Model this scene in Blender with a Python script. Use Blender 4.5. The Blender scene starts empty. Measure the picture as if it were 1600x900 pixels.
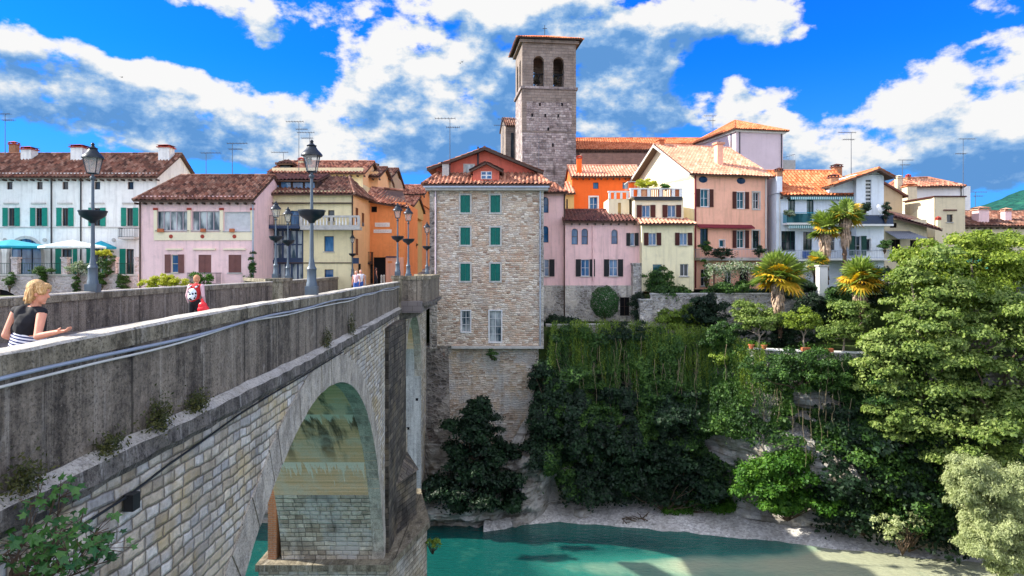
import bpy, bmesh, math, random
import numpy as np
from mathutils import Vector, Matrix, noise as mnoise
R = math.radians
random.seed(7)
SC = bpy.context.scene
COL = SC.collection
F, HY = 1066.7, 416.0          # lens (in photo pixels) and horizon row used for surveying the photo

# ------------------------------------------------------------------ camera
cd = bpy.data.cameras.new('camera'); cam = bpy.data.objects.new('camera', cd); COL.objects.link(cam)
cd.sensor_width = 36; cd.lens = 24.0; cd.shift_y = -34/1600; cd.clip_start = 0.1; cd.clip_end = 20000
cam.location = (0, 0, 0); cam.rotation_euler = (R(90), 0, 0)
SC.camera = cam
SC.render.engine = 'CYCLES'
SC.cycles.max_bounces = 6; SC.cycles.diffuse_bounces = 3; SC.cycles.glossy_bounces = 3
SC.cycles.transmission_bounces = 4; SC.cycles.transparent_max_bounces = 6
SC.cycles.use_denoising = True
SC.cycles.caustics_reflective = False; SC.cycles.caustics_refractive = False
SC.view_settings.view_transform = 'Standard'; SC.view_settings.look = 'None'
SC.view_settings.exposure = 1.15; SC.view_settings.gamma = 1.0; SC.view_settings.use_curve_mapping = False

# ------------------------------------------------------------------ sun
SUN_AZ, SUN_EL = 84.0, 34.0     # degrees left of +Y, and above the horizon
S = Vector((-math.sin(R(SUN_AZ))*math.cos(R(SUN_EL)), math.cos(R(SUN_AZ))*math.cos(R(SUN_EL)), math.sin(R(SUN_EL))))
sd = bpy.data.lights.new('sun', 'SUN'); sd.energy = 5.0; sd.angle = R(0.55); sd.color = (1.0, 0.93, 0.80)
so = bpy.data.objects.new('sun', sd); COL.objects.link(so); so.rotation_euler = S.to_track_quat('Z', 'Y').to_euler()

# ------------------------------------------------------------------ node helpers
class NT:
    def __init__(s, tree): s.t = tree; s.n = tree.nodes; s.l = tree.links
    def node(s, typ, **kw):
        n = s.n.new(typ)
        for k, v in kw.items(): setattr(n, k, v)
        return n
    def put(s, sock, v):
        if v is None: return
        if hasattr(v, 'is_output'): s.l.new(v, sock)
        else:
            try: sock.default_value = v
            except Exception:
                sock.default_value = (v, v, v) if not hasattr(v, '__len__') else tuple(v)[:3]
    def m(s, op, a, b=None, c=None, clamp=False):
        n = s.node('ShaderNodeMath', operation=op); n.use_clamp = clamp
        s.put(n.inputs[0], a); s.put(n.inputs[1], b); s.put(n.inputs[2], c); return n.outputs[0]
    def mr(s, v, a, b, c=0.0, d=1.0, smooth=False):
        n = s.node('ShaderNodeMapRange'); n.clamp = True
        if smooth: n.interpolation_type = 'SMOOTHSTEP'
        s.put(n.inputs[0], v); s.put(n.inputs[1], a); s.put(n.inputs[2], b); s.put(n.inputs[3], c); s.put(n.inputs[4], d); return n.outputs[0]
    def mix(s, f, a, b, typ='MIX'):
        n = s.node('ShaderNodeMix', data_type='RGBA', blend_type=typ); n.clamp_factor = True
        s.put(n.inputs[0], f); s.put(n.inputs[6], c4(a)); s.put(n.inputs[7], c4(b)); return n.outputs[2]
    def noise(s, vec, scale, detail=4, rough=0.55, dist=0.0, out=0):
        n = s.node('ShaderNodeTexNoise'); s.put(n.inputs['Vector'], vec); n.inputs['Scale'].default_value = scale
        n.inputs['Detail'].default_value = detail; n.inputs['Roughness'].default_value = rough; n.inputs['Distortion'].default_value = dist
        return n.outputs[out]
    def mapping(s, vec, scale=(1, 1, 1), loc=(0, 0, 0), rot=(0, 0, 0)):
        n = s.node('ShaderNodeMapping'); s.put(n.inputs[0], vec); n.inputs[1].default_value = loc; n.inputs[2].default_value = rot; n.inputs[3].default_value = scale
        return n.outputs[0]
    def ramp(s, f, stops):
        n = s.node('ShaderNodeValToRGB'); s.put(n.inputs[0], f)
        e = n.color_ramp.elements
        while len(e) < len(stops): e.new(0.5)
        for i, (p, c) in enumerate(stops): e[i].position = p; e[i].color = c4(c)
        return n.outputs[0]
    def bump(s, h, strength=0.5, dist=0.02):
        n = s.node('ShaderNodeBump'); n.inputs['Strength'].default_value = strength; n.inputs['Distance'].default_value = dist
        s.put(n.inputs['Height'], h); return n.outputs[0]
def c4(c):
    if hasattr(c, 'is_output'): return c
    c = tuple(c)
    return c if len(c) == 4 else c + (1.0,)
def srgb(r, g, b):
    f = lambda v: (v/255/12.92) if v/255 <= 0.04045 else ((v/255+0.055)/1.055)**2.4
    return (f(r), f(g), f(b))

# ------------------------------------------------------------------ world: Nishita sky with clouds by direction
w = bpy.data.worlds.new('World'); SC.world = w; w.use_nodes = True
T = NT(w.node_tree)
for n in list(T.n): T.n.remove(n)
def azel(px, py):               # photo pixel -> direction angles
    x = (px-800)/F; z = (HY-py)/F
    return math.atan(x), math.atan(z/math.hypot(1, x))
# cloud density group
g = bpy.data.node_groups.new('cloud_density', 'ShaderNodeTree')
g.interface.new_socket('AE', in_out='INPUT', socket_type='NodeSocketVector')
g.interface.new_socket('D', in_out='OUTPUT', socket_type='NodeSocketFloat')
G = NT(g); gi = G.node('NodeGroupInput'); go = G.node('NodeGroupOutput')
AE = gi.outputs[0]
BL = [ # px, py, rx, ry, tilt(deg, + = falls to the right), weight
 (60, 105, 130, 55, 14, 1.0), (190, 165, 190, 52, 12, 1.05), (350, 170, 130, 55, 2, 1.0), (300, 225, 190, 26, 10, .55), (30, 62, 60, 26, 10, .6),
 (385, 22, 105, 34, 4, 1.0), (395, 55, 45, 36, 20, .6), (640, 150, 150, 120, -10, 1.2), (760, 60, 200, 90, 0, 1.0), (540, 210, 130, 50, 0, .8),
 (720, 230, 160, 50, 0, .5), (560, 15, 16, 12, 0, .5), (900, 40, 150, 70, 0, .8), (1010, 110, 130, 60, 25, 1.0), (950, 190, 130, 50, 0, .7),
 (1170, 140, 62, 40, 5, .95), (1275, 195, 80, 38, 8, .85), (1080, 40, 90, 36, 10, .7), (1190, 25, 95, 30, 6, .9), (1285, 50, 38, 13, 0, .7),
 (1440, 205, 140, 70, -5, 1.1), (1560, 160, 110, 70, 0, .9), (1570, 30, 70, 60, -20, .7), (1560, 95, 60, 28, -15, .5), (1290, 255, 330, 26, 0, .55),
 (1490, 275, 200, 20, 0, .5), (1330, 285, 150, 16, 0, .5), (1570, 235, 90, 30, 0, .5), (700, 262, 120, 12, 0, .4), (1390, 2, 60, 8, 0, .5), (1440, 110, 60, 20, -10, .35),
 (200, 40, 130, 45, 12, -.9), (310, 95, 120, 24, 6, -.8), (470, 120, 40, 60, 0, -.7), (1290, 110, 110, 40, 8, -1.0), (1350, 35, 80, 45, 0, -.9),
 (60, 215, 130, 16, 8, -.7), (420, 235, 140, 24, 8, .45), (1120, 215, 120, 40, 0, .5), (860, 150, 90, 90, 0, .55), (545, 55, 34, 40, 0, -.5), (480, 265, 160, 14, 0, -.25), (1110, 95, 40, 40, 0, -.5), (1340, 165, 70, 16, 10, -.5)]
wn = G.noise(AE, 5.0, 3, .5, 0, 1)
va = G.node('ShaderNodeVectorMath', operation='MULTIPLY_ADD'); G.put(va.inputs[0], wn); va.inputs[1].default_value = (.08, .08, 0); G.put(va.inputs[2], AE)
vb = G.node('ShaderNodeVectorMath', operation='SUBTRACT'); G.put(vb.inputs[0], va.outputs[0]); vb.inputs[1].default_value = (.04, .04, 0)
tot = None
for (px, py, rx, ry, tl, wt) in BL:
    a, e = azel(px, py)
    if tot is not None and BL.index((px, py, rx, ry, tl, wt)) % 5 == 0:      # chained so that the shader compiler can free its stack
        vc = G.node('ShaderNodeVectorMath', operation='MULTIPLY_ADD'); G.put(vc.inputs[0], tot); vc.inputs[1].default_value = (1e-9, 1e-9, 0); G.put(vc.inputs[2], cur); cur = vc.outputs[0]
    elif tot is None: cur = vb.outputs[0]
    mp = G.node('ShaderNodeMapping', vector_type='TEXTURE'); G.put(mp.inputs[0], cur)
    mp.inputs[1].default_value = (a, e, 0); mp.inputs[2].default_value = (0, 0, -R(tl)); mp.inputs[3].default_value = (rx/F, ry/F, 1)
    dn = G.node('ShaderNodeVectorMath', operation='LENGTH'); G.put(dn.inputs[0], mp.outputs[0])
    v = G.mr(dn.outputs['Value'], 0.1, 1.75, wt, 0, True)
    tot = v if tot is None else G.m('ADD', tot, v)
nz = G.noise(G.mapping(AE, (1, 1.5, 1)), 9.0, 9, .58)
nz2 = G.noise(G.mapping(AE, (1, 1.5, 1), (3, 1, 0)), 28.0, 6, .6)
tot = G.m('ADD', G.m('MULTIPLY', G.m('MINIMUM', tot, 1.3), .58), G.m('MULTIPLY', G.m('SUBTRACT', nz, .5), 3.1))
tot = G.m('ADD', tot, G.m('MULTIPLY', G.m('SUBTRACT', nz2, .5), .55))
G.l.new(tot, go.inputs[0])
tc = T.node('ShaderNodeTexCoord'); sx = T.node('ShaderNodeSeparateXYZ'); T.put(sx.inputs[0], tc.outputs['Generated'])
az = T.m('ARCTAN2', sx.outputs[0], sx.outputs[1]); el = T.m('ARCSINE', sx.outputs[2])
def dens(da, de):
    cx = T.node('ShaderNodeCombineXYZ'); T.put(cx.inputs[0], T.m('ADD', az, da)); T.put(cx.inputs[1], T.m('ADD', el, de))
    gn = T.node('ShaderNodeGroup'); gn.node_tree = g; T.put(gn.inputs[0], cx.outputs[0]); return gn.outputs[0]
d0 = dens(0, 0); d1 = dens(-.014, .022); d2 = dens(-.05, .085)
# unseen cloud added overhead and behind the viewer as soft fill light
aza = T.m('ABSOLUTE', az)
fill_cloud = T.m('MAXIMUM', T.mr(aza, .80, 1.25, 0, 1, True), T.mr(el, .50, .85, 0, 1, True))
mask = T.mr(T.m('ADD', d0, T.m('MULTIPLY', fill_cloud, .42)), .24, .56, 0, 1, True)
lit = T.m('SUBTRACT', d0, d1)                       # brighter on the edge that faces the sun
lit2 = T.m('SUBTRACT', d0, d2)
aecx = T.node('ShaderNodeCombineXYZ'); T.put(aecx.inputs[0], az); T.put(aecx.inputs[1], el)
big = T.noise(T.mapping(aecx.outputs[0], (1, 1.6, 1), (2, 5, 0)), 6.5, 7, .58)
lum = T.m('ADD', T.m('MULTIPLY', lit, 1.0), T.m('MULTIPLY', lit2, .42))
lum = T.m('ADD', lum, T.m('MULTIPLY', T.m('SUBTRACT', big, .50), 1.9))
lum = T.m('SUBTRACT', lum, T.m('MULTIPLY', T.m('SUBTRACT', d0, .50), .36))
for (px, py, rx, ry, wt) in ((60, 112, 150, 26, .5), (250, 185, 170, 20, .32), (880, 90, 130, 90, .42), (740, 215, 170, 34, .40), (1450, 262, 220, 26, .40), (400, 215, 150, 18, .30), (1130, 60, 70, 30, .3), (1380, 180, 60, 30, .25)):
    a_, e_ = azel(px, py)
    mp = T.node('ShaderNodeMapping', vector_type='TEXTURE'); T.put(mp.inputs[0], aecx.outputs[0]); mp.inputs[1].default_value = (a_, e_, 0); mp.inputs[3].default_value = (rx/F, ry/F, 1)
    dn = T.node('ShaderNodeVectorMath', operation='LENGTH'); T.put(dn.inputs[0], mp.outputs[0]); lum = T.m('SUBTRACT', lum, T.mr(dn.outputs['Value'], .1, 1.6, wt, 0, True))
lum = T.m('ADD', lum, -.02)
lum = T.mr(T.m('ADD', lum, T.m('MULTIPLY', fill_cloud, .4)), -.50, .48)
cloud = T.ramp(lum, [(0, (.13, .34, .72)), (.25, (.25, .47, .82)), (.45, (.48, .65, .88)), (.62, (.76, .84, .94)), (.80, (1.0, 1.0, 1.0))])
sky = T.node('ShaderNodeTexSky', sky_type='NISHITA'); sky.sun_disc = False
sky.sun_elevation = R(SUN_EL); sky.sun_rotation = R(-SUN_AZ); sky.air_density = 1.1; sky.dust_density = .4; sky.ozone_density = 3.0
SKY_T, CLOUD_T = (.015, .27, .80), 2.85
skyc = T.mix(1.0, sky.outputs[0], SKY_T, 'MULTIPLY')
hz = T.mr(el, 0.0, .30, 1, 0, True)
skyc = T.mix(T.m('MULTIPLY', hz, .55), skyc, (.55, 1.42, 2.6))
cl = T.node('ShaderNodeVectorMath', operation='SCALE'); T.put(cl.inputs[0], cloud); T.put(cl.inputs[3], T.m('MULTIPLY', T.m('ADD', 1.0, T.m('MULTIPLY', T.mr(aza, 1.0, 1.9, 0, 1, True), 1.8)), CLOUD_T))  # clouds behind the camera brightened as unseen fill for the facades
allc = T.mix(mask, skyc, cl.outputs[0])
bg = T.node('ShaderNodeBackground'); T.put(bg.inputs[0], allc); bg.inputs[1].default_value = 0.15
wo = T.node('ShaderNodeOutputWorld'); T.l.new(bg.outputs[0], wo.inputs[0])
try: w.cycles.sampling_method = 'MANUAL'; w.cycles.sample_map_resolution = 512
except Exception: pass

# ------------------------------------------------------------------ materials (UV = metres on the surface)
M = {}
def base(name, rough=.8, spec=.3):
    m = bpy.data.materials.new(name); m.use_nodes = True; t = NT(m.node_tree)
    b = t.n['Principled BSDF']; b.inputs['Roughness'].default_value = rough; b.inputs['Specular IOR Level'].default_value = spec
    M[name] = m
    uv = t.node('ShaderNodeUVMap').outputs[0]
    return m, t, b, uv
def setc(t, b, c): t.put(b.inputs['Base Color'], c4(c))
def plaster(name, col, dirt=.35, streak=.3):
    m, t, b, uv = base(name, .9, .2)
    n1 = t.noise(uv, .45, 5, .6); n2 = t.noise(t.mapping(uv, (3.0, .25, 1)), 1.0, 4, .6); n3 = t.noise(uv, 14, 3, .6)
    dk = tuple(x*.55 for x in col[:3]); lt = tuple(min(1, x*1.12) for x in col[:3])
    c = t.mix(t.mr(n1, .35, .7, 0, 1), col, lt)
    c = t.mix(t.mr(n2, .50, .68, 0, streak*1.2), c, dk)
    c = t.mix(t.mr(t.noise(uv, 1.1, 7, .72), .50, .68, 0, dirt*1.2), c, dk); c = t.mix(t.mr(t.noise(t.mapping(uv, (.5, .9, 1), (4, 8, 0)), .8, 5, .6), .56, .62, 0, .22), c, tuple(min(1, x*1.05+.06) for x in col[:3]))
    c = t.mix(t.mr(n3, .3, .7, 0, .12), c, dk)
    setc(t, b, c); t.put(b.inputs['Normal'], t.bump(t.m('ADD', n3, t.m('MULTIPLY', n1, 2.0)), .35, .02)); return m
def plain(name, col, rough=.6, spec=.4, metal=0, var=.2, sc=3):
    m, t, b, uv = base(name, rough, spec); b.inputs['Metallic'].default_value = metal
    n = t.noise(t.node('ShaderNodeTexCoord').outputs['Object'], sc, 4, .6)
    setc(t, b, t.mix(t.mr(n, .3, .75), tuple(x*(1+var*.5) for x in col[:3]), tuple(x*(1-var) for x in col[:3])))
    t.put(b.inputs['Normal'], t.bump(n, .15, .01)); return m
def rubble(name, cols, mortar, scale=2.6, ratio=1.7, bumpd=.05, edge=.055, stain=.4, lime=0.0, rust=0.0):
    m, t, b, uv = base(name, .9, .2)
    wob = t.noise(uv, 1.3, 3, .5, 0, 1)
    va = t.node('ShaderNodeVectorMath', operation='MULTIPLY_ADD'); t.put(va.inputs[0], wob); va.inputs[1].default_value = (.35, .35, 0); t.put(va.inputs[2], uv)
    mv = t.mapping(va.outputs[0], (scale, scale*ratio, 1))
    v1 = t.node('ShaderNodeTexVoronoi', feature='F1'); t.put(v1.inputs['Vector'], mv); v1.inputs['Scale'].default_value = 1; v1.inputs['Randomness'].default_value = .8
    v2 = t.node('ShaderNodeTexVoronoi', feature='DISTANCE_TO_EDGE'); t.put(v2.inputs['Vector'], mv); v2.inputs['Scale'].default_value = 1; v2.inputs['Randomness'].default_value = .8
    sp = t.node('ShaderNodeSeparateColor'); t.put(sp.inputs[0], v1.outputs['Color'])
    st = [(i/(len(cols)-1)*.9+.05, c) for i, c in enumerate(cols)]
    c = t.ramp(sp.outputs[0], st)
    grain = t.noise(uv, 20, 5, .7)
    c = t.mix(t.mr(grain, .3, .75, 0, .5), c, tuple(x*.35 for x in cols[0]))
    e = t.mr(v2.outputs['Distance'], .01, edge*2, 1, 0)
    c = t.mix(e, c, mortar)
    if rust: c = t.mix(t.mr(t.noise(t.mapping(uv, (1.6, .5, 1), (3, 9, 0)), .55, 5, .6), .60, .70, 0, rust), c, (.34, .10, .05))
    if lime: c = t.mix(t.mr(t.noise(t.mapping(uv, (1, .8, 1), (5, 2, 0)), .42, 7, .68), .49, .55, 0, lime), c, (.80, .75, .64))
    c = t.mix(t.mr(t.noise(t.mapping(uv, (1, .5, 1)), .5, 6, .65), .5, .75, 0, stain), c, tuple(x*.25 for x in mortar[:3]))
    c = t.mix(t.mr(t.noise(t.mapping(uv, (2.4, .14, 1), (1, 7, 0)), .9, 5, .65), .58, .74, 0, stain), c, tuple(x*.12 for x in mortar[:3]))
    setc(t, b, c)
    h = t.m('ADD', t.mr(v2.outputs['Distance'], 0, edge*3), t.m('MULTIPLY', grain, .4))
    h = t.m('ADD', h, t.m('MULTIPLY', sp.outputs[1], .5))
    t.put(b.inputs['Normal'], t.bump(h, .8, bumpd)); return m
def ashlar(name, c1, c2, mortar, bw=.55, bh=.27, stain=.5, off=(0, 0, 0), streak=.5, tint=None, bump=.03):
    m, t, b, uv = base(name, .9, .2)
    wob = t.noise(uv, 2.2, 2, .5, 0, 1)
    va = t.node('ShaderNodeVectorMath', operation='MULTIPLY_ADD'); t.put(va.inputs[0], wob); va.inputs[1].default_value = (.07, .07, 0); t.put(va.inputs[2], uv)
    br = t.node('ShaderNodeTexBrick'); t.put(br.inputs['Vector'], va.outputs[0]); br.inputs['Scale'].default_value = 1
    br.inputs['Brick Width'].default_value = bw; br.inputs['Row Height'].default_value = bh; br.inputs['Mortar Size'].default_value = .014; br.inputs['Mortar Smooth'].default_value = .4
    br.inputs['Bias'].default_value = 0.0
    br.inputs['Color1'].default_value = c4(c1); br.inputs['Color2'].default_value = c4(c2); br.inputs['Mortar'].default_value = c4(mortar)
    br.squash = .8; br.squash_frequency = 3
    grain = t.noise(uv, 16, 6, .7); big = t.noise(uv, .6, 6, .65); st = t.noise(t.mapping(uv, (2.2, .16, 1)), 1.0, 5, .65)
    c = br.outputs['Color']
    dk = tuple(x*.18 for x in c1[:3])
    if tint: c = t.mix(t.mr(t.noise(uv, .9, 5, .6), .5, .72, 0, .7), c, tint)
    c = t.mix(t.mr(grain, .35, .75, 0, .45), c, dk)
    c = t.mix(t.mr(big, .48, .72, 0, stain), c, dk)
    c = t.mix(t.mr(st, .54, .74, 0, streak), c, dk)
    setc(t, b, c)
    h = t.m('ADD', t.m('MULTIPLY', br.outputs['Fac'], -1.0), t.m('MULTIPLY', grain, .7))
    t.put(b.inputs['Normal'], t.bump(h, .8, bump)); return m
def blocks(name, cols, mortar, bw=.42, bh=.17, joint=.012, wob=.05, stain=.5, lime=0.0, warm=None, bumpd=.04, vary=1.0):
    m, t, b, uv = base(name, .9, .2)
    n1 = t.noise(uv, 1.6, 3, .5, 0, 1); va = t.node('ShaderNodeVectorMath', operation='MULTIPLY_ADD'); t.put(va.inputs[0], n1); va.inputs[1].default_value = (wob*1.6, wob*1.6, 0); t.put(va.inputs[2], uv)
    n2 = t.noise(uv, 9, 3, .6, 0, 1); vb_ = t.node('ShaderNodeVectorMath', operation='MULTIPLY_ADD'); t.put(vb_.inputs[0], n2); vb_.inputs[1].default_value = (wob*.5, wob*.5, 0); t.put(vb_.inputs[2], va.outputs[0])
    sp = t.node('ShaderNodeSeparateXYZ'); t.put(sp.inputs[0], vb_.outputs[0])
    rv = t.m('DIVIDE', sp.outputs[1], bh); row = t.m('FLOOR', rv)
    w1 = t.node('ShaderNodeTexWhiteNoise', noise_dimensions='1D'); t.put(w1.inputs['W'], row)
    wdt = t.m('MULTIPLY_ADD', w1.outputs['Value'], bw*.7, bw*.65)
    cu = t.m('ADD', t.m('DIVIDE', sp.outputs[0], wdt), t.m('MULTIPLY', w1.outputs['Value'], 17.3)); col_ = t.m('FLOOR', cu)
    cx = t.node('ShaderNodeCombineXYZ'); t.put(cx.inputs[0], col_); t.put(cx.inputs[1], row)
    w2 = t.node('ShaderNodeTexWhiteNoise', noise_dimensions='2D'); t.put(w2.inputs['Vector'], cx.outputs[0])
    eu = t.m('MULTIPLY', t.m('SUBTRACT', .5, t.m('ABSOLUTE', t.m('SUBTRACT', t.m('FRACT', cu), .5))), wdt)
    ev = t.m('MULTIPLY', t.m('SUBTRACT', .5, t.m('ABSOLUTE', t.m('SUBTRACT', t.m('FRACT', rv), .5))), bh)
    e = t.m('MINIMUM', eu, ev)
    g1 = t.noise(uv, 14, 6, .72); g2 = t.noise(uv, 3.2, 6, .68)
    c = t.ramp(w2.outputs['Value'], [(i/(len(cols)-1), k) for i, k in enumerate(cols)])
    dk = tuple(x*.30 for x in mortar)
    c = t.mix(t.mr(g2, .40, .70, 0, .55*vary), c, tuple(x*.45 for x in cols[0])); c = t.mix(t.mr(g1, .45, .75, 0, .40), c, dk)
    if warm: c = t.mix(t.mr(t.noise(uv, .8, 5, .6), .52, .66, 0, .65), c, warm)
    c = t.mix(t.mr(e, joint*.4, joint*1.6, .85, 0), c, mortar)
    if lime: c = t.mix(t.mr(t.noise(t.mapping(uv, (1, .8, 1), (5, 2, 0)), .55, 6, .62), .50, .58, 0, lime), c, (.56, .54, .50))
    c = t.mix(t.mr(t.noise(uv, .55, 6, .66), .50, .68, 0, stain), c, dk)
    c = t.mix(t.mr(t.noise(t.mapping(uv, (2.0, .14, 1), (1, 7, 0)), 1.0, 5, .65), .56, .72, 0, stain), c, dk)
    setc(t, b, c); h_ = t.m('ADD', t.mr(e, 0, joint*3), t.m('ADD', t.m('MULTIPLY', g1, .5), t.m('MULTIPLY', w2.outputs['Value'], .5)))
    t.put(b.inputs['Normal'], t.bump(h_, .8, bumpd)); return m
def concrete(name, col, dark, streak=.8, vs=.1, pale=(.42, .40, .37), seam=0):
    m, t, b, uv = base(name, .88, .25)
    s1 = t.noise(t.mapping(uv, (1.3, vs*1.5, 1)), 1.2, 7, .72); s2 = t.noise(t.mapping(uv, (4.2, vs*2.5, 1)), 1.0, 7, .75)
    g1 = t.noise(uv, 26, 6, .75); g2 = t.noise(uv, 2.2, 6, .7)
    mot = t.noise(uv, 5.5, 8, .78); c = t.mix(t.mr(t.m('ADD', t.m('MULTIPLY', s1, .62), t.m('MULTIPLY', mot, .38)), .44, .58, 0, streak), col, dark)
    c = t.mix(t.mr(t.m('ADD', t.m('MULTIPLY', s2, .6), t.m('MULTIPLY', g1, .4)), .50, .60, 0, streak*.75), c, tuple(x*.5 for x in dark))
    c = t.mix(t.mr(t.noise(t.mapping(uv, (5, vs*1.5, 1), (7, 3, 0)), 1.0, 6, .75), .55, .66, 0, .55), c, pale)
    c = t.mix(t.mr(g1, .50, .66, 0, .75), c, tuple(x*.40 for x in dark)); c = t.mix(t.mr(t.noise(uv, 38, 4, .8), .60, .70, 0, .55), c, pale)
    c = t.mix(t.mr(g2, .60, .72, 0, .55), c, pale)
    if seam:
        fr = t.m('FRACT', t.m('DIVIDE', t.node('ShaderNodeSeparateXYZ').outputs[0], seam))
        sn = [n for n in t.n if n.type == 'SEPXYZ'][-1]; t.put(sn.inputs[0], uv)
        c = t.mix(t.mr(t.m('ABSOLUTE', t.m('SUBTRACT', fr, .5)), .0, .012, .85, 0), c, tuple(x*.2 for x in dark))
    setc(t, b, c); t.put(b.inputs['Normal'], t.bump(t.m('ADD', g1, g2), .7, .02)); return m
def tile(name, cols, lichen=.35, lc=(.09, .07, .055)):
    m, t, b, uv = base(name, .9, .15)   # UV here = (tile column, tile course)
    sx_ = t.node('ShaderNodeSeparateXYZ'); t.put(sx_.inputs[0], uv)
    cx = t.node('ShaderNodeCombineXYZ'); t.put(cx.inputs[0], t.m('FLOOR', sx_.outputs[0])); t.put(cx.inputs[1], t.m('FLOOR', sx_.outputs[1]))
    wn_ = t.node('ShaderNodeTexWhiteNoise', noise_dimensions='2D'); t.put(wn_.inputs['Vector'], cx.outputs[0])
    c = t.ramp(wn_.outputs['Value'], [(i/(len(cols)-1), k) for i, k in enumerate(cols)])
    ob = t.node('ShaderNodeTexCoord').outputs['Object']
    c = t.mix(t.mr(t.noise(ob, .9, 6, .7), .45, .7, 0, lichen), c, lc)
    c = t.mix(t.mr(t.noise(ob, 9, 4, .7), .4, .75, 0, .4), c, tuple(x*.6 for x in lc))
    setc(t, b, c); t.put(b.inputs['Normal'], t.bump(t.noise(ob, 12, 3, .6), .4, .02)); return m
def glass(name, col=(.05, .10, .16), rough=.06, inner=(.5, .52, .5), amt=.3):
    m, t, b, uv = base(name, rough, .9); b.inputs['IOR'].default_value = 1.5
    c = t.mix(t.mr(t.noise(t.mapping(uv, (1.6, .5, 1)), 1.1, 3, .5), .40, .62, 0, amt), col, inner)
    setc(t, b, c); b.inputs['Specular IOR Level'].default_value = .45; return m
def slats(name, col, pitch=.055, vert=False):
    m, t, b, uv = base(name, .55, .4)
    sp = t.node('ShaderNodeSeparateXYZ'); t.put(sp.inputs[0], uv)
    fr = t.m('FRACT', t.m('DIVIDE', sp.outputs[0 if vert else 1], pitch))
    n = t.noise(uv, 3, 5, .6)
    c = t.mix(t.mr(n, .35, .75, 0, .5), col, tuple(x*.5 for x in col))
    setc(t, b, c); t.put(b.inputs['Normal'], t.bump(fr, .9, .02)); return m
def stripes(name, c1, c2, pitch, axis=0, rough=.8):
    m, t, b, uv = base(name, rough, .2)
    sp = t.node('ShaderNodeSeparateXYZ'); t.put(sp.inputs[0], uv)
    fr = t.m('FRACT', t.m('DIVIDE', sp.outputs[axis], pitch))
    setc(t, b, t.mix(t.mr(fr, .48, .52), c1, c2)); return m
def foliage(name, cols, scale=.5, trans=.25, rough=.6):
    m, t, b, uv = base(name, rough, .35)
    geo = t.node('ShaderNodeNewGeometry'); ob = t.node('ShaderNodeTexCoord').outputs['Object']
    n = t.noise(ob, scale, 4, .6)
    f = t.m('ADD', t.m('MULTIPLY', geo.outputs['Random Per Island'], .5), t.mr(n, .3, .7, 0, .5))
    c = t.ramp(f, [(i/(len(cols)-1), k) for i, k in enumerate(cols)])
    setc(t, b, c)
    tr = t.node('ShaderNodeBsdfTranslucent'); t.put(tr.inputs[0], t.mix(1.0, c, (1.0, 1.15, .5), 'MULTIPLY'))
    mx = t.node('ShaderNodeMixShader'); mx.inputs[0].default_value = trans
    t.l.new(b.outputs[0], mx.inputs[1]); t.l.new(tr.outputs[0], mx.inputs[2])
    t.l.new(mx.outputs[0], t.n['Material Output'].inputs[0]); return m

plaster('white_plaster', (.74, .75, .72), .25, .4); plaster('pink_plaster', (.84, .58, .57), .25, .35)
plaster('cream_plaster', (.78, .69, .42), .3, .3); plaster('pale_yellow_plaster', (.82, .74, .48), .25, .35)
plaster('ochre_plaster', (.66, .44, .17), .2, .2); plaster('apricot_plaster', (.82, .52, .27), .15, .2)
plaster('orange_plaster', (.84, .31, .11), .25, .3); plaster('deep_orange_plaster', (.82, .15, .03), .12, .15)
plaster('red_plaster', (.62, .15, .10), .3, .3); plaster('rose_plaster', (.84, .56, .54), .25, .4)
plaster('salmon_plaster', (.86, .46, .32), .22, .35); plaster('ivory_plaster', (.84, .74, .52), .15, .2)
plaster('bluewhite_plaster', (.70, .76, .82), .2, .35); plaster('lilac_plaster', (.58, .48, .52), .12, .12)
plaster('tan_plaster', (.48, .37, .24), .2, .25); plaster('beige_plaster', (.66, .56, .38), .2, .25)
plain('dry_stem', (.30, .24, .15), .95, .1)
plaster('lime_plaster', (.50, .47, .42), .5, .6); plaster('cream_trim', (.80, .70, .50), .15, .1); plaster('white_trim', (.72, .72, .70), .1, .1)
blocks('tower_house_stone', [(.34, .22, .15), (.74, .58, .44), (.50, .32, .22), (.90, .78, .64), (.62, .50, .40), (.95, .88, .76), (.80, .66, .50), (.38, .28, .22), (.88, .80, .68)], (.52, .42, .32), .34, .15, .016, .21, .18, .25, (.66, .42, .28), .07, .45)
blocks('foundation_stone', [(.34, .24, .17), (.74, .60, .46), (.50, .36, .26), (.88, .78, .66), (.62, .52, .42), (.92, .86, .76)], (.56, .48, .38), .36, .17, .018, .24, .35, .85, (.62, .46, .28), .07, .5)
rubble('dark_rubble', [(.10, .09, .08), (.30, .26, .22), (.20, .17, .14), (.44, .40, .36)], (.30, .27, .24), 2.6, 1.9, .07, .06, .9, .3, .4)
rubble('garden_wall_stone', [(.22, .20, .17), (.40, .38, .33), (.52, .50, .46), (.30, .27, .23)], (.52, .50, .48), 3.4, 1.7, .06, .05, .6, .55)
rubble('terrace_wall_stone', [(.46, .38, .34), (.60, .53, .50), (.66, .58, .58), (.48, .40, .36)], (.62, .56, .55), 2.6, 1.7, .04, .06, .2)
blocks('bridge_stone', [(.36, .30, .22), (.74, .66, .52), (.54, .45, .32), (.84, .79, .68), (.46, .45, .44), (.80, .70, .52), (.88, .85, .78), (.60, .55, .48)], (.16, .135, .105), .42, .17, .013, .08, .5, .3, (.60, .46, .22))
blocks('stained_stone', [(.06, .055, .05), (.17, .15, .12), (.10, .09, .08), (.26, .22, .17)], (.03, .027, .025), .55, .26, .010, .05, .85, 0, (.20, .16, .10))
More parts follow.
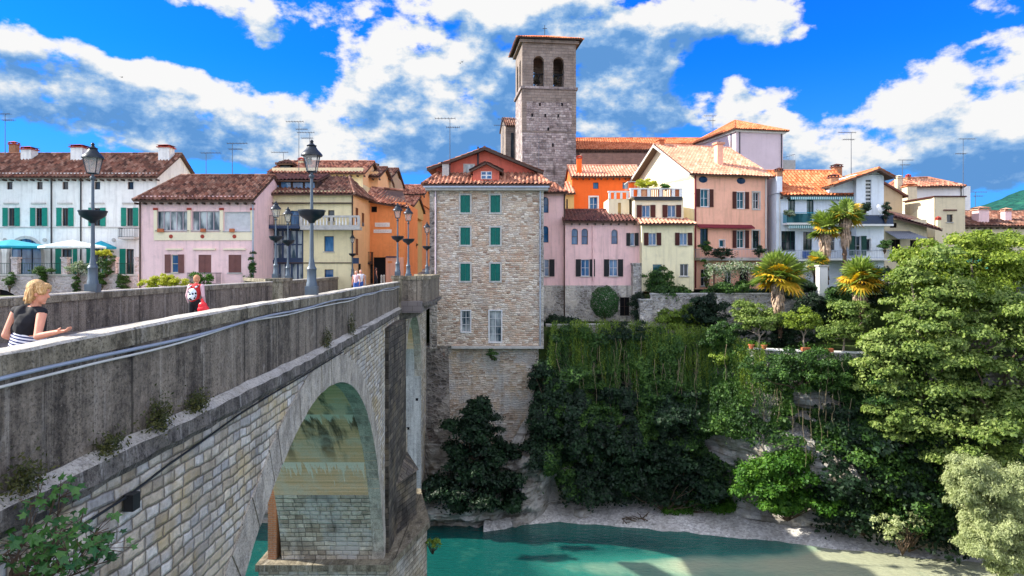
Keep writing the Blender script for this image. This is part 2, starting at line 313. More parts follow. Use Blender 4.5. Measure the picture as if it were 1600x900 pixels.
blocks('pier_stone', [(.34, .28, .21), (.64, .56, .43), (.46, .40, .32), (.76, .68, .54), (.54, .48, .40)], (.13, .12, .10), .50, .23, .013, .07, .6, .7, (.58, .48, .32))
blocks('campanile_stone', [(.20, .16, .15), (.46, .38, .36), (.32, .26, .25), (.58, .50, .47), (.40, .33, .32)], (.22, .18, .17), .62, .30, .016, .12, .75, .12, None, .07)
ashlar('belfry_stone', (.34, .28, .24), (.25, .20, .17), (.15, .125, .11), .8, .36, .55, streak=.5, bump=.05)
ashlar('brick_lit', (.50, .22, .10), (.40, .18, .09), (.4, .3, .22), .26, .09, .2, streak=.2)
ashlar('nave_brick', (.34, .20, .15), (.26, .15, .12), (.28, .2, .17), .4, .14, .5, streak=.4)
concrete('voussoir_stone', (.62, .56, .46), (.17, .15, .13), .7, .5, (.80, .76, .68))
concrete('parapet_concrete', (.29, .245, .19), (.055, .046, .038), .95, .09, (.54, .49, .41), 3.4)
concrete('cornice_concrete', (.20, .18, .155), (.045, .04, .038), .9, .5, (.50, .48, .44))
concrete('coping_concrete', (.32, .28, .20), (.065, .055, .038), .9, .35, (.52, .48, .40), 3.4)
concrete('lit_worn_top', (.52, .49, .43), (.20, .18, .15), .5, .5, (.74, .72, .67), 3.4)  # coping tops: wear plus strong top light put into the colour
def intrados():
    m, t, b, uv = base('intrados_concrete', .9, .2)
    g1 = t.noise(uv, 22, 6, .7); boards = t.noise(t.mapping(uv, (.12, 7, 1)), 1.0, 3, .6)
    sp = t.node('ShaderNodeSeparateXYZ'); t.put(sp.inputs[0], uv); ln = t.m('FRACT', t.m('DIVIDE', sp.outputs[1], .22))
    c = t.mix(t.mr(boards, .35, .65), (.95, .62, .36), (.72, .46, .25))
    c = t.mix(t.mr(ln, .0, .06, .55, 0), c, (.16, .13, .07))
    v_ = sp.outputs[1]
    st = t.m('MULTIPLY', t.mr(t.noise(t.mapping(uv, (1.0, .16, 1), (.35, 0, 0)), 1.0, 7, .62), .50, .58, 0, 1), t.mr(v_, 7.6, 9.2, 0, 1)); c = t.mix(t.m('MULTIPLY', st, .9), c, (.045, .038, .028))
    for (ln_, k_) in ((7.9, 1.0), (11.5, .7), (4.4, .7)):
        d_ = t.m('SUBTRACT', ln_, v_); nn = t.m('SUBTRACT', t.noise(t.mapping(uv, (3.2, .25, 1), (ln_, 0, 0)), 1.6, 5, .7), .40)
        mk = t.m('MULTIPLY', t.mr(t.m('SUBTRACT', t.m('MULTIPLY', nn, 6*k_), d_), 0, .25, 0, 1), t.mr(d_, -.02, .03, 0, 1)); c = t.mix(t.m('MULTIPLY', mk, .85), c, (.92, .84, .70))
    c = t.mix(t.m('MULTIPLY', t.mr(t.noise(uv, .7, 6, .65), .48, .62, 0, 1), .5), c, (.74, .70, .58))
    c = t.mix(t.mr(g1, .45, .75, 0, .5), c, (.20, .17, .10))
    setc(t, b, c); t.put(b.inputs['Normal'], t.bump(t.m('ADD', g1, t.mr(ln, 0, .08)), .6, .02))
intrados()
concrete('white_stain_wall', (.60, .60, .58), (.12, .12, .12), .6, .1, (.78, .78, .76))
def cobble():
    m, t, b, uv = base('street_paving', .8, .3)
    br = t.node('ShaderNodeTexBrick'); t.put(br.inputs[0], uv); br.inputs['Scale'].default_value = 1; br.inputs['Brick Width'].default_value = .5; br.inputs['Row Height'].default_value = .3
    br.inputs['Color1'].default_value = (.16, .14, .14, 1); br.inputs['Color2'].default_value = (.22, .19, .18, 1); br.inputs['Mortar'].default_value = (.08, .07, .07, 1); br.inputs['Mortar Size'].default_value = .01
    setc(t, b, t.mix(t.mr(t.noise(uv, .5, 5), .4, .7, 0, .4), br.outputs[0], (.3, .27, .25)))
cobble()
OLD = [(.060, .030, .024), (.16, .062, .042), (.27, .12, .08), (.10, .045, .034), (.38, .22, .16), (.19, .08, .055)]
tile('old_tiles', OLD, .55); tile('dark_tiles', [(.07, .03, .03), (.13, .05, .045), (.20, .08, .065), (.10, .045, .04)], .5)
tile('orange_tiles', [(.46, .11, .04), (.62, .20, .085), (.70, .27, .13), (.44, .11, .04)], .35, (.30, .12, .06))
tile('pink_tiles', [(.46, .20, .13), (.66, .34, .23), (.56, .27, .18), (.72, .43, .31)], .4, (.34, .17, .11))
tile('mixed_tiles', [(.24, .08, .05), (.46, .19, .12), (.58, .30, .20), (.34, .13, .08), (.12, .05, .04)], .45)
glass('blue_glass', (.010, .07, .19), .05, (.16, .34, .55), .55); glass('dark_glass', (.006, .012, .02), .08, (.10, .13, .14), .3)
glass('curtained_glass', (.03, .06, .08), .1, (.60, .66, .66), .75); glass('teal_glass', (.01, .06, .08), .05, (.08, .24, .27), .5)
slats('green_shutter', (.012, .19, .15)); slats('teal_shutter', (.003, .25, .18)); slats('dark_green_shutter', (.01, .07, .055)); slats('brown_shutter', (.085, .022, .018))
slats('rosy_shutter', (.24, .10, .09)); slats('dark_shutter', (.028, .03, .034)); slats('white_blind', (.7, .7, .72), .08); slats('blue_louver', (.03, .05, .10), .2)
plain('white_frame', (.70, .71, .72), .6); plain('stone_trim', (.46, .45, .42), .85, .2, 0, .3); plain('dark_metal', (.018, .022, .028), .45, .5, .3)
plain('lamp_iron', (.09, .12, .15), .5, .5, .4, .3); plain('lamp_dark', (.012, .02, .03), .4, .5, .3); plain('dark_wood', (.06, .035, .025), .7)
plain('rafter_wood', (.10, .055, .04), .8); plain('maroon', (.16, .012, .025), .8); plain('aged_red', (.36, .05, .03), .8)
plain('shadow_inside', (.012, .012, .014), .9, .1); plain('pipe_grey', (.35, .40, .48), .45, .5, .2); plain('pipe_pale', (.62, .62, .58), .5)
plain('cable_black', (.015, .017, .02), .5); plain('bark', (.12, .085, .06), .95, .1, 0, .5, 5); plain('pale_bark', (.30, .25, .20), .95, .1, 0, .4, 5)
plain('palm_bark', (.13, .085, .06), .98, .05, 0, .5, 9); plain('dead_frond', (.50, .36, .26), .95, .1, 0, .5, 3)
plain('teal_canvas', (.01, .30, .42), .8); plain('white_canvas', (.72, .84, .82), .8); plain('navy_panel', (.012, .035, .09), .35)
plain('terracotta', (.46, .14, .06), .85); plain('antenna_metal', (.10, .11, .13), .5, .5, .4); plain('bronze', (.08, .07, .045), .5, .5, .7)
plain('skin', (.66, .30, .20), .55, .4, 0, .08, 20); plain('blonde_hair', (.62, .34, .11), .6, .4, 0, .45, 40); plain('black_cloth', (.008, .009, .014), .85)
plain('red_cloth', (.50, .015, .02), .8); plain('pale_pink_cloth', (.62, .42, .46), .85); plain('light_cloth', (.62, .64, .70), .85); plain('blue_cloth', (.04, .12, .40), .8)
plain('dark_cloth', (.03, .03, .04), .85); plain('red_plastic', (.75, .01, .02), .35, .5); plain('rooftop_grey', (.35, .34, .33), .9)
plain('soil', (.07, .055, .035), .95, .1, 0, .4, 2); plain('grey_hair', (.42, .30, .24), .8); plain('lantern_white', (.75, .76, .70), .5)
stripes('striped_cloth', (.72, .74, .80), (.02, .025, .10), .03, 1); stripes('green_valance', (.02, .22, .22), (.60, .72, .74), .16, 0); stripes('grey_awning', (.22, .24, .28), (.14, .15, .19), .2, 0)
def lampglass():
    m, t, b, uv = base('lantern_glass', .12, .5); setc(t, b, (.55, .58, .55))
    tp_ = t.node('ShaderNodeBsdfTransparent'); mx = t.node('ShaderNodeMixShader'); mx.inputs[0].default_value = .70
    t.l.new(b.outputs[0], mx.inputs[1]); t.l.new(tp_.outputs[0], mx.inputs[2]); t.l.new(mx.outputs[0], t.n['Material Output'].inputs[0])
lampglass()
def packcloth():
    m, t, b, uv = base('patterned_cloth', .8, .3)
    v = t.node('ShaderNodeTexVoronoi'); t.put(v.inputs['Vector'], t.node('ShaderNodeTexCoord').outputs['Object']); v.inputs['Scale'].default_value = 14
    setc(t, b, t.ramp(v.outputs['Distance'], [(.0, (.01, .01, .02)), (.40, (.02, .02, .03)), (.46, (.65, .75, .80)), (.8, (.7, .78, .8))]))
packcloth()
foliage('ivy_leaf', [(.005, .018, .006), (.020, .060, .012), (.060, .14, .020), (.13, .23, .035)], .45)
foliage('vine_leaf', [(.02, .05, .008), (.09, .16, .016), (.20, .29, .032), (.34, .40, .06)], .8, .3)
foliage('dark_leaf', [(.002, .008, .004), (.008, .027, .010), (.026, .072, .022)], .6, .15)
foliage('tree_leaf', [(.020, .050, .010), (.11, .18, .035), (.24, .32, .075), (.38, .44, .15)], .35, .36)
foliage('yellow_tree_leaf', [(.04, .09, .010), (.20, .28, .03), (.40, .46, .07)], .4, .38)
foliage('willow_leaf', [(.14, .18, .07), (.36, .41, .19), (.56, .60, .34)], .8, .3)
foliage('bright_leaf', [(.014, .06, .006), (.035, .12, .010), (.075, .19, .015), (.13, .26, .02)], .7, .3)
foliage('fig_leaf', [(.010, .055, .018), (.03, .12, .030), (.08, .20, .040), (.16, .28, .05)], 2.0, .25, .4)
foliage('palm_leaf', [(.05, .10, .02), (.18, .26, .045), (.38, .44, .12)], 1.0, .25, .45)
foliage('yellow_palm_leaf', [(.34, .30, .03), (.66, .46, .03), (.72, .34, .02), (.60, .52, .10)], 1.0, .3)
foliage('topiary_leaf', [(.010, .045, .010), (.02, .085, .014), (.035, .12, .02)], 1.5, .15)
foliage('golden_leaf', [(.25, .28, .02), (.45, .46, .03), (.6, .55, .05)], 1.0, .3)
foliage('flowering_leaf', [(.03, .09, .02), (.09, .17, .05), (.4, .45, .35), (.5, .32, .25)], 2.5, .2)
foliage('moss_leaf', [(.02, .03, .008), (.06, .07, .015), (.12, .11, .02)], 3.0, .1)
def rock():
    m, t, b, uv = base('cliff_rock', .92, .2)
    ob = t.node('ShaderNodeTexCoord').outputs['Object']
    n1 = t.noise(ob, .5, 7, .65); lay = t.noise(t.mapping(ob, (.4, .4, 3.2)), 1.0, 6, .65, .4); g1 = t.noise(ob, 6, 6, .7)
    c = t.ramp(n1, [(.3, (.20, .17, .13)), (.5, (.44, .42, .38)), (.7, (.62, .61, .60))])
    c = t.mix(t.mr(lay, .5, .62, 0, .75), c, (.11, .09, .07)); c = t.mix(t.mr(g1, .5, .75, 0, .5), c, (.10, .09, .08))
    c = t.mix(t.mr(t.noise(ob, .9, 4), .58, .7, 0, .5), c, (.20, .15, .06))
    setc(t, b, c); t.put(b.inputs['Normal'], t.bump(t.m('ADD', lay, g1), 1.0, .14))
rock()
def gravel():
    m, t, b, uv = base('river_gravel', .9, .2); ob = t.node('ShaderNodeTexCoord').outputs['Object']
    v = t.node('ShaderNodeTexVoronoi'); t.put(v.inputs['Vector'], ob); v.inputs['Scale'].default_value = 7
    sp = t.node('ShaderNodeSeparateColor'); t.put(sp.inputs[0], v.outputs['Color'])
    c = t.ramp(sp.outputs[0], [(0, (.40, .39, .37)), (.6, (.64, .62, .60)), (1, (.78, .77, .74))])
    c = t.mix(t.mr(t.noise(ob, .6, 6, .7), .4, .65, 0, .5), c, (.24, .22, .19))
    c = t.mix(t.mr(t.noise(t.mapping(ob, (1, 3, 1)), .8, 5, .6), .60, .75, 0, .6), c, (.07, .07, .06))
    setc(t, b, c); t.put(b.inputs['Normal'], t.bump(v.outputs['Distance'], .6, .06))
gravel()
def grass():
    m, t, b, uv = base('garden_soil', .95, .1); ob = t.node('ShaderNodeTexCoord').outputs['Object']
    c = t.ramp(t.noise(ob, .7, 6, .7), [(.3, (.025, .035, .012)), (.5, (.045, .075, .018)), (.7, (.10, .085, .05))]); setc(t, b, c)
grass()
def hillm():
    m, t, b, uv = base('wooded_hill', .95, .1); ob = t.node('ShaderNodeTexCoord').outputs['Object']
    v = t.node('ShaderNodeTexVoronoi'); t.put(v.inputs['Vector'], ob); v.inputs['Scale'].default_value = .09
    n = t.noise(ob, .012, 6, .65)
    c = t.ramp(n, [(.3, (.008, .06, .045)), (.5, (.015, .095, .07)), (.7, (.03, .15, .09))])
    c = t.mix(t.mr(v.outputs['Distance'], .2, 1.0, 0, .7), c, (.004, .03, .03))
    setc(t, b, c); t.put(b.inputs['Normal'], t.bump(t.m('SUBTRACT', 1.0, v.outputs['Distance']), 1.0, 6.0))
hillm()
def waterm():
    m, t, b, uv = base('river_water', .07, .5); b.inputs['IOR'].default_value = 1.33
    ob = t.node('ShaderNodeTexCoord').outputs['Object']; sp = t.node('ShaderNodeSeparateXYZ'); t.put(sp.inputs[0], ob)
    # river bed rises towards the gravel shore on the right: paler, sandier water there; sunlit stretches painted paler still
    dshore = t.m('SUBTRACT', t.m('SUBTRACT', 52.6, t.m('MULTIPLY', sp.outputs[0], .34)), sp.outputs[1])
    n = t.noise(ob, .10, 5, .6); n2 = t.noise(ob, .55, 5, .65)
    depth = t.m('ADD', t.m('MULTIPLY', dshore, .10), t.m('MULTIPLY', t.m('SUBTRACT', n, .5), 1.3))
    depth = t.m('SUBTRACT', t.m('ADD', depth, .55), t.mr(sp.outputs[0], 18, 26, 0, 1.5))
    sunlit_shoal = t.m('MULTIPLY', t.mr(sp.outputs[0], -4, 4, 0, 1, True), t.mr(sp.outputs[1], 45.5, 42, 0, 1, True)); depth = t.m('SUBTRACT', depth, t.m('MULTIPLY', sunlit_shoal, 1.0))  # pale shallow bed, with the sunlit patch's brightness put into its colour
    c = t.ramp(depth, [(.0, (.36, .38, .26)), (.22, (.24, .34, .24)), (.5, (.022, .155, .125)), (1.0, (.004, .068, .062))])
    c = t.mix(t.mr(n2, .55, .75, 0, .25), c, (.10, .26, .19))
    setc(t, b, c)
    rp = t.noise(t.mapping(ob, (1, 2.2, 1)), 1.6, 5, .6); t.put(b.inputs['Normal'], t.bump(t.m('ADD', rp, t.m('MULTIPLY', t.noise(t.mapping(ob, (1, 1.8, 1)), 5.0, 4, .6), .35)), .75, .12))
waterm()

def hairm():
    m = M['blonde_hair']; t = NT(m.node_tree); b = t.n['Principled BSDF']; ob = t.node('ShaderNodeTexCoord').outputs['Object']
    n = t.noise(t.mapping(ob, (55, 55, 9)), 1.0, 5, .7, 1.2); setc(t, b, t.ramp(n, [(.34, (.22, .10, .035)), (.5, (.62, .36, .14)), (.66, (.86, .62, .34))]))
    t.put(b.inputs['Normal'], t.bump(n, 1.0, .02)); b.inputs['Roughness'].default_value = .7
    m = M['skin']; b = NT(m.node_tree).n['Principled BSDF']; b.inputs['Subsurface Weight'].default_value = .12; b.inputs['Subsurface Radius'].default_value = (.02, .006, .003)
hairm()

# ------------------------------------------------------------------ object helpers
def P(x, y, Y): return Vector(((x-800)*Y/F, Y, (HY-y)*Y/F))
def tag(o, label=None, cat=None, group=None, kind=None):
    if label: o['label'] = label
    if cat: o['category'] = cat
    if group: o['group'] = group
    if kind: o['kind'] = kind
    return o
def empty(name, loc=(0, 0, 0), rz=0):
    o = bpy.data.objects.new(name, None); o.empty_display_size = .2; COL.objects.link(o)
    o.location = loc; o.rotation_euler = (0, 0, rz); return o
KIDS = {}
def link(o, parent):
    COL.objects.link(o)
    if parent is not None: o.parent = parent; KIDS.setdefault(parent.name, []).append(o)
    return o
def kids(o): return KIDS.get(o.name, [])
def copy_tree(o, parent=None):
    c = o.copy(); link(c, parent)
    for ch in list(kids(o)): copy_tree(ch, c)
    return c
class MB:
    def __init__(s): s.v = []; s.f = []; s.mi = []; s.uv = []; s.cur = 0
    def face(s, pts, uv=None):
        i = len(s.v); s.v.extend([tuple(p) for p in pts]); s.f.append(tuple(range(i, i+len(pts)))); s.mi.append(s.cur); s.uv.append(uv)
    def box(s, x0, x1, y0, y1, z0, z1):
        if x0 > x1: x0, x1 = x1, x0
        if y0 > y1: y0, y1 = y1, y0
        if z0 > z1: z0, z1 = z1, z0
        a = [(x0, y0, z0), (x1, y0, z0), (x1, y1, z0), (x0, y1, z0), (x0, y0, z1), (x1, y0, z1), (x1, y1, z1), (x0, y1, z1)]
        for q in ((0, 3, 2, 1), (4, 5, 6, 7), (0, 1, 5, 4), (1, 2, 6, 5), (2, 3, 7, 6), (3, 0, 4, 7)): s.face([a[k] for k in q])
        return s
    def prism(s, pts, d):      # planar polygon extruded by vector d
        d = Vector(d); p = [Vector(q) for q in pts]; q = [k+d for k in p]
        s.face(p); s.face(q[::-1])
        for i in range(len(p)):
            j = (i+1) % len(p); s.face([p[i], q[i], q[j], p[j]])
        return s
    def tube(s, p0, p1, r0, r1=None, n=8, caps=True):
        r1 = r0 if r1 is None else r1
        p0 = Vector(p0); p1 = Vector(p1); d = (p1-p0)
        if d.length < 1e-6: return s
        d.normalize(); u = d.orthogonal().normalized(); v = d.cross(u)
        A = [p0+(u*math.cos(2*math.pi*i/n)+v*math.sin(2*math.pi*i/n))*r0 for i in range(n)]
        B = [p1+(u*math.cos(2*math.pi*i/n)+v*math.sin(2*math.pi*i/n))*r1 for i in range(n)]
        for i in range(n):
            j = (i+1) % n; s.face([A[i], A[j], B[j], B[i]])
        if caps: s.face(A[::-1]); s.face(B)
        return s
    def path(s, pts, r, n=6, r1=None):
        for i in range(len(pts)-1):
            a = r if r1 is None else r+(r1-r)*i/(len(pts)-1); b = r if r1 is None else r+(r1-r)*(i+1)/(len(pts)-1)
            s.tube(pts[i], pts[i+1], a, b, n)
        return s
    def lathe(s, prof, c=(0, 0, 0), n=16):   # prof: (r, z)
        for k in range(len(prof)-1):
            (r0, z0), (r1, z1) = prof[k], prof[k+1]
            for i in range(n):
                a = 2*math.pi*i/n; b = 2*math.pi*(i+1)/n
                pts = [(c[0]+r0*math.cos(a), c[1]+r0*math.sin(a), c[2]+z0), (c[0]+r0*math.cos(b), c[1]+r0*math.sin(b), c[2]+z0),
                       (c[0]+r1*math.cos(b), c[1]+r1*math.sin(b), c[2]+z1), (c[0]+r1*math.cos(a), c[1]+r1*math.sin(a), c[2]+z1)]
                s.face(pts)
        return s
    def sweep(s, rings, closed=True):       # rings: equally long point lists
        for a, b in zip(rings[:-1], rings[1:]):
            n = len(a); rng = range(n if closed else n-1)
            for i in rng:
                j = (i+1) % n; s.face([a[i], a[j], b[j], b[i]])
        if closed: s.face(rings[0][::-1]); s.face(rings[-1])
        return s
    def build(s, name, mats, parent=None, off=None, smooth=False, weld=True, normals=False):
        me = bpy.data.meshes.new(name)
        v = s.v if off is None else [(p[0]-off[0], p[1]-off[1], p[2]-off[2]) for p in s.v]
        me.from_pydata(v, [], s.f)
        if not isinstance(mats, (list, tuple)): mats = [mats]
        for k in mats: me.materials.append(M[k] if isinstance(k, str) else k)
        me.polygons.foreach_set('material_index', s.mi)
        ul = me.uv_layers.new(name='UVMap'); co = np.zeros((len(me.loops), 2), dtype=np.float32)
        for p, uv in zip(me.polygons, s.uv):
            if uv is not None:
                for k, li in enumerate(p.loop_indices): co[li] = uv[k]
            else:
                n = p.normal; ax = abs(n.x); ay = abs(n.y); az_ = abs(n.z)
                for li, vi in zip(p.loop_indices, p.vertices):
                    q = s.v[vi]
                    co[li] = (q[1], q[2]) if ax >= ay and ax > az_ else ((q[0], q[2]) if ay > az_ else (q[0], q[1]))
        ul.data.foreach_set('uv', co.ravel())
        if weld or smooth or normals:
            bm = bmesh.new(); bm.from_mesh(me); bmesh.ops.remove_doubles(bm, verts=bm.verts, dist=.0008)
            if normals: bmesh.ops.recalc_face_normals(bm, faces=bm.faces)
            bm.to_mesh(me); bm.free()
        if smooth:
            me.polygons.foreach_set('use_smooth', [True]*len(me.polygons))
            try: me.set_sharp_from_angle(angle=R(38))
            except Exception: pass
        o = bpy.data.objects.new(name, me); return link(o, parent)

# ------------------------------------------------------------------ roofs of half-round tiles
def tiles(mb, poly, pitch=.30, course=.48, amp=.075):
    p = [Vector(q) for q in poly]
    o = p[0]; u = (p[1]-p[0]).normalized(); nrm = (p[1]-p[0]).cross(p[-1]-p[0]).normalized()
    if nrm.z < 0: nrm = -nrm
    v = nrm.cross(u); 
    if (p[-1]-p[0]).dot(v) < 0: v = -v
    uv2 = [((q-o).dot(u), (q-o).dot(v)) for q in p]
    u0 = min(a for a, b in uv2); u1 = max(a for a, b in uv2); v1 = max(b for a, b in uv2)
    bm = bmesh.new(); nu = max(1, int((u1-u0)/pitch*4)); nv = max(1, int(v1/course))
    us = [u0+(u1-u0)*i/nu for i in range(nu+1)]; rows = []; lay = bm.loops.layers.uv.new('UVMap')
    sag = random.random()*6
    for j in range(nv):
        for (fr, h) in ((0.0, .035), (.97, 0.0)):
            vv = v1*(j+fr)/nv if not (j == nv-1 and fr > 0) else v1
            row = []
            for i, uu in enumerate(us):
                ph = (i % 4); hh = (amp, amp*.25, -amp*.4, amp*.25)[ph]
                jz = .018*math.sin(uu*1.3+sag+vv)+.012*random.uniform(-1, 1)
                q = o+u*uu+v*(vv+random.uniform(-.02, .02)*(1 if fr == 0 else 0))+nrm*(hh+h+jz+.03)
                row.append((bm.verts.new(q), uu, vv))
            rows.append(row)
    for k in range(len(rows)-1):
        A, B = rows[k], rows[k+1]
        jc = k//2
        for i in range(nu):
            f = bm.faces.new((A[i][0], A[i+1][0], B[i+1][0], B[i][0]))
            cu = (i+2)//4+.5
            for l in f.loops: l[lay].uv = (cu, jc+.5)
    c = sum((q for q in p), Vector())/len(p)
    for i in range(1, len(p)):
        a = p[i]; b = p[(i+1) % len(p)]
        n = (b-a).cross(nrm).normalized()
        if n.dot(c-a) > 0: n = -n
        bmesh.ops.bisect_plane(bm, geom=bm.verts[:]+bm.edges[:]+bm.faces[:], plane_co=a, plane_no=n, clear_outer=True)
    base_i = len(mb.v)
    bm.verts.index_update()
    mb.v.extend([tuple(x.co) for x in bm.verts])
    for f in bm.faces:
        mb.f.append(tuple(base_i+x.index for x in f.verts)); mb.mi.append(0); mb.uv.append([tuple(l[lay].uv) for l in f.loops])
    bm.free()
    mb.cur = 1; mb.prism([q-nrm*.005 for q in p], -nrm*.11); mb.cur = 0
def ridge_cap(mb, a, b, r=.11):
    a = Vector(a); b = Vector(b); n = max(1, int((b-a).length/.5)); mb.cur = 0
    for i in range(n):
        k = len(mb.f); mb.tube(a.lerp(b, i/n), a.lerp(b, (i+1)/n), r*1.08, r*.92, 7)
        for j in range(k, len(mb.f)): mb.uv[j] = [(200+i+random.random()*.01+.5, 7.5)]*len(mb.f[j])

# ------------------------------------------------------------------ a house surveyed from the photo at distance D
class House:
    def __init__(s, name, label, cat, D, xr, yb, rot=0, group=None):
        s.D = D; s.k = D/F; s.xr = xr; s.yb = yb
        s.loc = P(xr, yb, D); s.root = empty(name, s.loc, R(rot)); tag(s.root, label, cat, group)
        s.shut = 'green_shutter'; s.frame = 'white_frame'; s.glass = 'dark_glass'; s.trim = None; s.rot = rot
    def x(s, px): return (px-s.xr)*s.k
    def z(s, py): return (s.yb-py)*s.k
    def zat(s, py, dy): return (HY-py)*(s.D+dy)/F-s.loc.z     # height of a row seen at extra distance dy
    def wall(s, px0, px1, pyt, pyb, mat, depth=7, y0=0, wins=(), name='wall', reveal=.2):
        x0, x1, z0, z1 = s.x(px0), s.x(px1), s.z(pyb), s.z(pyt)
        mb = MB(); holes = []
        for wv in wins:
            cx, cy, w_, h_ = wv[0], wv[1], wv[2], wv[3]
            holes.append((s.x(cx-w_/2), s.x(cx+w_/2), s.z(cy+h_/2), s.z(cy-h_/2), wv[4]))
        xs = sorted(set([x0, x1]+[h[0] for h in holes]+[h[1] for h in holes])); zs = sorted(set([z0, z1]+[h[2] for h in holes]+[h[3] for h in holes]))
        xs = [a for a in xs if x0-1e-6 <= a <= x1+1e-6]; zs = [a for a in zs if z0-1e-6 <= a <= z1+1e-6]
        for i in range(len(xs)-1):
            for j in range(len(zs)-1):
                cx = (xs[i]+xs[i+1])/2; cz = (zs[j]+zs[j+1])/2
                if any(h[0] < cx < h[1] and h[2] < cz < h[3] for h in holes): continue
                mb.face([(xs[i], y0, zs[j]), (xs[i+1], y0, zs[j]), (xs[i+1], y0, zs[j+1]), (xs[i], y0, zs[j+1])])
        for h in holes:
            a, b, c, d, st = h; r = reveal; y1 = y0+r
            mb.face([(a, y0, c), (a, y1, c), (a, y1, d), (a, y0, d)]); mb.face([(b, y0, c), (b, y0, d), (b, y1, d), (b, y1, c)])
            mb.face([(a, y0, c), (b, y0, c), (b, y1, c), (a, y1, c)]); mb.face([(a, y0, d), (a, y1, d), (b, y1, d), (b, y0, d)])
            if st[0] == 'a':
                rr = (b-a)/2; cxx = (a+b)/2; zc = d-rr; n = 10
                arc = [(cxx+rr*math.cos(math.pi*t/n), zc+rr*math.sin(math.pi*t/n)) for t in range(n+1)]
                for t in range(n):
                    p, q = arc[t], arc[t+1]; co = (b, d) if t < n/2 else (a, d)
                    mb.face([(p[0], y0, p[1]), (q[0], y0, q[1]), (co[0], y0, co[1])])
                    mb.face([(p[0], y0, p[1]), (p[0], y1, p[1]), (q[0], y1, q[1]), (q[0], y0, q[1])])
                
        yb_ = y0+depth
        mb.face([(x0, y0, z0), (x0, y0, z1), (x0, yb_, z1), (x0, yb_, z0)]); mb.face([(x1, y0, z0), (x1, yb_, z0), (x1, yb_, z1), (x1, y0, z1)])
        mb.face([(x1, yb_, z0), (x0, yb_, z0), (x0, yb_, z1), (x1, yb_, z1)]); mb.face([(x0, y0, z1), (x1, y0, z1), (x1, yb_, z1), (x0, yb_, z1)])
        o = mb.build(name, mat, s.root)
        for wv in wins: s.window(wv, y0)
        return o
    def window(s, wv, y0=0):
        cx, cy, w_, h_, st = wv[:5]; op = wv[5] if len(wv) > 5 else {}
        a, b, c, d = s.x(cx-w_/2), s.x(cx+w_/2), s.z(cy+h_/2), s.z(cy-h_/2)
        gl = op.get('g', s.glass); fm = op.get('f', s.frame); sh = op.get('s', s.shut); tr = op.get('t', s.trim)
        yg = y0+.17; mb = MB(); fw = op.get('fw', .038); W = b-a; H = d-c; cxm = (a+b)/2
        nm = 'door' if op.get('door') else 'window'
        if st == 'l':
            n = max(4, int(H/.28))
            for i in range(n): mb.prism([(a, y0+.12, c+H*i/n), (b, y0+.12, c+H*i/n), (b, y0+.04, c+H*(i+.45)/n), (a, y0+.04, c+H*(i+.45)/n)], (0, .02, 0))
            f = mb.build(nm, 'white_frame', s.root); MB().box(a, b, yg-.01, yg+.02, c, d).build('pane', 'dark_glass', f); return f
        y1, y2 = yg-.06, yg-.005
        mb.box(a, a+fw, y1, y2, c, d); mb.box(b-fw, b, y1, y2, c, d); mb.box(a+fw, b-fw, y1, y2, c, c+fw); mb.box(a+fw, b-fw, y1, y2, d-fw, d)
        nx = op.get('nx', 2 if W > .55 else 1); nz = op.get('nz', 1 if H < 1.1 else 2)
        for i in range(1, nx): q = a+W*i/nx; mb.box(q-fw/2, q+fw/2, y1-.004, y2, c+fw, d-fw)
        for i in range(1, nz): q = c+H*i/nz; mb.box(a+fw, b-fw, y1+.003, y2, q-fw*.35, q+fw*.35)
        f = mb.build(nm, fm, s.root)
        MB().box(a, b, yg, yg+.03, c, d).build('pane', gl, f)
        tw = op.get('tw', .1)
        if tr:
            mt = MB(); e = .045
            if st[0] == 'a':
                rr = W/2; zc = d-rr; n = 12; pts = [(cxm+rr*math.cos(math.pi*t/n), zc+rr*math.sin(math.pi*t/n)) for t in range(n+1)]
                po = [(cxm+(rr+tw)*math.cos(math.pi*t/n), zc+(rr+tw)*math.sin(math.pi*t/n)) for t in range(n+1)]
                for t in range(n): mt.prism([(pts[t][0], y0-e, pts[t][1]), (po[t][0], y0-e, po[t][1]), (po[t+1][0], y0-e, po[t+1][1]), (pts[t+1][0], y0-e, pts[t+1][1])], (0, e-.002, 0))
                mt.box(a-tw, a, y0-e, y0-.002, c, zc); mt.box(b, b+tw, y0-e, y0-.002, c, zc)
            else:
                mt.box(a-tw, a, y0-e, y0-.002, c-tw, d+tw); mt.box(b, b+tw, y0-e, y0-.002, c-tw, d+tw); mt.box(a, b, y0-e, y0-.002, d, d+tw)
                mt.box(a, b, y0-e, y0-.002, c-tw, c)
            mt.build('window_surround', tr, f)
        elif op.get('sill', True) and nm == 'window':
            MB().box(a-.08, b+.08, y0-.09, y0-.002, c-.07, c).build('sill', 'stone_trim', f)
        if st == 's':
            for (p, q) in ((a+.01, cxm-.008), (cxm+.008, b-.01)):
                m2 = MB(); m2.box(p, q, y0+.03, y0+.07, c+.01, d-.01); m2.cur = 0
                for zz in (c+.01, (c+d)/2-.04, d-.09): m2.box(p, q, y0+.018, y0+.03, zz, zz+.08)
                for xx in (p, q-.06): m2.box(xx, xx+.06, y0+.017, y0+.03, c+.02, d-.02)
                m2.build('shutter', sh, s.root)
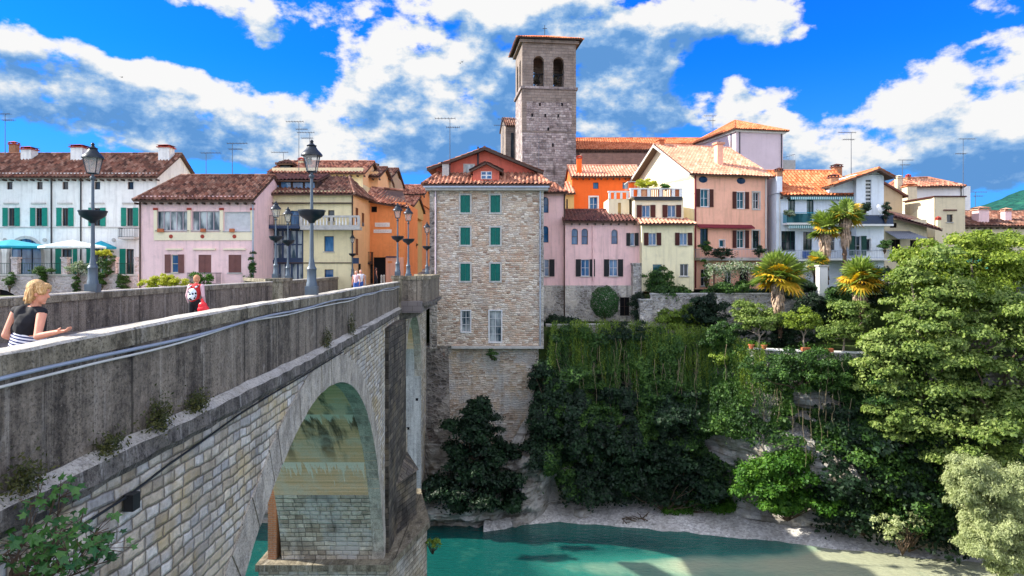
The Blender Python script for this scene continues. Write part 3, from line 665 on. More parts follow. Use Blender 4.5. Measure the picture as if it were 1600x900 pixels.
        if st == 'o' or st == 'ao':
            sw = op.get('sw', W/2)*(1 if 'sw' not in op else s.k)
            g_ = tw+.005 if tr else .02
            for sg, e in ((-1, a), (1, b)):
                if op.get('only') and op['only'] != sg: continue
                p = e+sg*g_; q = p+sg*sw
                m2 = MB(); m2.box(p, q, y0-.075, y0-.035, c-.02, d+.02)
                for zz in (c, (c+d)/2-.03, d-.06): m2.box(p, q, y0-.088, y0-.075, zz, zz+.06)
                m2.build('shutter', sh, s.root)
        if op.get('lintel'):
            MB().box(a-.35, b+.35, y0-.14, y0-.002, d+.35, d+.46).build('lintel', op['lintel'], s.root)
        return f
    def roof(s, polys, mat, caps=(), under='rafter_wood', pitch=.30, course=.45, name='roof'):
        mb = MB()
        for p in polys: tiles(mb, p, pitch, course)
        for c in caps: ridge_cap(mb, *c)
        return mb.build(name, [mat, under], s.root, weld=False)
    def gable_x(s, px0, px1, pye, pyr, mat, depth=7, y0=0, ov=.5, gx=.3, gmat=None, wall_top=None, pitch=.30, hipl=0, hipr=0, name='roof'):
        yE = y0-ov; yR = y0+depth/2; ze = s.zat(pye, yE); zr = s.zat(pyr, yR); x0 = s.x(px0)-gx; x1 = s.x(px1)+gx; yB = y0+depth+ov
        hl = hipl; hr = hipr
        A = [(x0, yE, ze), (x1, yE, ze), (x1-hr, yR, zr), (x0+hl, yR, zr)]; B = [(x1, yB, ze), (x0, yB, ze), (x0+hl, yR, zr), (x1-hr, yR, zr)]
        ps = [A, B]; caps = [((x0+hl, yR, zr+.06), (x1-hr, yR, zr+.06))]
        if hl: ps.append([(x0, yB, ze), (x0, yE, ze), (x0+hl, yR, zr)]); caps.append(((x0, yE, ze+.05), (x0+hl, yR, zr+.06)))
        if hr: ps.append([(x1, yE, ze), (x1, yB, ze), (x1-hr, yR, zr)]); caps.append(((x1, yE, ze+.05), (x1-hr, yR, zr+.06)))
        o = s.roof(ps, mat, caps, pitch=pitch, name=name)
        if gmat:
            sl = (zr-ze)/(yR-yE); mb = MB()
            for xx in ((s.x(px0),) if not hl else ())+((s.x(px1),) if not hr else ()):
                d = .15 if xx == s.x(px0) else -.15
                xo = xx-(.006 if d > 0 else -.006); mb = MB(); mb.prism([(xo, y0+.004, ze-.9), (xo, y0+depth, ze-.9), (xo, y0+depth, ze+sl*ov-.1), (xo, yR, zr-.12), (xo, y0+.004, ze+sl*ov-.1)], (d, 0, 0)); mb.build('gable_wall', gmat, s.root)
        # rafter ends
        mb = MB(); n = max(3, int((x1-x0)/.6))
        for i in range(n+1):
            xx = x0+.1+(x1-x0-.2)*i/n
            mb.box(xx-.05, xx+.05, yE+.08, y0-.005, ze-.27, ze-.13)
        mb.build('rafters', 'dark_wood', s.root)
        return o
    def gable_y(s, px0, px1, pye0, pye1, pxa, pya, mat, depth=7, y0=0, ov=.5, gmat=None, zb=None, pitch=.30, trim='dark_wood', name='roof', rise_r=None):
        x0, x1, xa = s.x(px0), s.x(px1), s.x(pxa); yF = y0-ov; yB = y0+depth+.3
        z0, z1, za = s.zat(pye0, yF), s.zat(pye1, yF), s.zat(pya, yF)
        ps = [[(x0, yB, z0), (x0, yF, z0), (xa, yF, za), (xa, yB, za)], [(x1, yF, z1), (x1, yB, z1), (xa, yB, za), (xa, yF, za)]]
        o = s.roof(ps, mat, [((xa, yF, za+.05), (xa, yB, za+.05)), ], pitch=pitch, name=name)
        mb = MB()
        for (p, q) in (((x0, z0), (xa, za)), ((xa, za), (x1, z1))):
            mb.prism([(p[0], yF-.04, p[1]-.18), (q[0], yF-.04, q[1]-.18), (q[0], yF-.04, q[1]+.0), (p[0], yF-.04, p[1]+.0)], (0, .05, 0))
        mb.build('verge_board', trim, s.root)
        return o
    def hip(s, px0, px1, pye, pyr, mat, depth=7, y0=0, ov=.5, inset=None, pitch=.30, name='roof', apex=None):
        x0, x1 = s.x(px0), s.x(px1); yE = y0-ov; yB = y0+depth+ov; yM = (yE+yB)/2; ze = s.zat(pye, yE); zr = s.zat(pyr, yM)
        ins = (yM-yE) if inset is None else inset
        if x1-x0 < 2*ins: ins = (x1-x0)/2-.01
        a, b = (x0+ins, yM, zr), (x1-ins, yM, zr)
        c = [(x0, yE, ze), (x1, yE, ze), (x1, yB, ze), (x0, yB, ze)]
        tri = abs(b[0]-a[0]) < .05
        ps = [[c[0], c[1], b] if tri else [c[0], c[1], b, a], [c[1], c[2], b], [c[2], c[3], a] if tri else [c[2], c[3], a, b], [c[3], c[0], a]]
        up = Vector((0, 0, .05))
        return s.roof(ps, mat, [(Vector(c[0])+up, Vector(a)+up), (Vector(c[1])+up, Vector(b)+up), (Vector(c[2])+up, Vector(b)+up), (Vector(c[3])+up, Vector(a)+up)]+([] if tri else [(Vector(a)+up, Vector(b)+up)]), pitch=pitch, name=name)
    def box(s, name, px0, px1, pyt, pyb, mat, y0=0, y1=.1, parent=None):
        return MB().box(s.x(px0), s.x(px1), y0, y1, s.z(pyb), s.z(pyt)).build(name, mat, parent or s.root)
    def pipe(s, px, pyt, pyb, mat='dark_metal', y0=0, r=.06):
        return MB().tube((s.x(px), y0-.08, s.z(pyt)), (s.x(px), y0-.08, s.z(pyb)), r, n=8).build('downpipe', mat, s.root)
    def chimney(s, roof, px, pyt, pyb, wpx, mat, y, cap='aged_red'):
        k = (s.D+y)/F; xc = ((px-800)*k)-s.loc.x; z0 = s.zat(pyb, y)-.3; z1 = s.zat(pyt, y); w_ = wpx*k/2; h = z1-z0
        mb = MB(); mb.box(xc-w_, xc+w_, y-w_, y+w_, z0, z1-.34); o = mb.build('chimney', mat, roof)
        mb = MB(); mb.box(xc-w_*1.25, xc+w_*1.25, y-w_*1.25, y+w_*1.25, z1-.34, z1-.26)
        for sx_ in (-1, 1):
            for sy in (-1, 1): mb.box(xc+sx_*w_*.9-.05, xc+sx_*w_*.9+.05, y+sy*w_*.9-.05, y+sy*w_*.9+.05, z1-.26, z1-.12)
        zt = z1-.12
        mb.face([(xc-w_*1.3, y-w_*1.3, zt), (xc+w_*1.3, y-w_*1.3, zt), (xc+w_*1.3, y+w_*1.3, zt), (xc-w_*1.3, y+w_*1.3, zt)])
        for a, b in (((-1, -1), (1, -1)), ((1, -1), (1, 1)), ((1, 1), (-1, 1)), ((-1, 1), (-1, -1))):
            mb.face([(xc+a[0]*w_*1.3, y+a[1]*w_*1.3, zt), (xc+b[0]*w_*1.3, y+b[1]*w_*1.3, zt), (xc, y, z1+.03)])
        mb.build('chimney_cap', cap, o)   # kept as its own mesh so that its colour differs
        return o
    def railing(s, px0, px1, pyt, pyb, y, mat='dark_metal', step=.13, parent=None, side=None):
        x0, x1, z0, z1 = s.x(px0), s.x(px1), s.z(pyb), s.z(pyt); mb = MB()
        mb.box(x0, x1, y-.02, y+.02, z1-.04, z1); mb.box(x0, x1, y-.015, y+.015, z0+.04, z0+.07)
        n = max(2, int((x1-x0)/step))
        for i in range(n+1): q = x0+(x1-x0)*i/n; mb.box(q-.009, q+.009, y-.009, y+.009, z0, z1-.04)
        if side:
            for xx in (x0, x1):
                mb.box(xx-.02, xx+.02, y+.02, y+side, z1-.04, z1)
                m_ = max(2, int(side/step))
                for i in range(1, m_): mb.box(xx-.009, xx+.009, y+side*i/m_-.009, y+side*i/m_+.009, z0, z1-.04)
        return mb.build('railing', mat, parent or s.root)
    def balcony(s, px0, px1, pyrail, pyslab, pybot, depth=1.0, y0=0, slab='stone_trim', rail='dark_metal', step=.13):
        o = MB().box(s.x(px0), s.x(px1), y0-depth, y0-.003, s.z(pybot), s.z(pyslab)).build('balcony', slab, s.root)
        s.railing(px0, px1, pyrail, pyslab, y0-depth+.06, rail, step, parent=o, side=depth-.08); return o

# ------------------------------------------------------------------ foliage
RNG = np.random.default_rng(11)
DENS = 1.7
def leaf_mesh(name, mat, C, N, size, parent=None, aspect=.6, off=(0, 0, 0), droop=None):
    size = size*.80; n = len(C); C = np.asarray(C, np.float32); N = np.asarray(N, np.float32); N /= np.linalg.norm(N, axis=1, keepdims=True)+1e-9
    rv = RNG.normal(size=(n, 3)).astype(np.float32)
    if droop is not None: rv = rv*.5+np.array([0, 0, -droop], np.float32)
    A = rv-(rv*N).sum(1, keepdims=True)*N; A /= np.linalg.norm(A, axis=1, keepdims=True)+1e-9
    B = np.cross(N, A); sz = (np.asarray(size, np.float32)*RNG.uniform(.6, 1.3, n).astype(np.float32))[:, None]
    bend = N*sz*.18
    V = np.stack([C-A*sz, C+B*sz*aspect-bend+A*sz*.1, C+A*sz, C-B*sz*aspect-bend+A*sz*.1], 1).reshape(-1, 3)-np.array(off, np.float32)
    me = bpy.data.meshes.new(name); me.vertices.add(4*n); me.vertices.foreach_set('co', V.astype(np.float32).ravel())
    me.loops.add(4*n); me.loops.foreach_set('vertex_index', np.arange(4*n, dtype=np.int32))
    me.polygons.add(n); me.polygons.foreach_set('loop_start', np.arange(0, 4*n, 4, dtype=np.int32))
    try: me.polygons.foreach_set('loop_total', np.full(n, 4, dtype=np.int32))
    except Exception: pass
    me.update(calc_edges=True); me.validate()
    me.materials.append(M[mat] if isinstance(mat, str) else mat)
    me.uv_layers.new(name='UVMap')
    o = bpy.data.objects.new(name, me); return link(o, parent)
def unit(n):
    d = RNG.normal(size=(n, 3)); return d/np.linalg.norm(d, axis=1, keepdims=True)
def clumps(c, rad, nc, cr, per, inner=.45, flat=.88, squash=0.0):
    """leaf clumps spread through an ellipsoid; returns centres and outward normals"""
    c = np.array(c, float); rad = np.array(rad, float)
    d = unit(nc); rr = RNG.uniform(inner, 1.12, nc)**.7
    cc = c+d*rad*rr[:, None]*np.array([1, 1, 1])
    cs = cr*RNG.uniform(.5, 1.45, nc)
    Cs, Ns = [], []
    for i in range(nc):
        k = int(per*DENS*(cs[i]/cr)**2); u_ = unit(k); u_[:, 2] = np.where(u_[:, 2] < -.15, -u_[:, 2]*.7, u_[:, 2])
        lump = 1+.25*np.sin(u_[:, 0]*5+i)*np.cos(u_[:, 1]*4+i*2)
        p = cc[i]+u_*cs[i]*(RNG.uniform(.45, 1.12, k)**.7*lump)[:, None]*np.array([1, 1, flat])
        Cs.append(p); Ns.append(u_+unit(k)*.9+np.array([0, 0, .35]))
    k = int(nc*per*.07*DENS); u_ = unit(k); Cs.append(c+u_*rad*(RNG.uniform(.3, 1.0, k)**.5)[:, None]*1.02); Ns.append(u_+unit(k)*.8)
    return np.concatenate(Cs), np.concatenate(Ns), cc, cs
def limb_path(mb, a, b, r0, r1, seg=5, wob=.12):
    a = Vector(a); b = Vector(b); L = (b-a).length; pts = [a]
    for i in range(1, seg): pts.append(a.lerp(b, i/seg)+Vector((random.uniform(-1, 1), random.uniform(-1, 1), random.uniform(-.3, .6)))*wob*L*.35)
    pts.append(b)
    for i in range(seg):
        mb.tube(pts[i], pts[i+1], r0+(r1-r0)*i/seg, r0+(r1-r0)*(i+1)/seg, 7)
def tree(name, label, cat, foot, crowns, leafmat, barkmat='bark', tr=.25, leaf=.2, per=150, group=None, limbs=9, droop=None, aspect=.6, flat=.88):
    """foot: trunk base; crowns: list of (centre, radii, clump count, clump radius)"""
    root = empty(name, foot); tag(root, label, cat, group)
    Cs, Ns, tips = [], [], []
    for (c, rad, nc, cr) in crowns:
        a, b, cc, cs = clumps(c, rad, nc, cr, per, flat=flat); Cs.append(a); Ns.append(b); tips += [Vector(q) for q in cc[:max(2, limbs//len(crowns))]]
    mb = MB(); ft = Vector(foot); top = Vector(crowns[0][0]); fork = ft.lerp(top, .45)+Vector((random.uniform(-.2, .2), random.uniform(-.2, .2), 0))
    limb_path(mb, ft-Vector((0, 0, .3)), fork, tr*1.25, tr*.8, 5, .08)
    for t_ in tips: limb_path(mb, fork, t_, tr*.55, tr*.1, 5, .25)
    mb.build('trunk', barkmat, root, off=foot, weld=False)
    leaf_mesh('crown', leafmat, np.concatenate(Cs), np.concatenate(Ns), leaf, root, aspect, foot, droop)
    return root
def bush(name, label, cat, foot, crowns, leafmat, leaf=.12, per=120, group=None, aspect=.6, stems=True):
    root = empty(name, foot); tag(root, label, cat, group); Cs, Ns = [], []; mb = MB()
    for (c, rad, nc, cr) in crowns:
        a, b, cc, cs = clumps(c, rad, nc, cr, per, inner=.12); Cs.append(a); Ns.append(b)
        for q in cc[:5]: limb_path(mb, Vector(foot)-Vector((0, 0, .1)), Vector(q), .04, .012, 4, .2)
    mb.build('stems', 'bark', root, off=foot, weld=False)
    leaf_mesh('foliage', leafmat, np.concatenate(Cs), np.concatenate(Ns), leaf, root, aspect, foot)
    return root

# ================================================================== THE SETTING
def struct(mb, name, mat, **k): return tag(mb.build(name, mat, **k), kind='structure')
WZ = -18.5
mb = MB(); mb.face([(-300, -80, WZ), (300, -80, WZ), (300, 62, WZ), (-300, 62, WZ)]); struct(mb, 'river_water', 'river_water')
mb = MB(); mb.face([(-300, -80, WZ-3), (300, -80, WZ-3), (300, 62, WZ-3), (-300, 62, WZ-3)]); struct(mb, 'river_bed', 'river_gravel')
CX = [-90, -30, -14, -7.5, -6, -3, 0, 2.2, 3, 6, 10, 14, 17, 20, 24, 30, 40, 60, 110]
CY = [50, 49, 50, 50.6, 50.0, 49.7, 50.0, 50.6, 52.2, 52.8, 52.6, 51.0, 48.2, 46.3, 45.3, 44.6, 43, 40, 34]
CT = [-2.3, -2.3, -2.3, -8, -12.9, -13.2, -12.8, -9, -4.7, -4.6, -4.7, -5.0, -5.8, -5.85, -5.85, -5.85, -5.5, -4.5, -3]
def cl_y(x): return float(np.interp(x, CX, CY))
def cl_t(x): return float(np.interp(x, CX, CT))
def fr3(x, y, z, o=5): return mnoise.fractal(Vector((x, y, z)), .8, 2.0, o, noise_basis='PERLIN_ORIGINAL')
def cliff_pt(x, t):
    zt = cl_t(x); z = zt+(WZ-1.0-zt)*t; y = cl_y(x)-.9*t-.5*math.sin(t*3.0)+3.0*max(0, t-.45)*math.exp(-((x-20)/6)**2)*1.8
    led = .45*math.sin(z*2.1+2*fr3(x*.15, 0, z*.1, 2))+.3*math.sin(z*5.3+3*fr3(x*.2, 4, 0, 2))
    f = math.sin(math.pi*min(1, t*1.6+.04)/2)
    d = 1.5*fr3(x*.22, 1.5, z*.30, 6)+.5*fr3(x*.9, 3, z*1.6, 4)+led*.45
    return Vector((x, y-.2-d*f*1.0, z))
xs = list(np.concatenate([np.arange(-90, -14, 2.0), np.arange(-14, 36, .22), np.arange(36, 110, 2.0)]))
mb = MB(); NTt = 64
rows = [[cliff_pt(x, t/NTt) for t in range(NTt+1)] for x in xs]
for a, b in zip(rows[:-1], rows[1:]):
    for t in range(NTt): mb.face([a[t], a[t+1], b[t+1], b[t]])
cliff = struct(mb, 'cliff', 'cliff_rock', smooth=True)
# plateau behind the cliff edge
def slab(name, pts, z, th, mat):
    m_ = MB(); m_.prism([(p[0], p[1], z) for p in pts], (0, 0, -th)); return struct(m_, name, mat)
edge = lambda a, b, n: [(x, cl_y(x)-.15) for x in np.linspace(a, b, n)]
slab('ground', edge(-90, -7.2, 24)+[(-7.2, 61), (-90, 61)], -2.3, 4, 'garden_soil')
m_ = MB(); m_.face([(-4000, 60.5, -2.34), (4000, 60.5, -2.34), (4000, 6000, -2.34), (-4000, 6000, -2.34)]); struct(m_, 'ground', 'garden_soil')
slab('garden_ground', [(2.0, 51.2)]+edge(2.6, 10.6, 12)+[(10.6, 61), (2.0, 61)], -4.6, 5, 'garden_soil')
slab('garden_ground', edge(10.6, 109, 80)+[(109, 52.4), (10.6, 52.4)], -5.8, 4, 'garden_soil')
slab('garden_ground', [(10.6, 52.4), (109, 52.4), (109, 61), (10.6, 61)], -2.2, 7, 'garden_soil')
slab('ground', [(-7.3, 53.6), (2.1, 53.6), (2.1, 61), (-7.3, 61)], -2.9, 15, 'garden_soil')
# gravel shore
mb = MB(); sh = []
for x in np.arange(-2, 60, .5):
    ye = float(np.interp(x, [-2, 3.3, 6, 11.3, 15, 19.2, 25, 34, 60], [48.5, 50.2, 49.6, 47.9, 47.0, 45.8, 44.1, 41.6, 34]))+.35*fr3(x*.3, 0, 0, 3)
    w_ = float(np.interp(x, [-2, 3, 6, 12, 20, 26, 60], [2.0, 3.0, 4.0, 5.5, 5.2, 5, 5]))
    sh.append([Vector((x, ye-1.2+ (w_+1.8)*t/10, WZ-.25+1.15*min(1, t/7)**.8+.10*fr3(x*.8, t*.5, 2, 3))) for t in range(11)])
for a, b in zip(sh[:-1], sh[1:]):
    for t in range(10): mb.face([a[t], b[t], b[t+1], a[t+1]])
struct(mb, 'river_bank', 'river_gravel', smooth=True)
# hill beyond the town
mb = MB(); hr = []
for i in range(90):
    ang = R(10+i*.62); prof = float(np.interp(math.degrees(ang), [10, 24, 32, 36.9, 44, 66], [.004, .010, .062, .088, .115, .07]))
    row = []
    for j in range(26):
        d = 750+j*34; q = j/25; h = -8+ (prof*1480+8)*math.sin(q*math.pi/2)+10*fr3(i*.12, j*.15, 5, 5)*q+5*fr3(i*.5, j*.5, 1, 4)*q
        row.append(Vector((math.sin(ang)*d, math.cos(ang)*d, h)))
    hr.append(row)
for a, b in zip(hr[:-1], hr[1:]):
    for j in range(25): mb.face([a[j], b[j], b[j+1], a[j+1]])
struct(mb, 'hill', 'wooded_hill', smooth=True)
# street climbing into the town
mb = MB(); mb.face([(-13.2, 49.6, -1.86), (-6.3, 49.6, -1.86), (-6.9, 60, -1.55), (-12.5, 60, -1.55)])
mb.face([(-12.5, 60, -1.55), (-6.9, 60, -1.55), (-12.2, 104, 1.0), (-17.5, 104, 1.0)]); struct(mb, 'street', 'street_paving')
mb = MB(); mb.prism([(-11.2, 60, -1.50), (-10.2, 60, -1.50), (-14.6, 98, .80), (-15.6, 98, .80)], (0, 0, .13)); struct(mb, 'pavement', 'street_paving')
mb = MB(); mb.prism([(-3.9, -40, -1.75), (60, -40, -1.75), (60, 2.4, -1.75), (-3.9, 2.4, -1.75)], (0, 0, -16.5)); struct(mb, 'near_river_bank', 'cliff_rock')

# ================================================================== THE BRIDGE
BY = [2, 6.44, 9, 11.1, 17.3, 22.5, 30.1, 35.9, 50.6]; BXs = [-4.93, -4.83, -4.70, -4.62, -4.86, -5.12, -5.62, -5.99, -6.35]
ZY = [2, 6.4, 11, 17, 22, 30, 36, 54]; ZZ = [-.86, -.82, -.69, -.72, -.72, -.77, -.81, -.81]
def smooth_interp(y, A, B):
    return sum(float(np.interp(y+k, A, B)) for k in (-1.6, -.8, 0, .8, 1.6))/5
def XF(y): return smooth_interp(y, BY, BXs)
def ZT(y): return smooth_interp(y, ZY, ZZ)
bridge = empty('stone_bridge', (XF(20)-3, 20, -1.85))
tag(bridge, 'long arched stone bridge with dark stained parapets crossing the green river', 'bridge')
BO = bridge.location
def bb(mb_, name, mat, lit_top=None, **k):
    if lit_top:      # (profile length, worn segments): weathered top of a moulding, paler with the light painted in
        for i in range(len(mb_.f)-2):
            if i % lit_top[0] in lit_top[1]: mb_.mi[i] = 1
        mat = [mat, 'lit_worn_top']
    return mb_.build(name, mat, bridge, off=BO, **k)
ys = list(np.arange(2, 36.4, .4))
def ring(y, prof, X=XF, sgn=1): return [(X(y)+sgn*a, y, ZT(y)+b) for a, b in prof]
P_COPE = [(.05, -.21), (.05, -.03), (.02, 0), (-.26, 0), (-.29, -.03), (-.29, -.21)]
P_WALL = [(0, -1.33), (0, -.205), (-.24, -.205), (-.24, -1.33)]
P_CORN = [(-.30, -1.325), (.02, -1.325), (.17, -1.42), (.18, -1.62), (.08, -1.66), (.05, -1.75), (-.30, -1.75)]
def rough(pr, y, a=.006): return [(p+a*math.sin(y*7+i*2)+random.uniform(-a, a), q+random.uniform(-a, a)) for i, (p, q) in enumerate(pr)]
bb(MB().sweep([ring(y, rough(P_COPE, y, .008)) for y in ys]), 'coping', 'coping_concrete', lit_top=(6, (1, 2, 3)))
bb(MB().sweep([ring(y, P_WALL) for y in ys]), 'parapet', 'parapet_concrete')
bb(MB().sweep([ring(y, rough(P_CORN, y, .014)) for y in ys]), 'cornice', 'cornice_concrete', lit_top=(7, (1,)))
XB = lambda y: -11.6-.051*(y-15.5)-.36
def ringb(y, prof): return [(XB(y)-a-.36 if False else XB(y)-a, y, ZT(y)+b) for a, b in prof]
ysb = list(np.arange(2, 37.2, .8))
bb(MB().sweep([ringb(y, P_COPE) for y in ysb]), 'coping', 'coping_concrete', lit_top=(6, (1, 2, 3)))
bb(MB().sweep([ringb(y, P_WALL) for y in ysb]), 'parapet', 'parapet_concrete')
ysc = list(np.arange(38.4, 53.6, .8))
mb = MB(); mb.sweep([ringb(y, P_WALL) for y in ysc]); bb(mb, 'parapet', 'parapet_concrete')
mb = MB(); mb.sweep([ringb(y, P_COPE) for y in ysc]); bb(mb, 'coping', 'coping_concrete', lit_top=(6, (1, 2, 3)))
xb = XB(37.7); mb = MB(); mb.box(xb-.22, xb+.62, 37.15, 38.45, -2.1, -.84); mb.box(xb-.30, xb+.70, 37.05, 38.55, -.84, -.66); bb(mb, 'parapet_post', 'coping_concrete')
mb = MB(); mb.prism([(xb-.2, 38.2, -2.1), (xb-.2, 38.5, -2.1), (-17.6, 45.3, -2.1), (-17.6, 45.0, -2.1)], (0, 0, 1.15)); bb(mb, 'parapet', 'parapet_concrete')
mb = MB(); mb.prism([(xb-.2, 38.1, -.95), (xb-.2, 38.6, -.95), (-17.7, 45.4, -.95), (-17.7, 44.9, -.95)], (0, 0, .2)); bb(mb, 'coping', 'coping_concrete')
# deck
mb = MB()
for a, b in zip(ys[:-1], ys[1:]): mb.prism([(XF(a)-.3, a, ZT(a)-1.05), (XF(b)-.3, b, ZT(b)-1.05), (XB(b)+.3, b, ZT(b)-1.05), (XB(a)+.3, a, ZT(a)-1.05)], (0, 0, -.6))
for (a, b) in ((36.0, 44), (44, 50)): mb.prism([(-4.8, a, -1.86), (-4.9 if b < 45 else -6.2, b, -1.86), (-13.0, b, -1.86), (-12.6, a, -1.86)], (0, 0, -.6))
bb(mb, 'deck', 'street_paving', weld=False)
# spandrel wall with the arch openings
C1, R1, SP1 = 17.9, 12.0, -15.2; C2, R2, SP2 = 42.6, 4.55, -7.6
RL = 10.6      # the near half of the big arch is a little steeper
def arch_z(y):
    if -RL < y-C1 < R1: return SP1+R1*math.sqrt(max(0, 1-((y-C1)/(R1 if y > C1 else RL))**2))
    if abs(y-C2) < R2: return SP2+math.sqrt(R2*R2-(y-C2)**2)
    return None
BW = 4.4
yy = sorted(set(list(np.arange(2, 50.61, .2))+[C1+(R1 if t < 30 else RL)*math.cos(math.pi*t/60) for t in range(61)]+[C2+R2*math.cos(math.pi*t/30) for t in range(31)]))
yy = [y for y in yy if 2 <= y <= 50.6]
mb = MB()
for a, b in zip(yy[:-1], yy[1:]):
    m = (a+b)/2; inside = arch_z(m) is not None
    za = (arch_z(a) if arch_z(a) is not None else (SP1 if m < 31 else SP2)) if inside else WZ-1
    zb = (arch_z(b) if arch_z(b) is not None else (SP1 if m < 31 else SP2)) if inside else WZ-1
    for X, dx in ((lambda y: XF(y), 0), (lambda y: XF(y)-BW, 0)):
        mb.face([(X(a), a, za), (X(b), b, zb), (X(b), b, ZT(b)-1.7), (X(a), a, ZT(a)-1.7)])
bb(mb, 'spandrel_wall', 'bridge_stone')
# barrels
def barrel(C, R_, SP, name, mat, lowmat, zsplit, sides=True):
    mb = MB(); n = 64; acc = 0
    RL_ = RL if R_ > 8 else R_
    pts = [(C+(R_ if t <= n/2 else RL_)*math.cos(math.pi*t/n), SP+R_*math.sin(math.pi*t/n)) for t in range(n+1)]
    for p, q in zip(pts[:-1], pts[1:]):
        L = math.hypot(q[0]-p[0], q[1]-p[1]); mb.cur = 0
        f = [(XF(p[0]), p[0], p[1]), (XF(q[0]), q[0], q[1]), (XF(q[0])-BW, q[0], q[1]), (XF(p[0])-BW, p[0], p[1])]
        mb.cur = 1 if (p[1] < zsplit and p[0] > C) else 0
        mb.face(f, [(f[0][0], acc), (f[1][0], acc+L), (f[2][0], acc+L), (f[3][0], acc)]); acc += L
    for yy_ in (C+R_, C-RL_):
        X = XF(yy_); mb.cur = 1; f = [(X, yy_, WZ-1), (X, yy_, SP), (X-BW, yy_, SP), (X-BW, yy_, WZ-1)]
        mb.face(f, [(X, f[0][2]), (X, f[1][2]), (X-BW, f[2][2]), (X-BW, f[3][2])])
    bb(mb, name, [mat, lowmat])
barrel(C1, R1, SP1, 'arch_barrel', 'intrados_concrete', 'pier_stone', -9.6)
barrel(C2, R2, SP2, 'arch_barrel', 'intrados_concrete', 'white_stain_wall', -5.8)
mb = MB(); yj = C2+R2
for (dx, z) in ((.5, -4.9), (.5, -7.0), (1.2, -4.9), (.3, -9.2), (.9, -11.2), (.2, -6.2)): mb.box(XF(yj)-dx-.09, XF(yj)-dx+.09, yj-.02, yj+.1, z-.09, z+.09)
bb(mb, 'putlog_holes', 'shadow_inside')
# voussoirs
mb = MB(); n = 72; random.seed(3)
for (C, R_, SP, th, nn) in ((C1, R1, SP1, .78, 66), (C2, R2, SP2, .45, 30)):
    for t in range(nn):
        a0 = math.pi*(t+.022)/nn; a1 = math.pi*(t+.978)/nn; pr = .03+random.uniform(-.012, .012); tt = th*random.uniform(.97, 1.03)
        pts = []
        for (aa, rr) in ((a0, R_-.01), (a1, R_-.01), (a1, R_+tt), (a0, R_+tt)):
            y = C+(rr-((R_-RL) if (R_ > 8 and aa > math.pi/2) else 0))*math.cos(aa); z = SP+rr*math.sin(aa); pts.append((XF(y)+pr, y, z))
        mb.prism(pts, (-.5, 0, 0))
    bb(mb, 'arch_ring', 'voussoir_stone', weld=False); mb = MB()
# pier, buttress, cutwater, footing
x0 = XF(33.5)
mb = MB(); mb.box(x0-BW+.1, x0+.02, 29.93, 37.95, WZ-1, -9); bb(mb, 'pier', 'pier_stone')
mb = MB(); mb.box(XF(31.4)-.1, XF(31.4)+.24, 30.25, 35.2, WZ-1, -2.75); bb(mb, 'buttress', 'stained_stone')
mb = MB(); A = (x0-.1, 30.8, 0); B = (x0+1.0, 34.6, 0); D_ = (x0-.1, 38.2, 0)
mb.prism([(p[0], p[1], WZ-1) for p in (A, B, D_)], (0, 0, -10.3-WZ+1))
mb.face([(A[0]-.0, A[1]-.08, -10.3), (B[0]+.12, B[1], -10.3), (x0-.05, 34.5, -9.4)]); mb.face([(B[0]+.12, B[1], -10.3), (D_[0], D_[1]+.08, -10.3), (x0-.05, 34.5, -9.4)])
bb(mb, 'cutwater', 'stained_stone')
mb = MB(); mb.prism([(x0-BW-.6, 29.2, WZ-1), (x0+.5, 29.2, WZ-1), (x0+1.6, 34.0, WZ-1), (x0+.5, 39, WZ-1), (x0-BW-.6, 39, WZ-1)], (0, 0, -13.0-WZ+1))
bb(mb, 'pier_footing', 'pier_stone')
mb = MB(); mb.prism([(x0-BW-.7, 29.05, -13.0), (x0+.6, 29.05, -13.0), (x0+1.75, 34.0, -13.0), (x0+.6, 39.1, -13.0), (x0-BW-.7, 39.1, -13.0)], (0, 0, .28)); bb(mb, 'footing_ledge', 'coping_concrete')
mb = MB(); mb.box(x0-BW-.35, x0-BW+.02, 29.6, 30.6, -12.7, -7.2); bb(mb, 'brick_buttress', 'brick_lit')
# refuge bay beyond the last post
pts = [(-6.05, 36.25), (-4.80, 36.7), (-4.55, 38.2), (-4.75, 44.5), (-6.3, 45.6)]
mb = MB(); mb.box(-6.30, -5.85, 35.95, 36.65, -2.55, -.66); mb.box(-6.36, -5.79, 35.89, 36.71, -.66, -.50); bb(mb, 'parapet_post', 'coping_concrete')
def wall_poly(pts, z0, z1, th, inward=-1):
    m2 = MB()
    for (a, b) in zip(pts[:-1], pts[1:]):
        a = Vector((*a, 0)); b = Vector((*b, 0)); n_ = (b-a).cross(Vector((0, 0, 1))).normalized()*th*inward
        m2.prism([(a.x, a.y, z0), (b.x, b.y, z0), (b.x+n_.x, b.y+n_.y, z0), (a.x+n_.x, a.y+n_.y, z0)], (0, 0, z1-z0))
    return m2
bb(wall_poly(pts, -1.95, -.72, .26), 'parapet', 'parapet_concrete', weld=False)
pts2 = [(-6.05, 36.19), (-4.76, 36.64), (-4.49, 38.2), (-4.69, 44.55), (-6.3, 45.7)]
bb(wall_poly(pts2, -.72, -.52, .38), 'coping', 'coping_concrete', weld=False)
mb = MB()
for k in range(5):
    o_ = .10-.25*k; q = [(-6.05, 36.2), (-4.80+o_, 36.65), (-4.50+o_, 38.2), (-4.7+o_, 44.6), (-6.3, 45.7)]
    mb.prism([(p[0], p[1], -1.95-.18*k) for p in q], (0, 0, -.179))
bb(mb, 'corbel', 'cornice_concrete', weld=False)
mb = MB(); mb.sweep([ring(y, P_WALL) for y in np.arange(45.6, 50.7, .8)]); bb(mb, 'parapet', 'parapet_concrete')
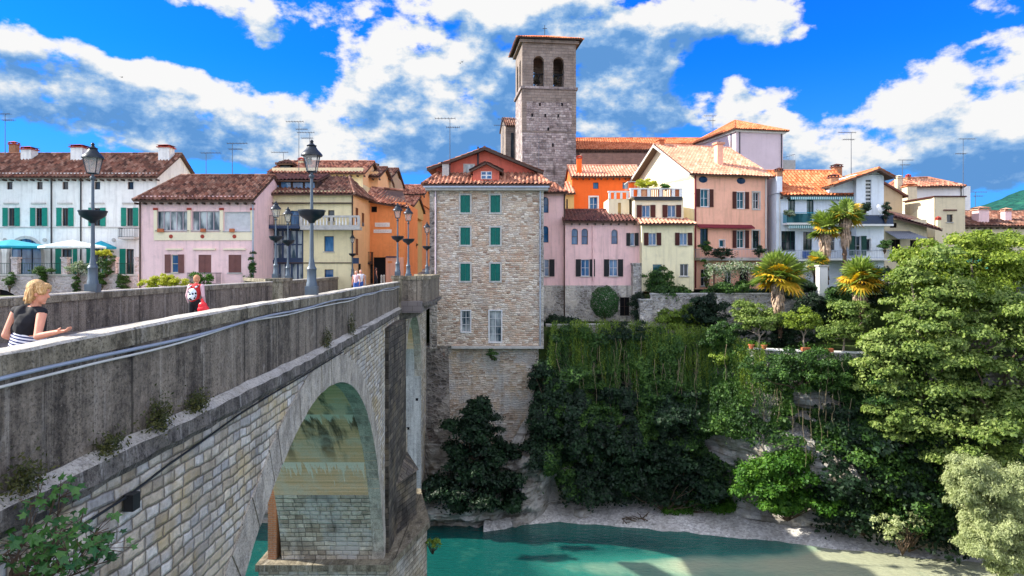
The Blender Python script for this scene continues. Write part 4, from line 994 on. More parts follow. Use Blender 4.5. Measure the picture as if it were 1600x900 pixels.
# conduits clipped under the coping, sagging between clips
for k, (dz, r, mat) in enumerate(((-.255, .022, 'pipe_grey'), (-.295, .015, 'pipe_pale'))):
    mb = MB(); pl = []
    for y in np.arange(2, 36.0, .3):
        s_ = math.sin(y*1.1+k)*.018+.02*math.sin(y*.45+k*1.7); pl.append(Vector((XF(y)+.045+k*.004, y, ZT(y)+dz+s_-(.02*abs(math.sin(y*.8)) if k else 0))))
    mb.path(pl, r, 7); bb(mb, 'conduit', mat, smooth=True)
mb = MB(); pl = [Vector((XF(y)+.06, y, z)) for y, z in ((4.5, -3.55), (5.5, -3.18), (6.5, -2.95), (7.5, -2.84), (8.3, -2.80), (9.2, -2.68), (10.2, -2.60), (11.5, -2.50), (13, -2.47), (16, -2.49), (20, -2.50))]
mb.path(pl, .017, 6); bb(mb, 'cable', 'cable_black')
mb = MB(); mb.box(XF(8.35)+.02, XF(8.35)+.14, 8.28, 8.44, -2.98, -2.78); bb(mb, 'junction_box', 'cable_black')
# moss tufts on the cornice
def tuft(y, z, n, h, mat='moss_leaf'):
    c = np.array([XF(y)+.12, y, z]); C = c+RNG.normal(size=(n, 3))*np.array([.05, .14, h*.4])+np.array([0, 0, h*.4]); C[:, 0] = np.clip(C[:, 0], XF(y)+.03, None)
    return C
random.seed(5)
for i, (px, y, h, n) in enumerate(((245, 8.9, .28, 220), (300, 9.9, .20, 160), (165, 7.9, .16, 110), (505, 17.6, .35, 150), (545, 21, .4, 160), (20, 6.6, .22, 150))):
    rt = tag(empty('weed', (XF(y)+.1, y, ZT(y)-1.36)), ['dark tuft of weed on cornice above the cable box', 'small weed tuft on cornice right of the biggest one', 'low weed on cornice left of the cable box',
      'weed hanging on dark cornice near the tall middle lamp', 'farthest weed tuft growing on bridge cornice', 'mossy weed on cornice at the left picture edge', 'tiny weed on cornice above the arch shoulder'][i], 'weed', 'weeds on the bridge cornice')
    C = tuft(y, ZT(y)-1.36, n*4, h*1.15); Nn = unit(len(C))+np.array([1, 0, .2]); leaf_mesh('foliage', 'moss_leaf', C, Nn, .030, rt, .5, rt.location)

# ================================================================== HOUSES ON THE LEFT
h = House('white_house', 'long white house with green shutters and old brown tile roof behind cafe terrace', 'house', 60, 0, 448)
h.shut = 'teal_shutter'; h.glass = 'dark_glass'; W = []
for px in (-36, 15, 62, 102, 152, 204): W.append((px, 290, 9, 12, 'p', dict(f='dark_wood', sill=False)))
for px in (-36, 18, 61, 102, 152, 203): W.append((px, 339, 10, 28, 'o', dict(s='teal_shutter', sw=8, lintel='stone_trim', f='dark_wood')))
W += [(-25, 404, 46, 62, 'ap', dict(g='blue_glass', f='dark_metal', nx=3, nz=2, t='stone_trim', tw=.25)), (40, 404, 50, 62, 'ap', dict(g='blue_glass', f='dark_metal', nx=3, nz=2, t='stone_trim', tw=.25)),
      (104, 412, 15, 46, 'o', dict(s='teal_shutter', sw=9, door=1, g='dark_glass', f='dark_wood')), (152, 412, 14, 46, 'o', dict(s='teal_shutter', sw=9, door=1, f='dark_wood')), (203, 412, 12, 46, 'o', dict(s='teal_shutter', sw=9, door=1, only=-1, f='dark_wood'))]
h.wall(-62, 245, 270, 448, 'white_plaster', 8, 0, W)
rf = h.gable_x(-62, 245, 277, 241, 'old_tiles', 8, 0, .6, .3, 'white_plaster')
MB().box(h.x(-62), h.x(245), -.06, -.003, h.z(356.5), h.z(354.5)).build('string_course', 'stone_trim', h.root)
for px, a, b, w_ in ((46, 229, 262, 16), (125, 226, 262, 18), (260, 226, 252, 17)): h.chimney(rf, px, a, b, w_, 'white_plaster', 3.2)
h.chimney(rf, 22, 221, 242, 10, 'brick_lit', 5.6)
for px in (81, 127, -12): h.pipe(px, 276, 445, 'dark_metal')
for px in (8, 70, 178): MB().tube((h.x(px), -.07, h.z(375)), (h.x(px), -.003, h.z(375)), .17, n=14).build('wall_disc', 'stone_trim', h.root)
h.balcony(192, 217, 357, 371, 374, .8)
# cafe terrace
tw_ = House('terrace_wall', 'pale stone retaining wall with low arch below the cafe terrace', 'wall', 54, 0, 520)
mb_w = tw_.wall(-70, 216, 431, 520, 'terrace_wall_stone', 1.0, 0, [(-2, 472, 78, 40, 'ad', dict(sill=False, f='dark_wood', g='shadow_inside'))], reveal=.6)
MB().box(tw_.x(-70), tw_.x(216), -.08, 1.05, tw_.z(431), tw_.z(428.6)).build('coping', 'stone_trim', tw_.root)
for px in (98, 174, 213, 20): 
    m2 = MB(); m2.box(tw_.x(px-4.5), tw_.x(px+4.5), .15, .6, tw_.z(428.6), tw_.z(404)); m2.box(tw_.x(px-5.6), tw_.x(px+5.6), .1, .66, tw_.z(404), tw_.z(401.5)); m2.build('pillar', 'terrace_wall_stone', tw_.root)
tf = House('terrace_fence', 'green iron railing between brick pillars above the terrace wall', 'railing', 54.3, 0, 428.6)
for a, b in ((-68, 15), (25, 93), (103, 169), (179, 208)): tf.railing(a, b, 411, 428.6, 0, 'dark_green_shutter', .13)
mb = MB(); mb.box(-46, P(216, 0, 55)[0], 55.0, 59.9, -2.0, -.95); struct(mb, 'terrace_floor', 'street_paving')
def parasol(px, pyt, pye, wpx, D, mat, label):
    k = D/F; c = P(px, pye, D); r = wpx*k/2; hgt = (pye-pyt)*k; rt = empty('parasol', (c.x, D, -.95)); tag(rt, label, 'parasol', 'parasols on the cafe terrace')
    z = c.z+.95; m2 = MB(); n = 8
    for i in range(n):
        a, b = 2*math.pi*(i+.5)/n, 2*math.pi*(i+1.5)/n; A = (r*math.cos(a), r*math.sin(a)*.8, z); B = (r*math.cos(b), r*math.sin(b)*.8, z)
        m2.face([A, B, (0, 0, z+hgt)]); m2.face([A, B, (B[0], B[1], z-.16), (A[0], A[1], z-.16)])
    m2.build('canopy', mat, rt); m2 = MB()
    m2.tube((0, 0, 0), (0, 0, z+hgt+.05), .03); m2.build('pole', 'white_frame', rt)
    m2 = MB(); m2.box(-.3, .3, -.3, .3, 0, .08); m2.build('base', 'stone_trim', rt); m2 = MB()
    for i in range(n):
        a = 2*math.pi*(i+.5)/n; m2.tube((0, 0, z+hgt-.03), (r*.98*math.cos(a), r*.98*math.sin(a)*.8, z-.02), .012, n=5)
    m2.build('ribs', 'white_frame', rt)
parasol(18, 374, 385, 118, 57.5, 'teal_canvas', 'teal parasol over the cafe terrace at the left picture edge')
parasol(113, 375, 385, 96, 57, 'white_canvas', 'white parasol in the middle of the cafe terrace')
parasol(158, 376, 386, 44, 59, 'teal_canvas', 'small teal parasol right behind the white one')

h = House('pink_house', 'pink house with glazed loggia and wavy brown tile roof beside the bridge', 'house', 50, 217, 462)
h.trim = None; h.shut = 'rosy_shutter'
W = [(270, 345, 50, 30, 'p', dict(g='curtained_glass', f='lilac_plaster', nx=5, nz=1)), (322, 345, 44, 30, 'p', dict(g='curtained_glass', f='lilac_plaster', nx=4, nz=1)), (371, 346, 42, 30, 'p', dict(g='white_blind', nx=1, nz=1)),
     (273, 412, 11, 28, 'o', dict(g='blue_glass', f='cream_trim', sw=9, lintel='cream_trim')), (320, 412, 20, 28, 's', dict(lintel='cream_trim')), (367, 412, 20, 28, 's', dict(lintel='cream_trim'))]
h.wall(217, 397, 306, 520, 'pink_plaster', 8, 0, W)
rf = h.gable_x(217, 397, 313, 275, 'old_tiles', 8, 0, .55, .15, 'pink_plaster', hipl=1.3)
for px in (243.5, 296, 346.5, 394.5): 
    m2 = MB(); m2.box(h.x(px-2.6), h.x(px+2.6), -.09, -.003, h.z(363), h.z(328.5)); o = m2.build('pilaster', 'cream_trim', h.root)
    MB().box(h.x(px-3.2), h.x(px+3.2), -.12, -.003, h.z(328.5), h.z(325)).build('pilaster_cap', 'aged_red', o)
MB().box(h.x(241), h.x(397), -.07, -.003, h.z(375.5), h.z(363)).build('band', 'cream_trim', h.root)
for px in (268, 317, 367): MB().tube((h.x(px), -.11, h.z(369.5)), (h.x(px), -.07, h.z(369.5)), .14, n=14).build('wall_disc', 'aged_red', h.root)
for px, w_ in ((253, 9), (319, 7), (364, 7)): 
    m2 = MB(); m2.box(h.x(px-w_/2), h.x(px+w_/2), -.28, -.08, h.z(362.9), h.z(357.5)); m2.build('flower_box', 'terracotta', h.root)
h.pipe(219.5, 312, 460, 'dark_wood'); h.pipe(396, 312, 460, 'pipe_grey')
h.balcony(302, 346, 426, 444, 447, 1.0)

h = House('yellow_balcony_house', 'pale yellow house with stone balustrade balcony and glazed front at bridge end', 'house', 54, 405, 452)
W = [(425, 344, 8, 22, 'p', dict(f='dark_wood', nx=1)), (460.5, 344.5, 14, 31, 'p', dict(g='blue_glass', f='dark_wood', door=1, nx=1, nz=1)), (517.5, 337, 10, 17, 'p', dict(f='dark_wood', nx=1, nz=1)),
     (514, 381, 15, 24, 'p', dict(g='blue_glass', f='dark_wood', nx=1, nz=1)), (514, 428, 14, 14, 'p', dict(g='blue_glass', f='dark_wood', nx=1)),
     (441, 382, 66, 48, 'p', dict(g='curtained_glass', f='navy_panel', nx=6, nz=2, sill=False, fw=.15)), (441, 425, 66, 30, 'p', dict(g='curtained_glass', f='navy_panel', nx=7, nz=1, sill=False, fw=.13))]
h.wall(405, 551, 298, 452, 'cream_plaster', 7, 0, W)
# angled side towards the street
x1 = h.x(551); mb = MB(); mb.face([(x1, 0, h.z(452)), (x1+.12, 4.2, h.z(452)), (x1+.12, 4.2, h.z(300)), (x1, 0, h.z(298))]); mb.face([(x1+.12, 4.2, h.z(452)), (x1+.12, 7, h.z(452)), (x1+.12, 7, h.z(300)), (x1+.12, 4.2, h.z(300))]); mb.build('side_wall', 'apricot_plaster', h.root)
sidew = MB()
for t, zt, zb in ((.3, 323, 345), (.78, 328, 350), (.3, 372, 398), (.5, 412, 440)):
    a = Vector((x1, 0, 0)).lerp(Vector((x1+.12, 4.2, 0)), t); d = Vector((.12, 4.2, 0)).normalized(); n_ = Vector((d.y, -d.x, 0))
    for (e, off, mat) in ((.34, .03, 'dark_wood'),):
        p, q = a-d*e+n_*off, a+d*e+n_*off; sidew = MB(); sidew.prism([(p.x, p.y, h.z(zb)), (q.x, q.y, h.z(zb)), (q.x, q.y, h.z(zt)), (p.x, p.y, h.z(zt))], -n_*.06); sidew.build('window', 'dark_glass', h.root)
ze = h.zat(303, -.5); zr = h.zat(276, 4.5); X0 = h.x(398); X1 = h.x(551)+.25
rf = h.roof([[(X0, -.5, ze), (X1, -.5, ze), (X1-1.6, 4.5, zr), (X0+.3, 4.5, zr)], [(X1, -.5, ze), (X1+.45, 5.5, ze-.05), (X1-1.6, 4.5, zr)]], 'old_tiles', [((X1, -.5, ze+.05), (X1-1.6, 4.5, zr+.05))])
m2 = MB(); m2.box(h.x(410), h.x(490), 1.0, 3.4, h.zat(296, 1), h.zat(281, 1)); m2.build('dormer', 'dark_wood', h.root)
m2 = MB()
for i in range(4): m2.box(h.x(414+i*19), h.x(429+i*19), .95, 1.0, h.zat(294, 1), h.zat(285, 1))
m2.build('dormer_windows', 'blue_glass', h.root)
h.roof([[(h.x(406), .5, h.zat(281.5, .5)), (h.x(494), .5, h.zat(281.5, .5)), (h.x(494), 4.2, h.zat(272, 4)), (h.x(406), 4.2, h.zat(272, 4))]], 'dark_tiles', name='dormer_roof')
# left iron balcony and right stone balustrade
h.balcony(407, 474, 338, 353, 358, 1.0, 0, 'navy_panel')
o = MB().box(h.x(475), h.x(566), -1.0, -.003, h.z(360), h.z(355)).build('balcony', 'stone_trim', h.root)
m2 = MB(); m2.box(h.x(475), h.x(566), -1.0, -.78, h.z(341), h.z(338)); m2.box(h.x(475), h.x(566), -1.0, -.8, h.z(355), h.z(353))
for px in (476.5, 523, 552, 564.5): m2.box(h.x(px-2), h.x(px+2), -1.02, -.78, h.z(355), h.z(341))
m2.build('balustrade_rail', 'stone_trim', o)
m2 = MB()
for i in range(17):
    px = 481+i*4.9
    if min(abs(px-q) for q in (476.5, 523, 552, 564.5)) < 3.2: continue
    z0, z1 = h.z(353), h.z(341); hh = z1-z0; m2.lathe([(.05, 0), (.075, hh*.25), (.035, hh*.62), (.045, hh*.72), (.035, hh*.8), (.05, hh)], (h.x(px), -.9, z0), 10)
m2.build('balusters', 'white_trim', o)
m2 = MB(); m2.box(h.x(408), h.x(552), -.07, -.003, h.z(411.5), h.z(410)); m2.box(h.x(408), h.x(552), -.3, -.003, h.z(318.5), h.z(316.8)); m2.build('cornice_line', 'dark_wood', h.root)
h.box('spandrel_panel', 408, 474, 406, 411, 'navy_panel', -.05, .1); h.pipe(551, 303, 450, 'dark_wood')
# dark sign beside the corner
h.box('sign_board', 553, 562, 403, 412, 'navy_panel', -.3, -.24)

h = House('upper_yellow_house', 'taller ochre house with small roof turret rising behind the balcony house', 'house', 63, 425, 330)
h.wall(425, 567, 262, 330, 'cream_plaster', 8, 0, [(546, 290, 6, 12, 'p', dict(f='dark_wood', nx=1))])
rf = h.gable_x(425, 567, 271, 253, 'mixed_tiles', 8, 0, .6, .3, 'apricot_plaster')
m2 = MB(); m2.box(h.x(431), h.x(447), 1.2, 2.6, h.zat(270, 1.2), h.zat(257, 1.2)); m2.build('roof_turret', 'dark_glass', h.root)
z1 = h.zat(257, 1.2); a, b = h.x(426), h.x(453); h.roof([[(a, .6, z1), (b, .6, z1), ((a+b)/2, 1.9, z1+.55)], [(b, .6, z1), (b, 3.2, z1), ((a+b)/2, 1.9, z1+.55)], [(b, 3.2, z1), (a, 3.2, z1), ((a+b)/2, 1.9, z1+.55)], [(a, 3.2, z1), (a, .6, z1), ((a+b)/2, 1.9, z1+.55)]], 'old_tiles', name='turret_roof')
h.chimney(rf, 471, 246, 262, 8, 'cream_plaster', 3.4); h.chimney(rf, 482, 244, 260, 7, 'dark_wood', 3.0, 'dark_wood')
h = House('narrow_ochre_house', 'narrow ochre house with dark eaves squeezed behind the orange wall', 'house', 66, 567, 330)
h.wall(567, 590, 268, 330, 'apricot_plaster', 8, 0, [(577, 300, 5, 14, 'p', dict(f='dark_wood', nx=1))]); h.gable_x(567, 590, 276, 262, 'old_tiles', 7, 0, .7, .35, 'apricot_plaster')
h = House('gabled_brown_house', 'tan house with steep brown gable and round chimney above the orange roof', 'house', 72, 588, 330)
h.wall(588, 611, 270, 330, 'tan_plaster', 8, 0, [(600, 288, 6, 14, 'p', dict(f='dark_wood', nx=1))]); rf = h.gable_x(586, 609, 278, 264, 'old_tiles', 8, 0, .6, .3, 'tan_plaster'); h.chimney(rf, 588, 255, 272, 7, 'tan_plaster', 2, 'dark_wood')

h = House('orange_house', 'orange house with two white signs and a dark passage facing the bridge', 'house', 60, 560, 458)
h.wall(560, 573.5, 302, 458, 'apricot_plaster', 8, 0, [(568, 340, 4, 16, 'p', dict(f='dark_wood', nx=1)), (569, 425, 6, 40, 'd', dict(door=1, f='dark_wood', g='dark_glass'))], name='narrow_wall')
h.wall(573.5, 633, 316, 458, 'orange_plaster', 8, 0, [(584.5, 327, 9, 9, 'p', dict(f='dark_wood', g='shadow_inside', sill=False, nx=1)), (593, 428, 19, 52, 'd', dict(door=1, f='dark_wood', g='shadow_inside', nx=1, nz=1)),
   (580, 428, 6, 40, 'd', dict(door=1, f='dark_wood', g='dark_glass', nx=1))])
z0 = h.zat(319, -.6); zr = h.zat(297, 4); h.roof([[(h.x(568), -.6, z0+.35), (h.x(640), -.6, z0-.35), (h.x(618), 4, zr-.1), (h.x(566), 4, zr+.2)]], 'mixed_tiles', [((h.x(566), 4, zr+.25), (h.x(618), 4, zr))])
h.box('doorway_panel', 603, 631, 402, 450, 'salmon_plaster', -.06, -.003); h.box('street_sign', 603, 622, 400.5, 402.5, 'navy_panel', -.12, -.065); h.box('notice', 606, 613, 408, 411, 'orange_plaster', -.09, -.065)
def marks(name, px0, px1, pyt, pyb, cnt, parent, y):
    m2 = MB(); step = (px1-px0-4)/cnt; random.seed(cnt)
    for i in range(cnt):
        a = px0+2+i*step; w2 = step*random.uniform(.45, .7); zt, zb = h.z(pyt+1.6), h.z(pyb-1.6)
        m2.box(h.x(a), h.x(a)+.03, y-.008, y, zb, zt); m2.box(h.x(a)+.03, h.x(a+w2), y-.008, y, zt-.03-(.07 if i % 2 else 0), zt-(.07 if i % 2 else 0))
        if i % 3: m2.box(h.x(a+w2)-.03, h.x(a+w2), y-.008, y, zb, zt-.1)
    m2.build(name, 'lilac_plaster', parent)
for (a, b, t_, b_, n_) in ((586, 609, 348, 354.5, 8), (584, 612, 358.5, 364, 9)):
    sg = h.box('wall_sign', a, b, t_, b_, 'white_trim', -.07, -.003); marks('lettering', a, b, t_, b_, n_, sg, -.07)
h.balcony(564, 583, 394, 410, 413, .9, 0, 'dark_wood', 'dark_wood', .08)

# street row behind
h = House('yellow_street_house', 'narrow yellow house with lit shutters on the climbing street', 'house', 68, 630, 430)
h.wall(628, 641, 318, 430, 'ochre_plaster', 9, 0, [(634.5, 345, 3.5, 30, 'p', dict(f='dark_wood', nx=1, sill=False))]); h.gable_x(614, 645, 322, 308, 'mixed_tiles', 8, 0, .5, .2, 'ochre_plaster')
MB().box(h.x(637.5), h.x(640), -.05, -.002, h.z(372), h.z(328)).build('shutter', 'white_frame', h.root)
h.balcony(634, 648, 378, 386, 388, .8, 0, 'dark_metal')
h = House('tall_orange_house', 'tall orange house with brown eaves over an arcade on the street', 'house', 78, 641, 425)
h.wall(641, 656, 304, 425, 'orange_plaster', 14, 0, [(649, 402, 10, 30, 'ad', dict(f='dark_wood', g='shadow_inside', sill=False))]); h.gable_x(616, 658, 304, 290, 'mixed_tiles', 10, 0, .8, .5, 'orange_plaster')
h = House('yellow_shuttered_house', 'far yellow house with dark shutters and maroon awning closing the street', 'house', 104, 650, 406)
h.wall(650, 684, 322, 408, 'ochre_plaster', 9, 0, [(664, 347, 6, 9, 'o', dict(g='blue_glass', s='dark_shutter')), (664, 368, 6, 10, 'o', dict(g='blue_glass', s='dark_shutter')), (664, 392, 14, 22, 'd', dict(f='maroon', g='shadow_inside', door=1))])
h.gable_x(648, 684, 322, 312, 'mixed_tiles', 8, 0, .7, .3)
m2 = MB(); m2.prism([(h.x(655), -.003, h.z(375)), (h.x(674), -.003, h.z(375)), (h.x(674), -1.2, h.z(381)), (h.x(655), -1.2, h.z(381))], (0, 0, -.06)); m2.build('awning', 'maroon', h.root)

# ================================================================== THE TALL STONE HOUSE BY THE BRIDGE
h = House('stone_tower_house', 'tall rubble stone house with closed green shutters standing beside the bridge end', 'house', 51, 672, 545)
h.shut = 'green_shutter'
W = [(px, py, 15, 27, 's', dict(t='stone_trim', tw=.12)) for px in (727, 774) for py in (318.5, 369, 425.5)]
W += [(728, 502, 14, 33, 'p', dict(g='curtained_glass', t='white_frame', tw=.07, nz=3)), (774, 510, 19, 49, 'p', dict(g='curtained_glass', t='white_frame', tw=.07, nz=4, door=1))]
h.wall(674, 848, 283, 541, 'tower_house_stone', 9, 0, W)
MB().box(h.x(671.5), h.x(683), -.10, 3, h.z(545), h.z(284)).build('corner_pier', 'dark_rubble', h.root)
m2 = MB(); m2.box(h.x(842), h.x(849.5), -.06, .5, h.z(545), h.z(284)); m2.build('corner_quoins', 'garden_wall_stone', h.root)
h.pipe(681, 287, 440, 'lilac_plaster', -.14, .05); h.pipe(844, 287, 540, 'pipe_grey', -.1, .045)
MB().box(h.x(706), h.x(849), -.35, .2, h.z(544), h.z(540.5)).build('ledge', 'stone_trim', h.root)
m2 = MB(); fp = [(655, 560), (662, 541), (848, 541), (848, 556), (836, 600), (832, 655), (806, 700), (790, 722), (650, 730)]
m2.prism([(h.x(a), .25, h.z(b)) for a, b in fp], (0, 3.2, 0)); m2.build('foundation', 'foundation_stone', h.root)
m2 = MB(); m2.prism([(h.x(a), .06, h.z(b)) for a, b in [(656, 545), (700, 545), (704, 700), (690, 760), (650, 760)]], (0, .3, 0)); m2.build('lower_buttress', 'dark_rubble', h.root)
# two roofs: the skirt in front and the raised red storey behind
ze = h.zat(288, -.6); zt = h.zat(268, 2.0); XA, XBx = h.x(661), h.x(860)
h.roof([[(XA, -.6, ze), (XBx, -.6, ze), (XBx-1.0, 2.4, zt), (XA+1.0, 2.4, zt)], [(XA, 9.5, ze), (XA, -.6, ze), (XA+1.0, 2.4, zt), (XA+1.0, 8.5, zt)], [(XBx, -.6, ze), (XBx, 9.5, ze), (XBx-1.0, 8.5, zt), (XBx-1.0, 2.4, zt)]],
       'mixed_tiles', [((XA, -.6, ze+.05), (XA+1.0, 2.4, zt+.05)), ((XBx, -.6, ze+.05), (XBx-1.0, 2.4, zt+.05))])
m2 = MB(); m2.box(XA+.1, XBx-.1, -.66, -.56, ze-.24, ze-.12); m2.build('gutter', 'pipe_grey', h.root)
m2 = MB(); m2.box(h.x(674)-.4, h.x(848)+.4, -.5, .3, ze-.42, ze-.24); m2.build('eaves_moulding', 'stone_trim', h.root)
dy = 2.2; wz = lambda py: h.zat(py, dy)
kx = lambda px: (px-800)*(h.D+dy)/F-h.loc.x
m2 = MB(); m2.prism([(kx(682), dy, wz(290)), (kx(834), dy, wz(290)), (kx(834), dy, wz(268)), (kx(757), dy, wz(234)), (kx(682), dy, wz(262))], (0, 7, 0)); up = m2.build('upper_storey', 'red_plaster', h.root)
yF = dy-.7; f = lambda px, py: ((px-800)*(h.D+yF)/F-h.loc.x, h.zat(py, yF)); a0, a1, a2 = f(667, 264), f(757, 231), f(849, 269)
h.roof([[(a0[0], 9.4, a0[1]), (a0[0], yF, a0[1]), (a1[0], yF, a1[1]), (a1[0], 9.4, a1[1])], [(a2[0], yF, a2[1]), (a2[0], 9.4, a2[1]), (a1[0], 9.4, a1[1]), (a1[0], yF, a1[1])]], 'mixed_tiles', [((a1[0], yF, a1[1]+.05), (a1[0], 9.4, a1[1]+.05))], name='upper_roof')
m2 = MB()
for p, q in ((a0, a1), (a1, a2)): m2.prism([(p[0], yF-.05, p[1]-.16), (q[0], yF-.05, q[1]-.16), (q[0], yF-.05, q[1]+.03), (p[0], yF-.05, p[1]+.03)], (0, .06, 0))
m2.build('verge_board', 'dark_wood', h.root)
m2 = MB(); m2.box(kx(724), kx(742), dy-.03, dy-.003, wz(276), wz(256)); o = m2.build('upper_window', 'stone_trim', h.root); MB().box(kx(727), kx(739), dy-.05, dy-.03, wz(274), wz(258)).build('pane', 'curtained_glass', o)
m2 = MB(); m2.tube((kx(747), dy-.15, wz(262)), (kx(747), dy-.15, wz(230)), .07, n=8); m2.build('flue_pipe', 'dark_metal', h.root)
# dormer
yd = .2; q = lambda px, py: ((px-800)*(h.D+yd)/F-h.loc.x, h.zat(py, yd))
m2 = MB(); m2.prism([(q(739, 290)[0], yd, q(739, 290)[1]), (q(780, 290)[0], yd, q(780, 290)[1]), (q(780, 266)[0], yd, q(780, 266)[1]), (q(760, 257)[0], yd, q(760, 257)[1]), (q(739, 266)[0], yd, q(739, 266)[1])], (0, 2.6, 0)); dm = m2.build('dormer', 'red_plaster', h.root)
b0, b1, b2 = q(734, 268), q(760, 254.5), q(786, 268)
h.roof([[(b0[0], 2.8, b0[1]), (b0[0], yd-.4, b0[1]), (b1[0], yd-.4, b1[1]), (b1[0], 2.8, b1[1])], [(b2[0], yd-.4, b2[1]), (b2[0], 2.8, b2[1]), (b1[0], 2.8, b1[1]), (b1[0], yd-.4, b1[1])]], 'dark_tiles', name='dormer_roof')
m2 = MB(); a_, b_ = q(751.5, 280), q(768.5, 268); m2.box(a_[0], b_[0], yd-.05, yd-.003, a_[1], b_[1]); wo_ = m2.build('dormer_window', 'white_frame', h.root)
m2 = MB()
for i in range(2):
    for j in range(2):
        w2 = (b_[0]-a_[0])/2; h2 = (b_[1]-a_[1])/2; m2.box(a_[0]+w2*i+.06, a_[0]+w2*(i+1)-.05, yd-.07, yd-.05, a_[1]+h2*j+.05, a_[1]+h2*(j+1)-.05)
m2.build('pane', 'blue_glass', wo_)
m2 = MB(); m2.box(kx(693), kx(703), 1.2, 1.7, h.zat(287, 1.2), h.zat(256, 1.2)); ch = m2.build('chimney', 'stone_trim', h.root); m2 = MB(); m2.box(kx(691), kx(705), 1.1, 1.8, h.zat(256, 1.2), h.zat(253, 1.2)); m2.build('chimney_cap', 'dark_tiles', ch)

# ================================================================== BELL TOWER AND CHURCH
D = 88; k = D/F; tloc = P(816, 300, D); tower = empty('bell_tower', tloc, R(6.8)); tag(tower, 'tall square stone bell tower with twin arched belfry openings and tiled cap', 'bell tower')
TW = 7.05; TH = 7.0; tz = lambda py: (300-py)*k
m2 = MB(); m2.box(0, TW, 0, TH, -3, tz(136.5)); m2.build('shaft', 'campanile_stone', tower)
m2 = MB(); m2.box(-.03, .55, -.03, .6, tz(206), tz(137.5)); m2.box(TW-.55, TW+.03, -.03, .6, tz(206), tz(137.5)); m2.box(-.03, TW+.03, -.05, .6, tz(158), tz(137.5)); m2.box(.0, TW, -.04, .3, tz(206), tz(204)); m2.build('corner_strips', 'belfry_stone', tower)
m2 = MB(); m2.box(-.22, TW+.22, -.22, TH+.22, tz(138.5), tz(134.5)); m2.build('cornice', 'campanile_stone', tower)
# belfry: four pierced walls
def pierced(mb, L, z0, z1, ops, fn, th=.75, zs=None):
    xs = sorted(set([0, L]+[a for a, b, c, d in ops]+[b for a, b, c, d in ops])); zs_ = sorted(set([z0, z1]+[c for a, b, c, d in ops]+[d for a, b, c, d in ops]))
    for i in range(len(xs)-1):
        for j in range(len(zs_)-1):
            cx = (xs[i]+xs[i+1])/2; cz = (zs_[j]+zs_[j+1])/2
            if any(a < cx < b and c < cz < d for a, b, c, d in ops): continue
            for t in (0, th): mb.face([fn(xs[i], t, zs_[j]), fn(xs[i+1], t, zs_[j]), fn(xs[i+1], t, zs_[j+1]), fn(xs[i], t, zs_[j+1])])
    for a, b, c, d in ops:
        rr = (b-a)/2; cx = (a+b)/2; zc = d-rr; n = 12; arc = [(cx+rr*math.cos(math.pi*t/n), zc+rr*math.sin(math.pi*t/n)) for t in range(n+1)]
        for t in range(n):
            p, q = arc[t], arc[t+1]; co = (b, d) if t < n/2 else (a, d)
            for y in (0, th): mb.face([fn(p[0], y, p[1]), fn(q[0], y, q[1]), fn(co[0], y, co[1])])
            mb.face([fn(p[0], 0, p[1]), fn(p[0], th, p[1]), fn(q[0], th, q[1]), fn(q[0], 0, q[1])])
        for e in (a, b): mb.face([fn(e, 0, c), fn(e, th, c), fn(e, th, zc), fn(e, 0, zc)])
        mb.face([fn(a, 0, c), fn(b, 0, c), fn(b, th, c), fn(a, th, c)])
z0, z1 = tz(134.5), tz(59); ops = [(1.45, 2.85, z0+.02, tz(86.5)), (4.05, 5.5, z0+.02, tz(87))]
m2 = MB()
pierced(m2, TW, z0, z1, ops, lambda x, t, z: (x, t, z)); pierced(m2, TW, z0, z1, ops, lambda x, t, z: (x, TH-t, z))
pierced(m2, TH-1.5, z0, z1, [(a-.75, b-.75, c, d) for a, b, c, d in ops], lambda x, t, z: (t, x+.75, z)); pierced(m2, TH-1.5, z0, z1, [(a-.75, b-.75, c, d) for a, b, c, d in ops], lambda x, t, z: (TW-t, x+.75, z))
m2.face([(0, .75, z0), (0, 0, z0), (0, 0, z1), (0, .75, z1)]); m2.face([(0, TH, z0), (0, TH-.75, z0), (0, TH-.75, z1), (0, TH, z1)])
m2.face([(TW, .75, z0), (TW, 0, z0), (TW, 0, z1), (TW, .75, z1)]); m2.face([(TW, TH, z0), (TW, TH-.75, z0), (TW, TH-.75, z1), (TW, TH, z1)])
m2.build('belfry', 'belfry_stone', tower)
m2 = MB(); m2.box(.8, TW-.8, .8, TH-.8, z1-.3, z1-.1); m2.build('belfry_ceiling', 'dark_wood', tower)
m2 = MB(); m2.lathe([(.0, 1.1), (.22, 1.05), (.33, .8), (.40, .35), (.58, .06), (.60, 0), (.5, .02)], (2.3, 3.2, z0+1.3), 16); m2.build('bell', 'bronze', tower); m2 = MB(); m2.lathe([(.0, 1.1), (.22, 1.05), (.33, .8), (.40, .35), (.58, .06), (.60, 0), (.5, .02)], (4.9, 3.2, z0+1.3), 16); m2.build('bell', 'bronze', tower)
m2 = MB(); m2.box(.8, TW-.8, 3.1, 3.3, z0+2.4, z0+2.6); m2.tube((1.6, 3.0, z0), (2.8, 3.0, z0+2.3), .09); m2.tube((4.3, 3.0, z0), (5.4, 3.0, z0+2.3), .09); m2.tube((2.9, 3.0, z0), (2.3, 3.0, z0+2.3), .07); m2.build('bell_frame', 'dark_metal', tower)
oz = .85; zE = tz(60.5); zA = tz(48)+.6; c = [(-oz, -oz, zE), (TW+oz, -oz, zE), (TW+oz, TH+oz, zE), (-oz, TH+oz, zE)]; ap = (TW/2, TH/2, zA)
m2 = MB()
for i in range(4): tiles(m2, [c[i], c[(i+1) % 4], ap], .32, .6); 
for i in range(4): ridge_cap(m2, c[i], ap, .12)
